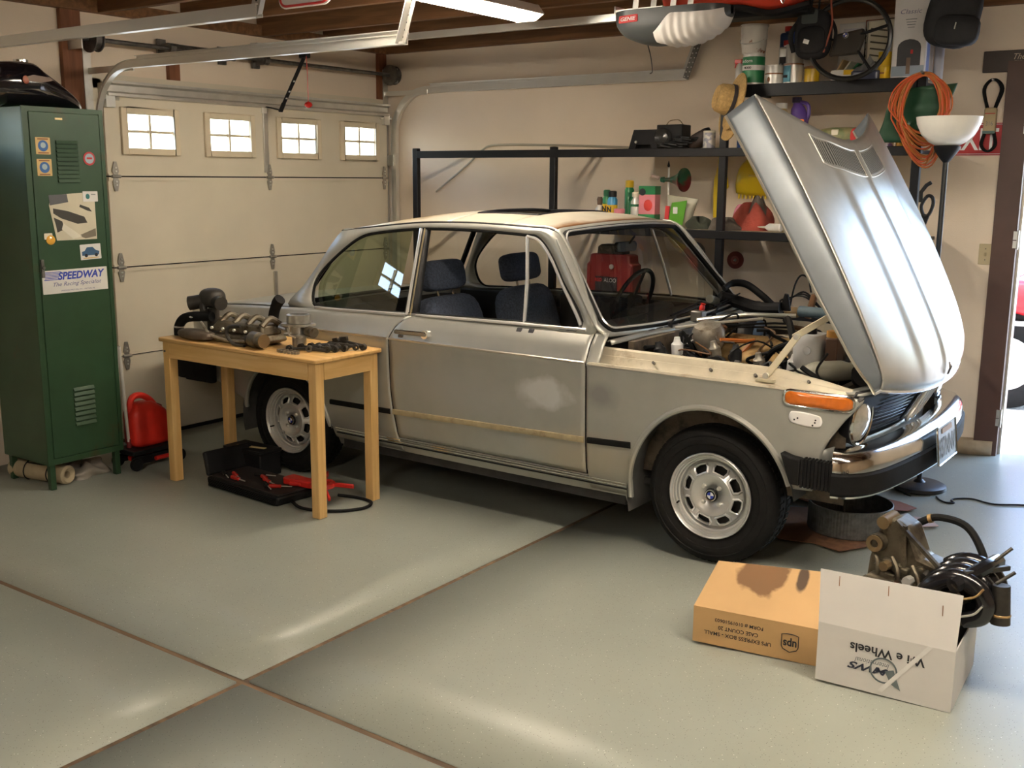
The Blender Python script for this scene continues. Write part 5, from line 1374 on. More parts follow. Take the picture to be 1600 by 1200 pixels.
mb = MB(); mb.at(trs((.035, 0, .08), ry=-28)); mb.lathe([(.03, -.03), (.038, 0), (.036, .03), (.02, .036)], n=16); mb.build('end_cap', black, t)
a = lathe_item('patterned_tin', 'small pale patterned tin beside the black post on the middle shelf', 'tin', (2.842, -.46, ZM), canp(.036, .09), mat('tin_pattern', (.55, .52, .48), .35, .2, col2=(.25, .25, .3), lo=.48, hi=.55, scale=40), [('lid', [(.034, .09), (.036, .091), (.036, .1), (.03, .102)], cream)])
a = lathe_item('spray_can', 'blue spray can just right of the black post on the middle shelf', 'can', (3.040, -.44, ZM), [(.031, 0), (.032, .003), (.032, .095), (.024, .108), (.020, .11)], mat('can_blue', (.04, .10, .32), .3, .3, col2=(.35, .38, .45), lo=.52, hi=.56, scale=30), [('cap', [(.022, .109), (.026, .112), (.026, .135), (.02, .14)], white)])
a = lathe_item('spice_jar', 'tan labelled jar with white lid under the top shelf', 'jar', (3.23, -.36, ZM), [(.034, 0), (.036, .004), (.036, .20), (.028, .215), (.028, .22)], tan, [('lid', [(.03, .219), (.033, .22), (.033, .248), (.028, .25)], white), ('label', band(.0365, .03, .16), cream)])
t = thing('detergent_bottle', 'purple detergent bottle with curved handle and orange label', 'bottle', (3.345, -.40, ZM))
MB().tube(cr([(0, 0, 0), (0, 0, .06), (.005, 0, .16), (-.005, 0, .22), (-.01, 0, .25)], 5), [.052] * 6 + [.054] * 5 + [.05, .045, .042, .04, .036, .03, .026, .024, .022, .02], 16, flat=(1, .75)).build('body', purple, t)
MB().cyl((-.012, 0, .245), (-.012, 0, .275), .026, n=16).build('cap', mat('cap_dark', (.03, .02, .06), .4), t)
MB().tube(cr([(.01, 0, .25), (.05, 0, .235), (.06, 0, .19), (.05, 0, .15)], 6), .011, 8).build('handle', purple, t)
MB().prism(rrect(.045, .05, .01), (.03, -.044, .13), (1, 0, 0), (0, 0, 1), (0, -.003, 0)).build('label', orange, t)
t = thing('seed_bag', 'crumpled olive and red seed bag lying on the middle shelf', 'bag', (3.60, -.38, ZM))
mb = MB(); mb.at(trs((0, 0, .055))); mb.ball((0, 0, 0), (.155, .09, .055), 22, 10, .7); mb.build('bag', mat('bag_olive', (.28, .25, .12), .5, col2=(.16, .19, .08), lo=.45, hi=.6, scale=18, bump=.4, bscale=15), t)
mb = MB(); mb.at(trs((.10, -.02, .056))); mb.ball((0, 0, 0), (.058, .075, .051), 16, 8, .7); mb.build('red_panel', inkred, t)
MB().span((-.04, -.088, .06), (.0, -.07, .095)).build('print', cream, t, bevel=.004)
a = lathe_item('spray_can', 'small white and lilac can right of the hood on the middle shelf', 'can', (3.873, -.46, ZM), [(.022, 0), (.023, .002), (.023, .072), (.017, .08)], mat('can_lilac', (.60, .56, .60), .3, .3, col2=(.25, .15, .40), lo=.52, hi=.6, scale=30), [('cap', [(.016, .08), (.018, .081), (.018, .094), (.012, .096)], tan)])
a = lathe_item('honey_jar', 'round amber jar beside the lilac can', 'jar', (3.928, -.44, ZM), [(.02, 0), (.027, .006), (.028, .05), (.02, .068), (.02, .075)], mat('amber_jar', (.55, .27, .03), .3), [('lid', [(.021, .075), (.023, .076), (.023, .09), (.018, .091)], cream)])
t = thing('glue_carton', 'small cream carton beside the amber jar', 'box', (3.985, -.46, ZM)); MB().span((-.024, -.02, 0), (.024, .02, .07)).build('body', cream, t, bevel=.002); MB().span((-.01, -.0212, .03), (.004, -.02, .045)).build('label', ink, t)

# lower tier
a = lathe_item('small_bottle', 'small white bottle with round black emblem at the left of the lower shelf', 'bottle', (2.055, -.36, ZL), [(.026, 0), (.028, .004), (.028, .10), (.015, .12), (.012, .125)], tin, [('cap', [(.012, .124), (.016, .126), (.019, .16), (.014, .175)], mat('cap_brown', (.10, .06, .04), .5))])
MB().cyl((0, -.0275, .075), (0, -.0295, .075), .017, n=16).build('emblem', ink, a)
def spray(label, x, y, h, m, capm, r=.026):
    a = lathe_item('spray_can', label, 'can', (x, y, ZL), [(r, 0), (r * 1.03, .003), (r * 1.03, h), (r * .75, h + .015), (r * .7, h + .018)], m, [('cap', [(r * .72, h + .016), (r * .85, h + .018), (r * .85, h + .05), (r * .6, h + .055)], capm), ('label_band', band(r * 1.03, h * .45, h * .8), ylw)])
    text('lettering', 'N', ink, a, (-.003, -r * 1.03 - .0022, h * .63), (1, 0, 0), (0, 0, 1), w=.03, h=.034, bold=.05)
spray('green and yellow spray can beside the emblem bottle on the lower shelf', 2.118, -.38, .165, grn, gdk)
spray('blue and yellow spray can with black cap on the lower shelf', 2.182, -.42, .160, mat('can_skyblue', (.05, .25, .45), .35), black, .031)
lathe_item('spray_can', 'tall yellow topped can behind the blue spray can', 'can', (2.20, -.24, ZL), [(.03, 0), (.03, .22), (.022, .235)], grn, [('cap', [(.022, .234), (.027, .236), (.027, .275), (.02, .28)], ylw)])
t = lathe_item('spray_bottle', 'green trigger spray bottle behind the pink lidded jar', 'bottle', (2.265, -.30, ZL), [(.03, 0), (.032, .004), (.032, .13), (.013, .17), (.012, .18)], grn); MB().span((-.035, -.011, .178), (.018, .011, .205)).beam((-.022, 0, .18), (-.036, 0, .15), .008, .006).build('trigger', gdk, t, bevel=.003)
lathe_item('jar', 'clear jar with pink lid in front of the spray bottles', 'jar', (2.262, -.47, ZL), [(.034, 0), (.036, .004), (.036, .065), (.029, .078), (.029, .08)], mat('jar_pale', (.62, .50, .48), .3), [('lid', [(.030, .08), (.034, .081), (.034, .105), (.03, .108)], pink)])
lathe_item('pump_bottle', 'white bottle with green band between the jar and the red box', 'bottle', (2.325, -.38, ZL), [(.028, 0), (.030, .004), (.030, .15), (.018, .17), (.018, .178)], tin, [('band', band(.030, .12, .135), gdk), ('cap', [(.019, .178), (.024, .179), (.024, .205), (.016, .21)], cream)])
t = thing('plant_food_box', 'pink and green plant food carton with flower picture on the lower shelf', 'box', (2.41, -.36, ZL)); MB().span((-.056, -.035, 0), (.056, .035, .245)).build('body', pink, t, bevel=.002)
MB().span((-.057, -.0365, .195), (.057, .0365, .246)).build('green_top', grn, t); MB().span((-.057, -.0365, 0), (.057, .0365, .075)).build('green_base', grn, t)
MB().cyl((-.03, -.0365, .21), (-.03, -.0385, .21), .022, n=16).build('emblem', ink, t); MB().ball((.01, -.036, .13), (.03, .003, .035), 12, 8).build('flower', mat('flower_red', (.7, .06, .05), .5), t)
t = thing('seed_packet', 'clear and green seed bag standing beside the plant food carton', 'bag', (2.635, -.40, ZL))
def bagf(u, v):
    w = ip([(0, .075), (.5, .085), (1, .105)], v); th = .045 * math.sin(PI * min(1, v * .8 + .12))
    a = 2 * PI * u
    return (w * math.copysign(abs(math.cos(a)) ** .8, math.cos(a)) + .02 * v, th * math.sin(a), .185 * v + .012 * math.cos(a) * -v)
MB().grid(bagf, 28, 10).build('bag', mat('bag_clear', (.42, .40, .30), .25, spec=.8), t, smooth=60)
MB().prism([(-.045, .02), (.05, .02), (.075, .165), (-.025, .15)], (.0, -.047, 0), (1, 0, 0), (0, 0, 1), (0, -.003, 0)).build('label', mat('label_leaf', (.10, .32, .03), .3), t)
MB().prism([(-.075, .01), (-.05, .01), (-.04, .13), (-.068, .13)], (.0, -.044, 0), (1, 0, 0), (0, 0, 1), (0, -.004, 0)).build('red_strip', inkred, t)
MB().prism(rrect(.03, .04, .004), (.0, -.0505, .105), (1, 0, 0), (0, 0, 1), (0, -.002, 0)).build('white_mark', inkwhite, t)
t = thing('trumpet_horn', 'dark red and green trumpet shaped horn on a thin white rod', 'horn', (2.50, -.30, ZL))
MB().tube([(.01, 0, 0), (.008, 0, .2), (.005, 0, .36)], .006, 8).build('rod', white, t); MB().lathe([(.006, .36), (.009, .37), (.001, .40)], (.003, 0, 0), n=8).build('rod_tip', ink, t)
MB().lathe([(.016, -.03), (.018, -.012), (.011, -.006), (.014, .03), (.03, .08), (.052, .115), (.072, .135), (.072, .14), (.04, .12), (.01, .1)], (-.005, -.02, .285), (1, -.15, 0), 24).build('bell', mat('horn_redgreen', (.16, .02, .02), .3, .3, col2=(.02, .10, .05), lo=.46, hi=.54, scale=7), t)
MB().tube([(-.10, -.02, .31), (-.05, -.02, .295)], .011, 8).build('mouthpiece', mat('clear_pink', (.6, .45, .4), .2), t)
def drape(name, label, cat, loc, r, m, seed, amp=.25, par=None):
    random.seed(seed); ph = [random.uniform(0, 6.28) for _ in range(6)]
    def f(u, v):
        a = 2 * PI * u; th = PI / 2 * v
        k = 1 + amp * (math.sin(3 * a + ph[0]) * .5 + math.sin(5 * a + ph[1] + 3 * v) * .35 + .4 * math.sin(7 * v + 2 * a + ph[2]))
        return (r[0] * k * math.cos(th) ** .45 * math.cos(a), r[1] * k * math.cos(th) ** .45 * math.sin(a), r[2] * (1 + amp * math.sin(4 * a + ph[3])) * math.sin(th))
    t = thing(name, label, cat, loc)
    MB().grid(f, 36, 14).build('cloth', m, t, smooth=70)
    return t
ragr = mat('rag_red', (.33, .06, .04), .9, var=.25, bump=.6, bscale=60); ragg = mat('rag_grey', (.12, .10, .08), .9, var=.3, bump=.6)
t = drape('shop_rags', 'pile of red and grey shop rags behind the raised hood', 'rags', (3.09, -.34, ZL), (.115, .10, .13), ragr, 5); drape_m = None
MB().grid(lambda u, v: (.02 + .06 * math.cos(6.28 * u) * (1 - v * .6), .055 * math.sin(6.28 * u) * (1 - v * .6), .10 + .09 * v + .012 * math.sin(18 * u)), 24, 6).build('top_rag', ragg, t, smooth=70)
t = drape('grey_rags', 'flat heap of grey rags left of the red rag pile', 'rags', (2.95, -.44, ZL), (.09, .07, .06), ragg, 8)
drape('pink_cloth', 'small pink cloth between the grey and red rags', 'cloth', (2.995, -.30, ZL), (.05, .05, .125), mat('cloth_pink', (.6, .22, .30), .8), 12, .18)
t = drape('work_gloves', 'dark work gloves lying left of the shelf post', 'gloves', (2.78, -.42, ZL), (.085, .06, .055), mat('glove_dark', (.045, .05, .035), .9, var=.3, bump=.5), 21, .35)
t = thing('squeeze_bottle', 'white squeeze bottle lying on its side by the red rags', 'bottle', (3.255, -.46, ZL + .024)); MB().lathe([(.018, -.06), (.023, -.055), (.023, .02), (.012, .04), (.008, .045)], (0, 0, 0), (-1, .2, 0), 14).build('body', white, t); MB().lathe([(.007, .045), (.005, .075), (.002, .10)], (0, 0, 0), (-1, .2, 0), 10).build('nozzle', cream, t)
# red container on the bottom tier, seen through the windshield
t = thing('blow_moulded_case', 'dark red tool case with black lid and white lettering seen through the windshield', 'case', (2.135, -.30, ZB))
dred = mat('case_red', (.19, .018, .018), .45, var=.1)
MB().prism([(-.17, 0), (.17, 0), (.17, .19), (.15, .20), (.145, .25), (.12, .255), (-.12, .255), (-.145, .25), (-.15, .20), (-.17, .19)], (0, -.06, 0), (1, 0, 0), (0, 0, 1), (0, .12, 0)).build('body', dred, t, bevel=.01)
MB().prism([(-.10, .25), (.09, .25), (.085, .30), (.06, .315), (-.07, .315), (-.095, .30)], (0, -.05, 0), (1, 0, 0), (0, 0, 1), (0, .10, 0)).build('lid', mat('lid_olive', (.05, .045, .035), .5), t, bevel=.008)
for x in (-.15, .15): MB().span((x - .012, -.066, .0), (x + .012, -.058, .18)).build('rib', dred, t, bevel=.003)
MB().span((-.10, -.064, .02), (.06, -.06, .11)).build('print_panel', ink, t); text('lettering', 'RED', inkred, t, (-.075, -.0646, .088), (1, 0, 0), (0, 0, 1), w=.05, h=.022, bold=.03); text('lettering', 'ALOO', inkwhite, t, (.01, -.0646, .088), (1, 0, 0), (0, 0, 1), w=.09, h=.026)
MB().cyl((.02, -.062, .175), (.02, -.07, .175), .016, n=14).build('latch', steel, t)

# things on the wall and posts
def disc(label, x, z, r, m, m2):
    t = thing('grinding_disc', label, 'disc', (x, -.012, z))
    MB().lathe([(r * .22, -.006), (r, -.006), (r, .004), (r * .55, .006), (r * .22, .003)], (0, 0, 0), (0, -1, 0), 28, closed=True).build('disc', m, t); MB().lathe([(r * .2, .003), (r * .5, .0062), (r * .5, .008), (r * .2, .006)], (0, 0, 0), (0, -1, 0), 24, closed=True).build('centre_label', m2, t)
    MB().cyl((0, .010, 0), (0, -.018, 0), .005, n=8).build('nail', steel, t)
disc('red sanding disc hung on the wall under the shelf', 2.842, 1.111, .054, mat('disc_red', (.22, .05, .04), .7), mat('disc_pink', (.42, .14, .12), .7))
disc('grey sanding disc hung on the wall behind the windshield edge', 2.565, 1.145, .068, mat('disc_grey', (.18, .17, .15), .6), mat('disc_silver', (.5, .48, .44), .5))
# leaf scoop and hand rake
t = thing('leaf_scoop', 'yellow plastic leaf scoop with teeth hung on the wall behind the hood', 'scoop', (2.985, -.055, 1.61))
def scf(u, v):
    x = -.145 + .29 * u; z = .135 - .235 * v
    w = math.sqrt(max(0, 1 - (2 * u - 1) ** 2 * .98)); top = .135 * w
    z = top - (top + .10 * (1 - .15 * (2 * u - 1) ** 2)) * v
    return (x, .03 - .06 * math.sin(PI * (.15 + .7 * v)) * (.4 + .6 * w), z)
sb = MB().grid(scf, 24, 10).build('blade', yellow, t, smooth=60, solid=.004)
for k in range(11):
    x = -.125 + .025 * k; MB().prism([(-.009, .02), (.009, .02), (.004, -.028), (-.004, -.028)], (x, scf((x + .145) / .29, 1)[1], -.092), (1, 0, 0), (0, 0, 1), (0, .004, 0)).build('tooth', yellow, t)
MB().tube([(-.04, -.052, .02), (.01, -.06, .018), (.06, -.056, .02)], .006, 6).build('moulded_rib', mat('yellow_pale', (.85, .68, .12), .35), t)
t = thing('hand_rake', 'narrow yellow hand rake hung on the wall behind the black post', 'rake', (2.735, -.02, 1.56))
MB().prism([(-.045, -.19), (-.015, -.19), (.03, -.02), (.05, .0), (.035, .08), (.01, .12), (-.02, .15), (-.03, .12), (-.05, .04), (-.05, -.05)], (0, -.02, 0), (1, 0, 0), (0, 0, 1), (0, .012, 0)).build('blade', yellow, t, bevel=.003)
MB().tube([(-.015, -.014, .14), (-.012, -.014, .24)], .013, 8).build('handle', yellow, t)
# black bracket hanging on the last post
t = thing('bottle_cage', 'black ring shaped bracket hooked on the right rack post', 'bracket', (4.085, -.57, 1.50))
MB().tube([(.0, 0, .0), (-.002, 0, .05), (.022, 0, .085), (.045, 0, .10)], .010, 8, flat=(1, .6)).build('hook', black, t)
MB().tube(cr([(.005, 0, -.02), (.03, 0, .03), (.055, 0, .025), (.062, 0, -.01), (.045, 0, -.06), (.022, 0, -.07)], 6, True), .009, 8, closed=True).build('ring', black, t)
MB().beam((.03, 0, -.06), (.0, 0, -.16), .012, .04, (1, 0, 0)).build('leg', black, t, bevel=.003)
# straw hats
straw = mat('straw', (.42, .27, .10), .8, var=.25, scale=70, bump=.8, bscale=140)
def hat(label, loc, M, r=.15, band_m=None):
    t = thing('straw_hat', label, 'hat', loc)
    pr_ = [(r, -.004), (r * 1.01, .0), (r * .8, .006), (r * .58, .004), (r * .55, .012), (r * .53, .05), (r * .48, .09), (r * .40, .105), (r * .2, .098), (0, .094)]
    MB().at(M).lathe(pr_, n=32).build('straw_body', straw, t, solid=.004)
    if band_m: MB().at(M).lathe([(r * .562, .012), (r * .58, .014), (r * .572, .034), (r * .548, .034)], n=32, closed=True).build('hat_band', band_m, t)
    return t
hat('straw hat with dark band hung crown outwards on the rack post', (3.055, -.615, 2.03), trs(rz=32, ry=-76, rx=10), .155, mat('band_dark', (.03, .025, .03), .8))
hat('plain straw hat hung below the banded straw hat', (3.025, -.592, 1.945), trs(rz=50, ry=98), .125)
# orange cord coil over a green bag
t = thing('green_sack', 'dark green printed sack hanging behind the orange cord', 'bag', (4.02, -.585, 1.93))
def sackf(u, v):
    return (ip([(0, -.17), (1, -.10)], v) + (ip([(0, .26), (1, .30)], v)) * u, -.012 * math.sin(9 * u + 3 * v) - .008 * math.sin(13 * v) - .01, -.13 + (.26 + .02 * u) * v)
MB().grid(sackf, 26, 16).build('sack', mat('sack_green', (.012, .06, .026), .6, col2=(.30, .38, .32), lo=.64, hi=.70, scale=9, bump=.4, bscale=18), t, smooth=60, solid=.012)
t = thing('extension_cord', 'coil of orange extension cord hung on the right rack post', 'cord', (4.07, -.63, 1.965))
om = [mat('cord_orange', (.50, .13, .018), .5), mat('cord_amber', (.42, .16, .03), .5), mat('cord_red', (.55, .09, .02), .5)]
random.seed(17)
for k in range(24):
    rx = random.uniform(.095, .150); rz = random.uniform(.14, .185) if k > 8 else random.uniform(.19, .235); cx = random.uniform(-.01, .012); top = random.uniform(.155, .172)
    pts = []
    for j in range(36):
        a = 2 * PI * j / 36
        pts.append((cx + rx * math.cos(a) * (1 - .22 * (math.sin(a) < -.2) * abs(math.sin(a))) + .03 * max(0, -math.sin(a)) ** 2, random.uniform(-.002, .002) - .004 * (k % 6) + .006 * math.sin(a * 2 + k), top - rz + rz * math.sin(a)))
    MB().tube(pts, .0042, 6, closed=True).build('cord_loop', om[k % 3], t)
MB().tube([(0, .03, .16), (0, -.02, .165), (0, -.05, .17)], .007, 6).build('hook', dsteel, t)

# hanging from the joist: steering wheel, backpack, bag, red sled
t = thing('spare_steering_wheel', 'black three spoke steering wheel with roundel badge hanging above the top shelf', 'steering wheel', (3.69, -.66, 2.315), group=None)
MB().tube([(.205 * math.cos(a), .012 * math.cos(a), .195 * math.sin(a)) for a in [2 * PI * k / 48 for k in range(48)]], .013, 8, closed=True).build('rim', mat('wheel_rim_black', (.012, .012, .012), .3), t)
MB().prism([(-.10, -.07), (.055, -.075), (.08, .0), (.075, .05), (-.075, .035)], (0, -.012, -.005), (1, 0, .06), (0, 0, 1), (0, .03, 0)).build('hub_pad', mat('pad_brown', (.030, .024, .018), .7, bump=.2), t, bevel=.01)
for a, b in (((.06, .02), (.195, .055)), ((-.08, .0), (-.19, .05)), ((.05, -.06), (.12, -.155))): MB().beam((a[0], 0, a[1]), (b[0], 0, b[1]), .012, .028, (0, 1, 0)).build('spoke', black, t, bevel=.004)
rd = MB().cyl((-.015, -.012, .02), (-.015, -.0165, .02), .0155, n=20).build('roundel', inkwhite, t)
MB().lathe([(.0115, .0046), (.0115, .006), (.0150, .006), (.0150, .0046)], (-.015, -.012, .02), (0, -1, 0), 20, closed=True).build('roundel_ring', ink, rd)
for k in range(2):
    MB().poly([(-.015, -.0172, .02)] + [(-.015 + .0105 * math.cos(R(180 * k + 90 * j / 5)), -.0172, .02 + .0105 * math.sin(R(180 * k + 90 * j / 5))) for j in range(6)]).build('roundel_quarter', inkblue, rd)
MB().tube([(.0, 0, .19), (.0, .02, .23)], .004, 6).build('hook', steel, t)
t = thing('black_backpack', 'black backpack with small white tag hanging over the top shelf', 'backpack', (3.50, -.655, 2.235))
bpm = mat('pack_nylon', (.010, .010, .012), .75, var=.4, bump=.5, bscale=30)
mb = MB(); mb.at(trs((0, 0, .115))); mb.ball((0, 0, 0), (.095, .05, .125), 20, 14, .6); mb.build('pack', bpm, t)
mb = MB(); mb.at(trs((.005, -.035, .085))); mb.ball((0, 0, 0), (.075, .03, .07), 18, 10, .6); mb.build('front_pocket', bpm, t)
MB().prism(rrect(.085, .07, .01), (-.005, -.052, .20), (1, 0, 0), (0, 0, 1), (0, -.004, 0)).build('mesh_panel', mat('mesh_grey', (.06, .07, .07), .8), t)
MB().prism(rrect(.030, .022, .002), (-.012, -.066, .075), (.95, 0, -.3), (.3, 0, .95), (0, -.003, 0)).build('tag', inkwhite, t)
for x in (-.07, .08): MB().tube(cr([(x, 0, .2), (x * 1.6, -.03, .12), (x * 1.4, -.01, .03)], 6), .008, 6, flat=(1.6, .5)).build('strap', bpm, t)
MB().tube(cr([(.09, -.02, .28), (.10, -.03, .22), (.105, -.03, .15), (.07, -.03, .02)], 5), .005, 6).build('cord', mat('cord_red2', (.4, .1, .06), .5), t)
MB().tube([(-.02, 0, .23), (-.02, .01, .29), (.02, .01, .29), (.02, 0, .23)], .006, 6).build('loop', bpm, t)
t = thing('black_kit_bag', 'slumped black bag hanging from the joist at upper right', 'bag', (4.19, -.655, 2.25))
mb = MB(); mb.at(trs((0, 0, .14), ry=12)); mb.ball((0, 0, 0), (.125, .06, .15), 20, 14, .65); mb.build('bag', bpm, t)
mb = MB(); mb.at(trs((.03, -.03, .07), ry=6)); mb.ball((0, 0, 0), (.105, .045, .075), 18, 10, .6); mb.build('pocket', bpm, t)
MB().tube([(.035, -.078, .10), (.03, -.08, .07)], .003, 5).build('zip_pull', steel, t)
MB().tube([(-.09, .0, .25), (-.10, .01, .31), (.10, .01, .31), (.12, 0, .24)], .01, 6, flat=(1, .5)).build('strap', bpm, t)
t = thing('red_sled', 'red plastic sled with black runner edge stored up on the joists', 'sled', (3.12, -.78, zc - .035))
def sledf(u, v):
    x = -.36 + .78 * u
    lo = ip([(0, -.02), (.1, .03), (.3, .035), (.5, .03), (.75, -.01), (1, .02)], u)
    return (x, -.16 + .0 + .10 * (1 - v) ** 2, lo + .11 * v)
MB().grid(sledf, 30, 6).build('hull', mat('sled_red', (.55, .045, .02), .4), t, solid=.012)
MB().tube([Vector(sledf(k / 30, 0)) + Vector((0, .01, -.018)) for k in range(31)], .020, 6).build('runner', black, t)
MB().span((-.34, -.02, -.035), (.40, .14, .0)).build('base', black, t, bevel=.01)
MB().tube([(.28, -.17, .10), (.31, -.175, .02), (.325, -.175, -.01), (.335, -.175, .015)], .004, 5).build('chain', chrome, t)
t = thing('rounded_sign', 'white rounded sign with red border leaning up among the joists', 'sign', (1.64, -2.48, zc - .105))
p_ = rrect(.36, .30, .05, 6, 0, .15)
MB().at(trs(rz=0, rx=-8)).prism(p_, (0, 0, 0), (1, 0, 0), (0, 0, 1), (0, .008, 0)).build('panel', mat('sign_white', (.74, .72, .68), .4), t)
MB().at(trs(rz=0, rx=-8)).tube([(a * .94, -.002, .15 + (b - .15) * .93) for a, b in p_], .006, 6, closed=True).build('border', inkred, t)

# floor lamp
lx, ly = 4.255, -.83
t = thing('floor_lamp', 'black torchiere floor lamp with white glass bowl by the side door', 'lamp', (lx, ly, fz(lx, ly) + .003))
MB().lathe([(.128, 0), (.132, .006), (.130, .022), (.11, .032), (.03, .036), (.016, .05)], n=36).build('base', mat('lamp_black', (.02, .02, .022), .4), t)
MB().cyl((0, 0, .035), (0, 0, 1.655), .0125, n=14).build('pole', mat('lamp_black', (.02, .02, .022), .4), t)
MB().lathe([(.013, 1.62), (.03, 1.64), (.055, 1.675), (.062, 1.695), (.05, 1.70)], n=24).build('socket', black, t)
MB().lathe([(.05, 1.697), (.085, 1.715), (.12, 1.75), (.143, 1.80), (.149, 1.832), (.145, 1.832), (.138, 1.80), (.115, 1.757), (.08, 1.725)], n=40).build('bowl', mat('opal_glass', (.82, .79, .72), .35, spec=.5), t)
MB().tube([(.0, -.132, .012), (-.03, -.16, .004), (.01, -.18, .004)], .003, 6).build('cord_stub', black, t)
# cable on the floor
pts = [(4.371, -.95), (4.40, -1.0), (4.437, -1.03), (4.47, -1.02), (4.45, -.985), (4.46, -.95), (4.53, -.92), (4.64, -.965), (4.80, -.92), (5.1, -.97)]
tag(MB().tube([(p.x, p.y, fz(p.x, p.y) + .005) for p in cr([(a, b, 0) for a, b in pts], 6)], .0045, 6).build('power_cable', black), 'thin black power cable trailing across the floor by the lamp', 'cable')
# wall fittings on the right
ex = thing('exit_sign', 'red EXIT sign with white letters on the wall beside the door', 'sign', (4.19, -.004, 1.83))
sr = mat('sign_red', (.42, .025, .03), .45, var=.06)
MB().prism(rrect(.30, .17, .012), (0, 0, 0), (1, 0, -.0), (0, 0, 1), (0, -.003, 0)).build('panel', sr, ex)
MB().tube([(a, -.004, b) for a, b in rrect(.285, .155, .010)], .0016, 5, closed=True).build('border', inkwhite, ex)
text('lettering', 'EXIT', inkwhite, ex, (0.005, -.0036, .0), (1, 0, 0), (0, 0, 1), w=.235, h=.115, bold=.015)
bt = thing('drive_belts', 'bundle of black drive belts in a paper sleeve hung above the EXIT sign', 'belts', (4.268, -.02, 2.0))
for k, (dx, w) in enumerate(((0, .040), (.004, .047), (-.004, .043))):
    pts = cr([(dx, -.006 * k, .14), (dx + w, -.006 * k, .09), (dx + .018, -.006 * k, -.02), (dx + .02, -.006 * k, -.12), (dx + .035, -.006 * k, -.20), (dx, -.006 * k, -.235), (dx - .035, -.006 * k, -.20), (dx - .02, -.006 * k, -.12), (dx - .018, -.006 * k, -.02), (dx - w, -.006 * k, .09)], 6, True)
    MB().tube(pts, .005, 6, closed=True).build('belt', rubber, bt)
sl = MB().prism(rrect(.062, .135, .012), (.0, .004, -.075), (1, 0, 0), (0, 0, 1), (0, -.03, 0)).build('paper_sleeve', mat('sleeve_tan', (.42, .33, .19), .7), bt, bevel=.005)
MB().span((-.031, -.0275, -.142), (.031, -.0262, -.128)).build('sleeve_stripe', mat('sleeve_teal', (.08, .15, .14), .6), sl); MB().span((-.025, -.0275, -.04), (.025, -.0262, -.036)).build('sleeve_stripe', inkred, sl)
text('lettering', '316', inkgrey, sl, (0, -.0265, -.09), (1, 0, 0), (0, 0, 1), w=.036, h=.022)
MB().cyl((0, .02, .135), (0, -.04, .135), .005, n=8).build('nail', steel, bt)
sg = thing('nameplate_board', 'dark brown board with gold lettering above the side door', 'sign', (4.205, -.004, 2.23))
MB().span((0, -.016, -.055), (.62, 0, .055)).build('board', mat('board_brown', (.06, .045, .04), .6, bump=.2), sg, bevel=.003)
text('lettering', 'Therma', mat('gold_print', (.50, .42, .30), .5), sg, (.21, -.0166, .022), (1, 0, 0), (0, 0, 1), w=.12, h=.03, shear=.35); text('lettering', 'FIRE STOP', mat('gold_print', (.50, .42, .30), .5), sg, (.235, -.0166, -.006), (1, 0, 0), (0, 0, 1), w=.16, h=.014)
sp = thing('light_switch', 'ivory light switch plate on the wall left of the brown door frame', 'switch', (4.30, -.001, 1.215))
MB().prism(rrect(.070, .114, .004), (0, 0, 0), (1, 0, 0), (0, 0, 1), (0, -.006, 0)).build('plate', mat('ivory', (.50, .42, .26), .5), sp, bevel=.002)
MB().span((-.005, -.016, -.010), (.005, -.006, .010)).build('toggle', mat('ivory_dark', (.36, .29, .17), .5), sp)
for z in (-.03, .03): MB().cyl((0, -.006, z), (0, -.0075, z), .003, n=8).build('screw', dsteel, sp)
# conduit cable on the wall above the rack
tag(MB().tube(cr([(.42, -.012, 1.50), (.72, -.012, 1.70), (.85, -.012, 1.80), (1.0, -.012, 1.835), (1.6, -.012, 1.825), (2.2, -.012, 1.80), (2.5, -.012, 1.77)], 8), .007, 6).build('wall_conduit', mat('conduit', (.42, .38, .30), .45, .5)), 'thin grey cable looping along the cream wall above the rack', 'cable')
# ------------------------------------------------------------------ green locker
LX, LY0, LY1, LZ0, LZ1 = .60, -3.355, -2.915, .135, 1.932
lk = thing('steel_locker', 'tall dark green steel locker covered in stickers left of the garage door', 'locker', (LX, LY0, 0))
gm = mat('locker_green', (.023, .060, .027), .40, .1, var=.14, scale=5, dirt=(.055, .040, .015), dlo=.60, dhi=.72, dscale=3.0)
LW = LY1 - LY0; LD = .42
MB().span((-LD, 0, LZ0), (-.004, LW, LZ1)).build('body', gm, lk, bevel=.004)
# front frame and door
MB().span((-.004, 0, LZ0), (.0, .030, LZ1)).span((-.004, LW - .022, LZ0), (0, LW, LZ1)).span((-.004, .03, LZ1 - .022), (0, LW - .022, LZ1)).span((-.004, .03, LZ0), (0, LW - .022, LZ0 + .03)).build('face_frame', gm, lk, smooth=0)
dr = MB().span((-.006, .033, LZ0 + .033), (.003, LW - .025, LZ1 - .025)).build('locker_door', gm, lk, bevel=.003)
for z0, z1, n in ((1.565, 1.775, 10), (.315, .525, 8)):
    for k in range(n):
        z = z0 + (z1 - z0) * (k + .5) / n
        MB().prism([(0, -.008), (.010, -.008), (.003, .008), (0, .008)], (.003, .165, z), (1, 0, 0), (0, 0, 1), (0, .118, 0)).build('louvre', gm, dr, smooth=0)
MB().span((.003, .17, LZ1 - .06), (.005, .21, LZ1 - .05)).build('number_tag', mat('brass_tag', (.5, .4, .2), .35, .8), dr)
MB().span((.003, .036, 1.10), (.014, .052, 1.19)).cyl((.014, .044, 1.15), (.024, .044, 1.15), .008, n=10).build('latch', dsteel, dr, bevel=.002)
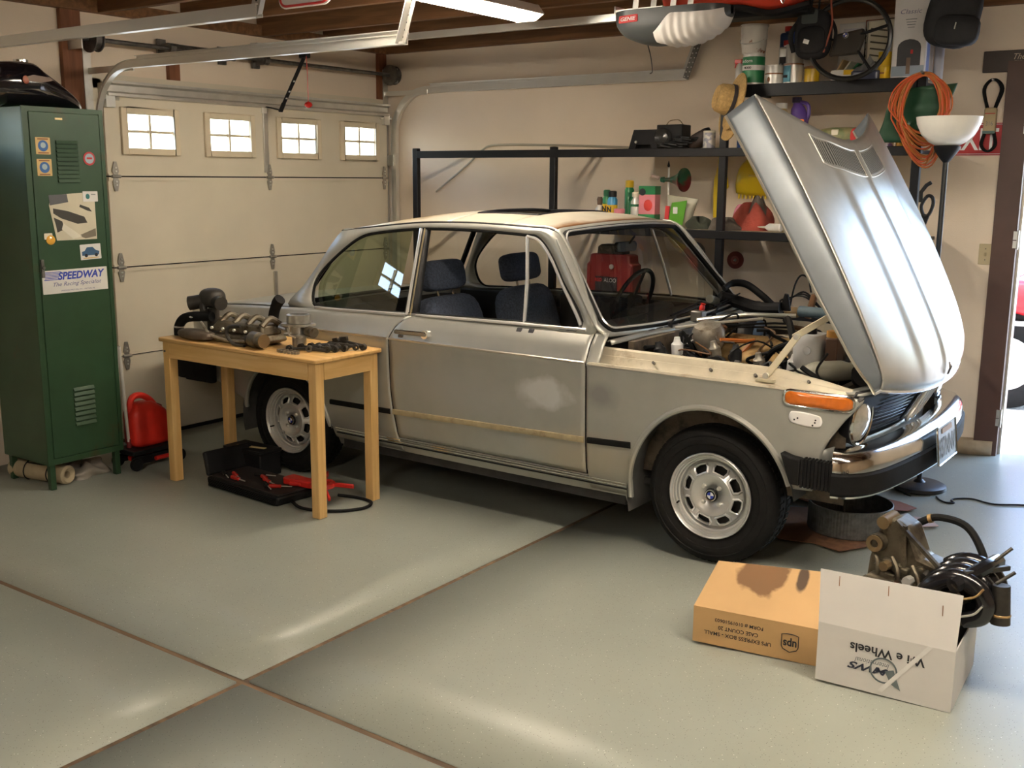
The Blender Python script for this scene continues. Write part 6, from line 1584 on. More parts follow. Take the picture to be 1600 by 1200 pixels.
for y in (.03, LW - .03):
    for x in (-.03, -LD + .03):
        MB().span((x - .015, y - .015, 0), (x + .015, y + .015, LZ0)).build('leg', gm, lk, bevel=.002)
def sticker(label, yc, zc_, w, h, m, name='sticker', rot=0):
    t = thing(name, label, 'sticker', (LX + .0035, LY0 + yc, zc_))
    t.rotation_euler = (R(rot), 0, 0)
    MB().prism(rrect(w, h, .003), (0, 0, 0), (0, 1, 0), (0, 0, 1), (.0012, 0, 0)).build('backing', m, t)
    return t
ostk = mat('sticker_orange', (.62, .42, .16), .5)
for nm, zz in (('upper', 1.744), ('lower', 1.640)):
    s_ = sticker(nm + ' of the two square orange stickers with blue circles on the locker door', .097, zz, .078, .082, ostk)
    MB().cyl((.0012, 0, 0), (.002, 0, 0), .027, n=24).build('circle', mat('sticker_blue', (.03, .12, .36), .5), s_)
    MB().cyl((.002, 0, .003), (.0026, 0, .003), .014, n=16).build('centre', mat('sticker_paleblue', (.35, .45, .5), .5), s_)
    MB().span((.0012, -.028, .030), (.0018, .028, .036)).build('print_line', brown, s_); MB().span((.0012, -.028, -.037), (.0018, .028, -.031)).build('print_line', brown, s_)
s_ = sticker('round red sticker with pale blue centre on the locker door', .345, 1.687, .05, .05, sr)
MB().cyl((.0012, 0, 0), (.0022, 0, 0), .034, n=28).build('red_ring', sr, s_); MB().cyl((.0022, 0, 0), (.003, 0, 0), .025, n=24).build('centre', mat('sticker_greyblue', (.30, .36, .42), .5), s_); MB().span((.003, -.015, -.003), (.0036, .015, .006)).build('print_line', inkred, s_)
ps = thing('car_photograph', 'black and white photograph of a car stuck on the locker door', 'photograph', (LX + .0035, LY0 + .225, 1.395))
MB().prism([(-.105, .11), (.135, .125), (.135, -.115), (-.09, -.115), (-.12, .06)], (0, 0, 0), (0, 1, 0), (0, 0, 1), (.0012, 0, 0)).build('print', mat('photo_cream', (.60, .55, .42), .35), ps)
pk = mat('photo_black', (.04, .035, .03), .4)
MB().prism([(-.10, .045), (-.02, .03), (.07, .0), (.085, -.03), (.03, -.035), (-.06, -.005), (-.10, .02)], (.0013, 0, 0), (0, 1, 0), (0, 0, 1), (.0006, 0, 0)).build('car_shadow', pk, ps)
MB().prism([(-.10, .0), (-.055, -.02), (-.045, -.06), (-.085, -.075), (-.09, -.04)], (.0013, 0, 0), (0, 1, 0), (0, 0, 1), (.0006, 0, 0)).build('car_shade', pk, ps)
MB().prism([(-.12, .11), (-.02, .115), (-.015, .075), (-.115, .06)], (.0013, 0, 0), (0, 1, 0), (0, 0, 1), (.0006, 0, 0)).build('inset_picture', mat('photo_slate', (.10, .10, .11), .4), ps)
MB().prism([(.05, .062), (.10, .045), (.115, .025), (.09, .03), (.045, .05)], (.0013, 0, 0), (0, 1, 0), (0, 0, 1), (.0006, 0, 0)).build('window_shade', pk, ps)
MB().prism([(.03, -.095), (.13, -.06), (.13, -.1), (.07, -.11)], (.0013, 0, 0), (0, 1, 0), (0, 0, 1), (.0006, 0, 0)).build('gravel_shade', mat('photo_brown', (.18, .15, .11), .5), ps)
MB().prism([(-.05, -.03), (.05, -.098), (.0, -.11), (-.06, -.06)], (.0013, 0, 0), (0, 1, 0), (0, 0, 1), (.0007, 0, 0)).build('bumper_highlight', mat('photo_pale', (.7, .66, .55), .4), ps)
s_ = sticker('small white sticker with green emblem over the corner of the photograph', .335, 1.497, .085, .052, mat('sticker_white', (.7, .68, .66), .5)); s_.location.x += .0025
MB().ball((.0012, -.015, 0), (.001, .012, .014), 10, 8).build('emblem', mat('emblem_teal', (.03, .16, .16), .5), s_); MB().span((.0012, .005, .008), (.0018, .03, .012)).build('print_line', inkgrey, s_)
s_ = sticker('small white sticker with a blue car above the wide white banner', .318, 1.216, .118, .078, mat('sticker_white', (.7, .68, .66), .5), rot=2)
MB().prism([(-.05, -.018), (.045, -.018), (.05, .0), (.03, .006), (.012, .024), (-.02, .024), (-.035, .006), (-.05, .002)], (.0013, 0, 0), (0, 1, 0), (0, 0, 1), (.0008, 0, 0)).build('car_picture', mat('car_blue', (.04, .10, .20), .4), s_)
for y in (-.028, .03): MB().cyl((.002, y, -.018), (.003, y, -.018), .009, n=12).build('wheel_picture', ink, s_)
MB().span((.0012, -.045, -.034), (.0018, .045, -.029)).build('print_line', ostk, s_)
sw_ = thing('banner_sticker', 'wide white banner sticker with bold blue lettering across the locker door', 'sticker', (LX + .004, LY0 + .222, 1.075)); sw_.rotation_euler = (R(.5), 0, 0)
MB().prism(rrect(.365, .118, .002), (0, 0, 0), (0, 1, 0), (0, 0, 1), (.0012, 0, 0)).build('panel', mat('sign_white2', (.72, .70, .66), .4), sw_)
text('lettering', 'SPEEDWAY', inkblue, sw_, (.0013, .035, .028), (0, 1, 0), (0, 0, 1), w=.265, h=.040, shear=.22, bold=.035)
text('lettering', 'The Racing Specialist', mat('script_blue', (.08, .09, .25), .6), sw_, (.0013, .01, -.016), (0, 1, 0), (0, 0, 1), w=.27, h=.026, shear=.35)
text('lettering', 'SPEEDWAY MOTORS, INC., LINCOLN, NE', mat('script_blue', (.08, .09, .25), .6), sw_, (.0013, .01, -.047), (0, 1, 0), (0, 0, 1), w=.19, h=.008)
for k in range(6): MB().span((.0012, -.172 + .004 * (k % 2), .010 + .0075 * k), (.0018, -.095 + .006 * k * .5, .0135 + .0075 * k)).build('speed_line', inkblue, sw_)
lt = thing('door_reflector', 'amber disc standing in for an orange light reflection on the locker door', 'reflector', (LX + .0035, LY0 + .10, 1.285))  # orange light reflection on the door, modelled as an amber disc
MB().lathe([(.024, 0), (.024, .004), (.014, .010), (0, .012)], (0, 0, 0), (1, 0, 0), 18).build('lens', mat('glint_amber', (.80, .42, .06), .15, 0, coat=.8), lt); MB().prism(rrect(.045, .03, .004), (.001, -.012, .018), (0, 1, 0), (0, 0, 1), (.003, 0, 0)).build('tape', cream, lt)
# motorcycle tank on top
tk_ = thing('motorcycle_tank', 'glossy black motorcycle fuel tank lying on top of the green locker', 'fuel tank', (.40, -3.22, LZ1 + .001))
bgl = mat('gloss_black', (.008, .007, .010), .1, coat=.8)
def tankm(u, v):
    y = -.30 + .60 * u
    top = ip([(0, .17), (.15, .205), (.45, .222), (.52, .222), (.60, .19), (.80, .115), (.95, .055), (1, .03)], u)
    wd_ = ip([(0, .08), (.15, .13), (.5, .15), (.75, .125), (.93, .075), (1, .03)], u)
    a = 2 * PI * v; c, s = math.cos(a), math.sin(a)
    return (wd_ * math.copysign(abs(c) ** .75, c), y, top * .5 + top * .5 * math.copysign(abs(s) ** .8, s))
tm = MB().grid(tankm, 32, 28); tm.poly([tankm(0, k / 28) for k in range(28)]); tm.poly([tankm(1, k / 28) for k in range(28)]); tm = tm.build('tank', bgl, tk_, smooth=60)
MB().cyl((0, .0, .215), (0, .0, .232), .035, n=20).build('filler_cap', chrome, tk_)
em = mat('emblem_orange', (.30, .06, .02), .4)
MB().prism([(-.06, 0), (-.01, .016), (.08, .008), (.10, -.004), (.03, -.018), (-.05, -.014)], (.152, -.02, .135), (0, 1, 0), (0, 0, 1), (.003, 0, 0)).build('emblem', mat('emblem_bronze', (.07, .04, .025), .4, .4), tk_)
MB().ball((.153, -.07, .125), (.003, .018, .02), 10, 8).build('emblem_dot', em, tk_)

# ------------------------------------------------------------------ floor things by the locker
pm_ = mat('pole_white', (.58, .55, .50), .45)
for i, (y0, y1, x0, x1, lb) in enumerate(((-2.862, -2.895, .50, .56, 'white broom handle leaning nearest the locker side'), (-2.825, -2.878, .52, .56, 'second white pole leaning beside the red fuel can'))):
    t = thing('pole', lb, 'pole', (x0, y0, .115)); MB().cyl((0, 0, 0), (x1 - x0, y1 - y0, .58), .009, n=10).build('stick', pm_, t); MB().cyl((0, 0, -.0), (.0, .0, .05), .013, n=10).build('ferrule', mat('ferrule_red', (.22, .02, .02), .5), t)
jk = thing('floor_jack', 'low black trolley jack with red frame on the floor beside the locker', 'jack', (.53, -2.73, 0))
MB().span((-.09, -.14, .085), (.09, .16, .112)).build('top_plate', black, jk, bevel=.006)
MB().span((.05, -.13, .03), (.075, .14, .075)).span((-.075, -.13, .03), (-.05, .14, .075)).build('side_rail', black, jk, bevel=.004)
MB().beam((.0, -.10, .05), (.0, .06, .085), .05, .03).build('lift_arm', red, jk, bevel=.006)
for y in (-.12, .165):
    for x in (-.085, .085): MB().lathe([(.008, -.014), (.033, -.014), (.036, -.008), (.036, .008), (.033, .014), (.008, .014)], (x, y, .037), (1, 0, 0), 18).build('caster', black, jk)
MB().cyl((.09, .0, .05), (.09, .1, .05), .012, n=10).build('cylinder', red, jk)
gc = thing('fuel_can', 'red plastic fuel can with moulded handle standing on the black jack', 'fuel can', (.51, -2.690, .114))
redg = mat('fuel_red', (.56, .022, .012), .42, var=.1)
def gcan(u, v):
    a = 2 * PI * u; c, s = math.cos(a), math.sin(a); e = .5
    z = .245 * v
    w = ip([(0, .11), (.08, .128), (.55, .13), (.75, .115), (1, .055)], v); d = ip([(0, .062), (.1, .075), (.8, .07), (1, .035)], v)
    return (d * math.copysign(abs(c) ** e, c), w * math.copysign(abs(s) ** e, s) - .035 * max(0, v - .55) / .45, z)
g_ = MB().grid(gcan, 32, 14); g_.poly([gcan(k / 32, 1) for k in range(32)]); g_.poly([gcan(k / 32, 0) for k in range(32)]); g_.build('can', redg, gc, smooth=60)
MB().tube(cr([(.0, -.115, .19), (0, -.10, .265), (0, -.06, .285), (0, -.01, .27), (0, .04, .225), (0, .07, .16)], 6), .018, 10).build('handle', redg, gc)
MB().cyl((0, .06, .19), (0, .075, .215), .026, .024, n=16).build('spout_cap', mat('cap_red_dark', (.25, .03, .02), .5), gc)
rl_ = thing('rolled_canvas', 'rolled cream canvas tied with dark cord under the locker', 'tool roll', (.36, -3.26, .052)); rl_.rotation_euler = (0, 0, R(12))
cnv = mat('canvas', (.40, .33, .22), .9, var=.1, bump=.3)
MB().lathe([(.035, -.20), (.05, -.19), (.052, .0), (.05, .19), (.040, .20), (.02, .185), (.02, .15)], (0, 0, 0), (1, 0, 0), 20).build('roll', cnv, rl_)
for x in (-.07, .09): MB().tube([(x + .004 * math.sin(a), .054 * math.cos(a), .054 * math.sin(a)) for a in [2 * PI * k / 20 for k in range(20)]], .0035, 5, closed=True).build('tie_cord', black, rl_)
MB().tube([(-.07, -.03, .046), (.09, -.03, .046)], .003, 5).build('tie_cord', black, rl_)
drape('plastic_sheet', 'crumpled clear plastic sheet lying under the locker', 'sheet', (.42, -3.06, .001), (.12, .13, .06), mat('cloudy_plastic', (.30, .27, .23), .25, spec=.8), 33, .3)

# ------------------------------------------------------------------ pine table with engine parts
TX0, TX1, TY0, TY1, TZ = .90, 2.04, -2.855, -2.425, .775
tb_ = thing('pine_table', 'small pine table covered in engine parts beside the silver car', 'table', (TX0, TY0, 0))
tw, td = TX1 - TX0, TY1 - TY0
top = MB().prism(rrect(tw + .03, td + .03, .02, 4, tw / 2, td / 2), (0, 0, TZ - .020), (1, 0, 0), (0, 1, 0), (0, 0, .020)).build('tabletop', wood('pine_top', (.55, .32, .11), (.72, .46, .18), .45, axis='X'), tb_, bevel=.005)
for x in (.03, tw - .03):
    for y in (.03, td - .03):
        MB().span((x - .026, y - .026, 0), (x + .026, y + .026, TZ - .02)).build('leg', pinez, tb_, bevel=.004)
for y in (.012, td - .012): MB().span((.056, y - .010, TZ - .105), (tw - .056, y + .010, TZ - .02)).build('apron', pine, tb_, bevel=.002)
for x in (.012, tw - .012): MB().span((x - .010, .056, TZ - .105), (x + .010, td - .056, TZ - .02)).build('apron', wood('pine_y', (.66, .40, .14), (.78, .52, .22), .42, axis='Y'), tb_, bevel=.002)
MB().cyl((.028, -.001, TZ - .07), (.028, -.006, TZ - .07), .006, n=8).build('bolt', dsteel, tb_)
TT = TZ + .001
# intake manifold: pan shaped casting
greasy = mat('greasy_alloy', (.19, .165, .12), .42, .7, var=.3, scale=18, dirt=(.05, .035, .02), dlo=.48, dhi=.62, dscale=9)
dgrey = mat('greasy_black', (.030, .027, .022), .5, .3, var=.4, scale=20)
t = thing('valve_cover_casting', 'greasy aluminium casting lying along the pine table', 'engine part', (1.36, -2.70, TT))
MB().prism([(-.19, .035), (.22, .055), (.24, .02), (.17, .0), (-.10, .0)], (0, -.09, 0), (1, 0, 0), (0, 0, 1), (0, .18, 0)).build('pan', greasy, t, bevel=.012)
MB().tube([(-.20, -.10, .095), (-.13, -.105, .035), (.02, -.108, .020), (.15, -.105, .028)], .008, 6).build('rim', alloy, t)
MB().prism([(-.20, .06), (.22, .06), (.21, .115), (-.12, .12)], (0, -.06, -.01), (1, 0, 0), (0, 0, 1), (0, .13, 0)).build('cover', greasy, t, bevel=.012)
for k in range(4): MB().tube(cr([(-.10 + .10 * k, -.05, .10), (-.09 + .10 * k, .0, .135), (-.08 + .10 * k, .06, .10)], 5), .016, 8).build('runner', greasy, t)
for k in range(5): MB().cyl((-.14 + .085 * k, -.075, .07), (-.14 + .085 * k, -.085, .07), .008, n=6).build('bolt', steel, t)
MB().tube(cr([(.10, -.10, .10), (.04, -.12, .09), (.03, -.125, .05), (.07, -.12, .01), (.14, -.11, .005)], 6), .009, 8).build('loop_hose', dgrey, t)
t = thing('thermostat_housing', 'black three-necked housing standing on top of the casting', 'engine part', (1.11, -2.68, TT))
MB().cyl((0, 0, 0), (0, 0, .15), .032, n=12).build('stem', dgrey, t)
mb = MB(); mb.at(trs((.0, 0, .205))); mb.ball((0, 0, 0), (.070, .06, .052), 18, 12, .8); mb.build('housing', dgrey, t)
MB().cyl((-.03, -.02, .19), (-.10, -.07, .175), .036, .038, n=14).build('neck', dgrey, t); MB().cyl((-.10, -.07, .175), (-.101, -.0707, .1748), .028, n=14).build('neck_bore', ink, t)
MB().cyl((.03, -.01, .19), (.105, -.03, .185), .034, .036, n=14).build('neck', dgrey, t)
MB().tube([(-.03, -.04, .19), (-.012, -.05, .14), (.005, -.05, .13)], .02, 8).build('foot', dgrey, t)
t = thing('radiator_hose', 'bent black radiator hose resting on the left end of the table', 'hose', (.955, -2.72, TT))
MB().tube(cr([(-.015, -.05, .005), (-.012, -.05, .05), (.012, -.045, .085), (.06, -.04, .105), (.16, -.03, .115), (.22, -.02, .118)], 6), .026, 12).build('hose', rubber, t)
for p in ((-.012, -.05, .05), (.10, -.036, .11)): MB().ball(p, (.030, .030, .010), 12, 6).build('clamp', steel, t)
t = thing('air_duct_elbow', 'upright black rubber elbow at the back of the table', 'hose', (1.34, -2.50, TT))
MB().tube(cr([(-.10, 0, .05), (-.03, 0, .055), (.02, 0, .075), (.035, 0, .13), (.06, 0, .18), (.085, 0, .205)], 6), [.028] * 24 + [.03] * 7, 12).build('elbow', rubber, t); MB().cyl((-.10, 0, .0), (-.10, 0, .08), .03, n=12).build('socket', greasy, t)
t = thing('oil_pan_plate', 'flat dark oval plate at the front left of the table', 'engine part', (1.12, -2.80, TT))
mb = MB(); mb.at(trs((0, 0, .028))); mb.ball((0, 0, 0), (.13, .045, .028), 22, 8, .7); mb.build('plate', mat('plate_brown', (.10, .08, .06), .5, .3, var=.3), t)
t = thing('carburettor_body', 'bright carburettor with stacked flanges standing on the table', 'carburettor', (1.73, -2.66, TT))
cz = mat('carb_zinc', (.50, .49, .45), .28, .9, var=.2, scale=30)
MB().cyl((0, 0, 0), (0, 0, .06), .035, n=16).build('base', cz, t)
MB().prism(rrect(.14, .10, .02), (0, 0, .06), (1, 0, 0), (0, 1, 0), (0, 0, .012)).build('flange', cz, t)
MB().cyl((0, 0, .072), (0, 0, .115), .038, n=18).build('venturi', cz, t); MB().prism(rrect(.16, .115, .03), (-.005, 0, .112), (1, 0, 0), (0, 1, 0), (0, 0, .01)).build('flange', cz, t)
MB().lathe([(.055, .122), (.060, .126), (.060, .165), (.055, .168), (.045, .168), (.045, .13)], n=24).build('intake_ring', cz, t)
MB().cyl((.06, 0, .09), (.115, -.01, .085), .026, n=14).build('float_bowl', greasy, t); MB().cyl((-.055, -.03, .09), (-.10, -.035, .10), .012, n=10).build('inlet', cz, t)
for a in (40, 130, 220, 310): MB().cyl((.055 * math.cos(R(a)), .042 * math.sin(R(a)), .055), (.055 * math.cos(R(a)), .042 * math.sin(R(a)), .135), .005, n=8).build('stud', steel, t)
MB().tube([(-.03, -.05, .10), (.0, -.065, .07), (.03, -.055, .06)], .004, 6).build('linkage', steel, t)
t = thing('water_pump', 'grey pump body with open mouth at the table front', 'engine part', (1.585, -2.80, TT))
MB().lathe([(.034, -.045), (.040, -.04), (.040, .02), (.032, .03), (.030, .045), (.024, .045), (.022, 0)], (0, 0, .042), (1, -.15, 0), 18).build('body', greasy, t); MB().lathe([(.030, 0), (.034, .002), (.034, .012), (.02, .012)], (.045, -.007, .042), (1, -.15, 0), 16).build('mouth', mat('dull_brass', (.20, .14, .07), .45, .6), t); MB().cyl((-.03, 0, .042), (-.075, .01, .035), .026, n=12).build('inlet', dgrey, t)
t = thing('chain_loop', 'short length of greasy timing chain at the table front', 'chain', (1.80, -2.80, TT))
for k in range(16):
    a = 2 * PI * k / 16; MB().cyl((.065 * math.cos(a), .02 * math.sin(a), 0), (.065 * math.cos(a), .02 * math.sin(a), .013), .008, n=8).build('link', mat('chain_steel', (.28, .26, .22), .35, .8), t)
random.seed(77)
for i in range(5):
    x, y = 1.86 + .02 * i, -2.72 + .045 * i
    t = thing('pushrod_linkage', ['nearest', 'second', 'third', 'fourth', 'farthest'][i] + ' of the dark linkage rods piled at the right of the table', 'engine part', (x, y, TT), group='linkage rods on the table'); t.rotation_euler = (0, 0, R(random.uniform(8, 30)))
    MB().tube([(-.10, 0, .010 + .003 * i), (0, .004, .016 + .004 * i), (.09, -.004, .010 + .003 * i)], .009, 8).build('rod', dgrey, t)
    for xx in (-.10, .0, .09): MB().lathe([(.008, -.010), (.016, -.010), (.016, .010), (.008, .010)], (xx, 0, .016), (0, 1, 0), 12, closed=True).build('eye', dgrey if xx else dsteel, t)
t = thing('throttle_lever', 'small lever with bright pivot on the linkage pile', 'engine part', (1.90, -2.55, TT)); MB().beam((-.05, 0, .035), (.05, 0, .055), .014, .022).build('lever', dgrey, t, bevel=.003); MB().cyl((.0, -.012, .05), (.0, .012, .05), .010, n=10).build('pivot', chrome, t); MB().cyl((0, 0, 0), (0, 0, .04), .012, n=8).build('stand', dgrey, t)
t = thing('steel_ruler', 'thin steel strip lying near the right edge of the table', 'strip', (1.96, -2.60, TT)); t.rotation_euler = (0, 0, R(55)); MB().span((-.09, -.006, 0), (.09, .006, .002)).build('strip', steel, t); MB().cyl((-.08, 0, .002), (-.08, 0, .0025), .003, n=8).build('hole', ink, t)

# ------------------------------------------------------------------ tools under the table
cs = thing('tool_case', 'open black tool case full of red handled tools under the table', 'tool case', (1.46, -2.66, .0)); cs.rotation_euler = (0, 0, R(-4))
MB().prism([(-.29, .0), (.27, 0), (.285, .03), (.285, .05), (-.305, .05), (-.305, .03)], (0, -.16, 0), (1, 0, 0), (0, 0, 1), (0, .27, 0)).build('base', black, cs, bevel=.01)
MB().prism(rrect(.56, .24, .02), (-.01, -.025, .05), (1, 0, 0), (0, 1, 0), (0, 0, .008)).build('liner', mat('liner_black', (.02, .016, .016), .6), cs)
MB().at(trs((-.30, .02, .05), ry=-14)).span((-.03, -.17, 0), (.0, .13, .13)).build('lid', black, cs, bevel=.012)
for k in range(5): MB().span((-.285, -.168, .008 + .009 * k), (.27, -.160, .012 + .009 * k)).build('case_rib', black, cs)
random.seed(4)
for i in range(9):
    x = -.22 + .055 * i; y = -.07 + random.uniform(-.06, .08)
    t = thing('screwdriver', ['leftmost', 'second', 'third', 'fourth', 'fifth', 'sixth', 'seventh', 'eighth', 'rightmost'][i] + ' of the red handled screwdrivers lying in the tool case', 'screwdriver', (1.46 + x, -2.66 + y, .064), group='red handled screwdrivers'); t.rotation_euler = (0, 0, R(random.uniform(-35, 35)))
    MB().lathe([(.004, -.03), (.010, -.028), (.011, .0), (.008, .02), (.010, .03), (.006, .035)], (0, 0, .010), (1, 0, 0), 10).build('handle', red if i % 3 else black, t); MB().cyl((.035, 0, .010), (.09, 0, .010), .003, n=6).build('shaft', steel, t)
bb = thing('battery_box', 'black box with pale strip on its lid at the back of the table', 'box', (1.12, -2.475, 0))
MB().span((-.13, -.075, 0), (.16, .075, .14)).build('box', black, bb, bevel=.008); MB().span((-.135, -.08, .125), (.165, .08, .148)).build('lid', black, bb, bevel=.006); MB().at(trs((.02, -.02, .1485), rz=12)).span((-.09, -.012, 0), (.10, .012, .003)).build('strip', mat('strip_tan', (.55, .45, .22), .5), bb)
cl = thing('battery_clamp', 'large red spring clamp lying on the floor behind the front table leg', 'clamp', (1.80, -2.68, .045)); cl.rotation_euler = (0, 0, R(0))
MB().prism([(-.20, .0), (-.03, .02), (.0, .035), (.0, .065), (-.03, .08), (-.20, .085), (-.215, .07), (-.215, .015)], (0, 0, .015), (1, 0, 0), (0, 1, 0), (0, 0, .035)).build('jaw', red, cl, bevel=.006)
MB().tube([(.05 * math.cos(a) + .04, .05 * math.sin(a) + .045, .045) for a in [2 * PI * k / 24 for k in range(24)]], .016, 8, closed=True).build('ring', red, cl)
MB().beam((.08, .06, .05), (.20, .10, .05), .014, .022).build('handle', red, cl, bevel=.005); MB().beam((.08, .02, .04), (.21, -.08, .03), .014, .022).build('handle', red, cl, bevel=.005); MB().beam((.0, .09, .05), (-.05, .17, .06), .012, .03).build('grip', red, cl, bevel=.005)
tag(MB().tube(cr([(1.72, -2.74, .010), (1.85, -2.79, .009), (2.0, -2.74, .009), (2.09, -2.62, .009), (2.06, -2.52, .009), (1.95, -2.50, .009), (1.84, -2.53, .010)], 8), .008, 8).build('jumper_cable', rubber), 'thick black cable looping on the floor behind the table leg', 'cable')

# ------------------------------------------------------------------ right: ring, cardboard, boxes, engine head
cbm = mat('cardboard_flat', (.26, .13, .07), .85, var=.12, scale=8, dirt=(.12, .06, .035), dlo=.55, dhi=.68, dscale=5)
def flatpiece(label, pts, zt, m, curl=0):
    cx = sum(p[0] for p in pts) / len(pts); cy = sum(p[1] for p in pts) / len(pts)
    t = thing('cardboard_sheet', label, 'cardboard', (cx, cy, 0))
    mb = MB(); c = mb.P((0, 0, fz(cx, cy) + zt)); ids = []; n = len(pts)
    lower = []
    for x, y in pts: ids.append(mb.P((x - cx, y - cy, fz(x, y) + zt + curl * abs(math.sin(7 * x + 5 * y)))))
    for k in range(n): mb.F(c, ids[k], ids[(k + 1) % n])
    mb.build('sheet', m, t, smooth=0, solid=.004); return t
flatpiece('brown flattened cardboard under the ribbed metal ring', [(3.84, -1.80), (3.95, -1.93), (4.10, -1.90), (4.23, -1.96), (4.36, -1.76), (4.33, -1.62), (4.20, -1.45), (4.0, -1.40), (3.80, -1.45)], .006, cbm, .01)
flatpiece('reddish torn cardboard behind the ribbed metal ring', [(3.95, -1.38), (4.10, -1.32), (4.32, -1.27), (4.345, -1.20), (4.25, -1.14), (4.05, -1.08), (3.86, -1.12), (3.80, -1.30)], .006, mat('cardboard_red', (.30, .12, .075), .85, var=.1), .008)
flatpiece('pale torn paper beside the reddish cardboard', [(4.33, -1.34), (4.44, -1.33), (4.50, -1.42), (4.42, -1.48), (4.34, -1.45)], .006, mat('paper_pale', (.55, .42, .40), .8), .006)
rg = thing('ribbed_metal_ring', 'ribbed dark metal ring standing on cardboard under the bumper', 'ring', (4.165, -1.63, fz(4.165, -1.63) + .013))
rgm = mat('ring_zinc', (.17, .18, .18), .5, .7, var=.25, scale=40)
mb = MB(); N = 160; rows = []
for z, o in ((0, 0), (.004, .002), (.118, .0), (.122, -.002)):
    rows.append([mb.P(((.180 + o + .0014 * (k % 2)) * math.cos(2 * PI * k / N), (.180 + o + .0014 * (k % 2)) * math.sin(2 * PI * k / N), z + .0)) for k in range(N)])
for a, b in zip(rows, rows[1:]):
    for k in range(N): mb.F(a[k], a[(k + 1) % N], b[(k + 1) % N], b[k])
mb.build('band', rgm, rg, smooth=0, solid=.003); MB().tube([(.181 * math.cos(2 * PI * k / 48), .181 * math.sin(2 * PI * k / 48), .121) for k in range(48)], .0035, 6, closed=True).build('rolled_edge', rgm, rg)
# brown carton
def carton(name, label, A, B, depth, h, m):
    A, B = Vector(A), Vector(B); d = (B - A); L = d.length; rz = math.atan2(d.y, d.x)
    z = max(fz(A.x, A.y), fz(B.x, B.y))
    t = thing(name, label, 'box', (A.x, A.y, z + .001), rz)
    return t, L
ub, L = carton('courier_carton', '', (4.097, -3.081), (4.53, -3.020), .2, .13, None)
tag(ub, 'brown courier carton with upside down print and an oil stained flap')
ucm = paint('carton_brown', (.52, .33, .145), .65, 0, [((.20, .16, .235), (.085, .11, .08), (.17, .085, .03), .10), ((.33, .17, .23), (.02, .06, .05), (.07, .04, .02), .15)], var=.06, scale=6)
UH, UD = .130, .19
for a, b in (((0, 0, 0), (L, .004, UH)), ((0, UD - .004, 0), (L, UD, UH - .02)), ((0, .004, 0), (.004, UD - .004, UH - .01)), ((L - .004, .004, 0), (L, UD - .004, UH)), ((.004, .004, 0), (L - .004, UD - .004, .004))): MB().span(a, b).build('side', ucm, ub, smooth=0)
MB().prism([(0, 0), (L, 0), (L - .035, .235), (.03, .205)], (0, .002, UH), (1, 0, 0), (0, .84, .54), (0, .002, -.003)).build('top_flap', ucm, ub, smooth=0)
MB().span((.0, UD - .06, .01), (.004, UD + .03, UH)).build('end_flap', ucm, ub)
upx, upy = (-1, 0, 0), (0, 0, -1)
text('lettering', 'UPS EXPRESS BOX - SMALL', ink, ub, (.156, -.0006, .042), upx, upy, w=.232, h=.014, bold=.012)
text('lettering', 'CASE COUNT 20', ink, ub, (.158, -.0006, .066), upx, upy, w=.138, h=.014, bold=.012)
text('lettering', 'FORM # 01019510603', ink, ub, (.160, -.0006, .093), upx, upy, w=.166, h=.014, bold=.012)
sh = MB().tube([(x, -.001, z) for x, z in [(.306, .090), (.306, .050), (.311, .040), (.334, .030), (.357, .040), (.362, .050), (.362, .090), (.345, .094), (.323, .094)]], .0016, 5, closed=True).build('shield_outline', ink, ub)
sh2 = text('shield_lettering', 'ups', ink, ub, (.334, -.0006, .066), upx, upy, w=.045, h=.030, bold=.03)
# white carton
wb, L = carton('wheel_carton', '', (4.548, -3.120), (4.958, -3.100), .39, .19, None)
tag(wb, 'white wheel carton with upside down lettering and a raised front flap holding engine parts')
wcm = mat('carton_white2', (.74, .72, .70), .5, var=.02); wci = mat('carton_inside', (.55, .52, .48), .7)
WH, WD = .195, .37
for a, b in (((0, 0, 0), (L, .004, WH)), ((0, WD - .004, 0), (L, WD, WH)), ((0, .004, 0), (.004, WD - .004, WH)), ((L - .004, .004, 0), (L, WD - .004, WH)), ((.004, .004, 0), (L - .004, WD - .004, .004))): MB().span(a, b).build('side', wcm, wb, smooth=0)
MB().prism([(0, 0), (L, 0), (L + .002, .172), (-.012, .168)], (0, 0, WH), (1, 0, 0), (0, .16, .987), (0, .003, -.0005)).build('front_flap', wcm, wb, smooth=0)
text('lettering', 'Wi e Wheels', ink, wb, (.215, -.0006, .138), upx, upy, w=.225, h=.030, bold=.022)
text('lettering', 'r', ink, wb, (.283, -.0006, .135), upx, upy, w=.008, h=.02)
text('lettering', 'MWS', mat('print_ink2', (.02, .025, .05), .5), wb, (.160, -.0006, .078), upx, upy, w=.125, h=.024, shear=.35, bold=.03)
text('lettering', 'International', inkgrey, wb, (.172, -.0006, .100), upx, upy, w=.105, h=.016, shear=.3)
MB().lathe([(.037, 0), (.042, 0), (.042, .0012), (.037, .0012)], (.208, -.0003, .083), (0, -1, 0), 36, closed=True).build('ring_mark', inkgrey, wb)
MB().prism([(.212, .083), (.238, .092), (.250, .060), (.262, .030), (.232, .045)], (0, -.0003, 0), (1, 0, 0), (0, 0, 1), (0, -.001, 0)).build('wedge_mark', inkgrey, wb)
MB().prism([(.195, .015), (.209, .012), (.345, .192), (.333, .198)], (0, -.0012, 0), (1, 0, 0), (0, 0, 1), (0, -.0008, 0)).build('tape_strip', mat('clear_tape', (.86, .85, .83), .2), wb)
for x, z in ((.05, .155), (.20, .155), (.36, .130)): MB().tube([(x, .16 * z - .002, WH + z), (x + .002, .16 * (z - .04) - .002, WH + z - .03)], .0012, 4).build('crease_mark', brown, wb)
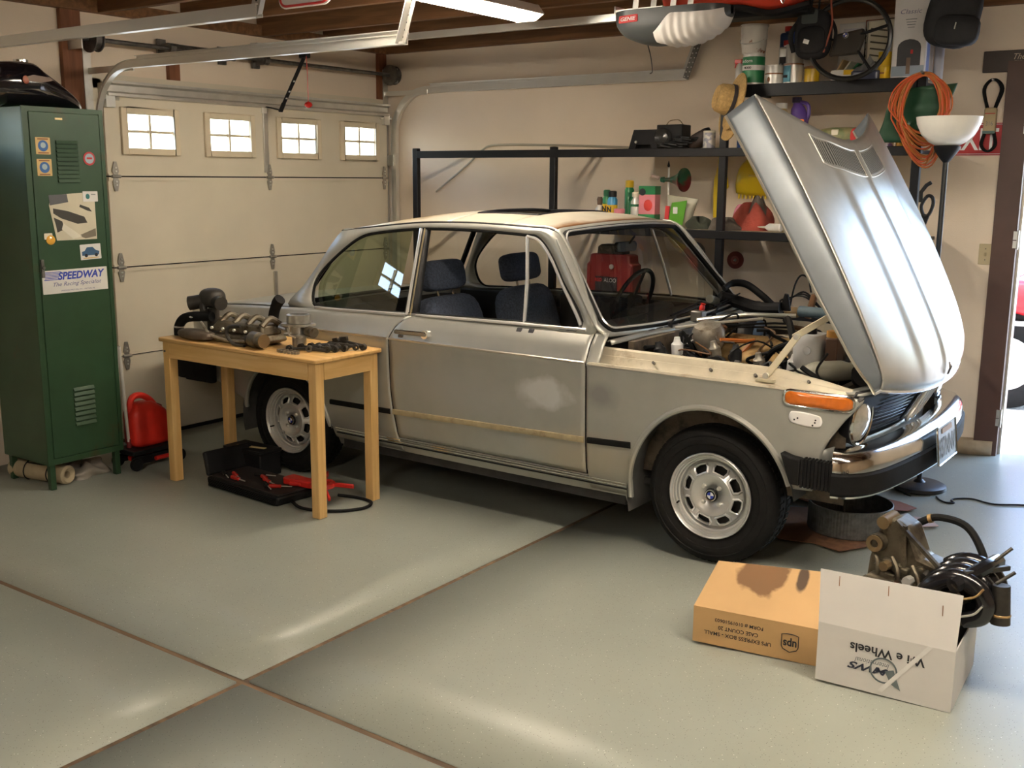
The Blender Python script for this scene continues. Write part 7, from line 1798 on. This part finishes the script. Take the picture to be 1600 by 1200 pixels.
# cylinder head standing in the box
wm = wb.matrix_basis.copy()
eh = thing('cylinder_head', 'oily cylinder head casting piled behind the white carton flap', 'engine part', (4.745, -2.86, fz(4.7, -2.9) + .012)); eh.rotation_euler = (0, 0, R(-10))
dbr = mat('dull_brass', (.20, .14, .07), .45, .6)
hm = mat('oily_head', (.135, .115, .078), .45, .5, var=.35, scale=16, dirt=(.035, .025, .015), dlo=.46, dhi=.60, dscale=8, bump=.5, bscale=22)
MB().span((-.15, -.10, 0), (.17, .12, .20)).build('crankcase', hm, eh, bevel=.012)
MB().prism([(-.16, .20), (.19, .20), (.19, .30), (.10, .345), (.02, .36), (-.02, .45), (-.075, .475), (-.12, .44), (-.15, .32)], (0, .02, 0), (1, 0, 0), (0, 0, 1), (0, .10, 0)).build('head_casting', hm, eh, bevel=.012)
MB().prism([(-.16, .20), (.20, .20), (.18, .265), (-.12, .29)], (0, -.05, 0), (1, 0, 0), (0, 0, 1), (0, .08, 0)).build('head_ledge', hm, eh, bevel=.01)
MB().cyl((-.10, .0, .455), (-.10, .08, .46), .022, n=12).build('boss', dbr, eh); MB().cyl((-.115, -.015, .385), (-.115, .03, .385), .030, n=14).build('port', hm, eh); MB().lathe([(.014, 0), (.028, 0), (.028, .006), (.014, .006)], (-.115, -.016, .385), (0, -1, 0), 16, closed=True).build('port_rim', dbr, eh)
MB().cyl((.12, .06, .335), (.22, .06, .335), .027, n=12).build('outlet', hm, eh); MB().cyl((.22, .06, .335), (.235, .06, .335), .032, n=12).build('outlet_lip', dgrey, eh)
MB().beam((-.06, .01, .47), (.10, .01, .345), .012, .015, (0, 1, 0)).build('rib', hm, eh); MB().beam((-.03, .012, .46), (-.02, .012, .22), .012, .015, (1, 0, 0)).build('rib', hm, eh)
for x, z in ((.02, .30), (.09, .28), (-.06, .33), (.15, .26)): MB().cyl((x, -.06, z), (x, -.03, z), .016, n=8).build('stud_nut', steel if x > 0 else dbr, eh)
MB().tube([(-.02, -.055, .285), (.02, -.06, .272), (.06, -.055, .28)], .014, 8).build('pipe', chrome, eh)
for k in range(4):
    x = -.10 + .085 * k
    MB().lathe([(.026, -.004), (.040, -.004), (.042, .004), (.036, .008), (.026, .004)], (x, -.105, .20 + .018 * k * .3), (0, -.55, .84), 20, closed=True).build('port_ring', mat('port_rust', (.13, .07, .05), .6, .4, var=.3), eh)
    MB().cyl((x, -.10, .19), (x, -.103, .196), .028, n=18).build('port_bore', ink, eh)
random.seed(23)
for k in range(26):
    x = random.uniform(-.14, .18); z = random.uniform(.215, .34 - .25 * abs(x + .04)); y = random.uniform(-.06, .02) if z < .28 else .02
    if k % 3 == 0: MB().span((x - .016, y - .022, z - .01), (x + .02, y + .02, z + .012)).build('casting_lug', hm, eh, bevel=.005)
    else: MB().cyl((x, y - .024, z), (x, y + .02, z + .004), random.uniform(.008, .020), random.uniform(.010, .022), n=10).build('casting_boss', hm if k % 4 else dgrey, eh)
for k in range(5): MB().tube(cr([(-.13 + .07 * k, .0, .36 - .012 * k), (-.10 + .07 * k, -.02, .33 - .012 * k), (-.09 + .07 * k, -.03, .27)], 4), .007, 6).build('casting_web', hm, eh)
# black intake manifold
im = thing('intake_manifold', 'glossy black intake manifold with curved tubes in the white carton', 'engine part', (4.925, -2.86, fz(4.9, -2.9) + .115))
im.scale = (.8, .8, .8)
blkg = mat('enamel_black', (.010, .010, .012), .22, .2, coat=.4)
for k in range(4):
    y = -.12 + .075 * k
    MB().tube(cr([(-.17, y * .9, .10), (-.12, y, .25), (-.04, y, .315), (.05, y, .30), (.095, y, .24), (.08, y, .185), (.02, y, .16)], 5), .036, 12).build('runner', blkg, im)
MB().tube(cr([(-.02, -.17, .30), (.06, -.02, .345), (.08, .12, .335)], 5), .03, 10).build('plenum', blkg, im)
MB().beam((.01, -.13, .345), (.13, .07, .335), .022, .02).build('flange', dgrey, im, bevel=.004)
for p, q in (((.08, .02, .36), (.135, .07, .415)), ((.12, -.10, .32), (.175, -.06, .365))): MB().cyl(p, q, .007, n=10).build('stud', dgrey, im)
MB().cyl((.135, -.075, .31), (.145, -.085, .16), .032, .036, n=14).build('throttle_pipe', dgrey, im)
MB().lathe([(.036, 0), (.038, .002), (.038, .008), (.036, .01)], (.142, -.081, .20), (.06, -.06, -1), 14).build('pipe_band', gold, im)
for k in range(2): MB().tube(cr([(-.10, -.18, .235 - .07 * k), (-.02, -.185, .25 - .07 * k), (.06, -.175, .275 - .07 * k), (.09, -.16, .31 - .07 * k)], 5), .0045, 6).build('fuel_line', gold if k == 0 else steel, im)
hs_ = thing('coolant_hose', 'thick black hose arching over the cylinder head', 'hose', (4.815, -2.76, fz(4.8, -2.76) + .005))
MB().tube(cr([(-.09, .06, .435), (-.03, .06, .465), (.06, .05, .455), (.12, .02, .39), (.15, -.01, .31), (.16, -.03, .24)], 6), .0125, 10).build('hose', rubber, hs_)
MB().lathe([(.0125, -.006), (.0155, -.006), (.0155, .006), (.0125, .006)], (-.055, .06, .456), (1, 0, .4), 12, closed=True).build('hose_clip', gold, hs_)

# ------------------------------------------------------------------ red car outside the side door
rc = thing('red_car', 'bright red car with white stripe parked outside the open side door', 'car', (4.11, 1.85, 0))
crd = mat('car_red', (.42, .008, .016), .3, coat=.3)
def rcs(u, v):
    x = -3.45 + 4.2 * u
    lo = .25
    for cx in (0, -2.55):
        d = .37 ** 2 - (x - cx) ** 2
        if d > 0: lo = max(lo, .33 + math.sqrt(d))
    hi = .92
    return (x, -.04 * math.sin(PI * v), lo + (hi - lo) * v)
rb_ = MB().grid(rcs, 110, 10).build('body_side', crd, rc, solid=.01)
MB().span((-3.4, .06, .3), (.7, 1.6, .90)).build('body_core', under_m, rc); MB().span((-3.45, .0, .90), (.75, 1.65, .93)).build('deck', crd, rc, bevel=.02)
MB().prism([(-2.5, .93), (.0, .93), (-.45, 1.36), (-2.0, 1.36)], (0, .12, 0), (1, 0, 0), (0, 0, 1), (0, 1.4, 0)).build('cabin', mat('cabin_glass', (.35, .38, .4), .1, spec=.8), rc, bevel=.02); MB().span((-2.05, .1, 1.36), (-.4, 1.55, 1.40)).build('roof', crd, rc, bevel=.02)
MB().span((-3.45, -.052, .615), (.75, -.03, .645)).build('stripe', white, rc)
for cx in (0, -2.55):
    w_ = MB().lathe([(.17, -.1), (.30, -.1), (.325, -.07), (.325, .02), (.30, .035), (.20, .03), (.17, .01)], (cx, .05, .33), (0, -1, 0), 32, closed=True).build('wheel', tirem, rc)
    MB().lathe([(.19, .02), (.19, .032), (.165, .03), (.15, .0), (.06, .005), (.05, .02), (0, .022)], (cx, .05, .33), (0, -1, 0), 32).build('rim', mat('rim_white', (.8, .8, .78), .35), w_)
    for k in range(5): MB().cyl((cx + .105 * math.cos(k * 1.2566), .052, .33 + .105 * math.sin(k * 1.2566)), (cx + .105 * math.cos(k * 1.2566), .046, .33 + .105 * math.sin(k * 1.2566)), .018, n=10).build('rim_hole', ink, w_)
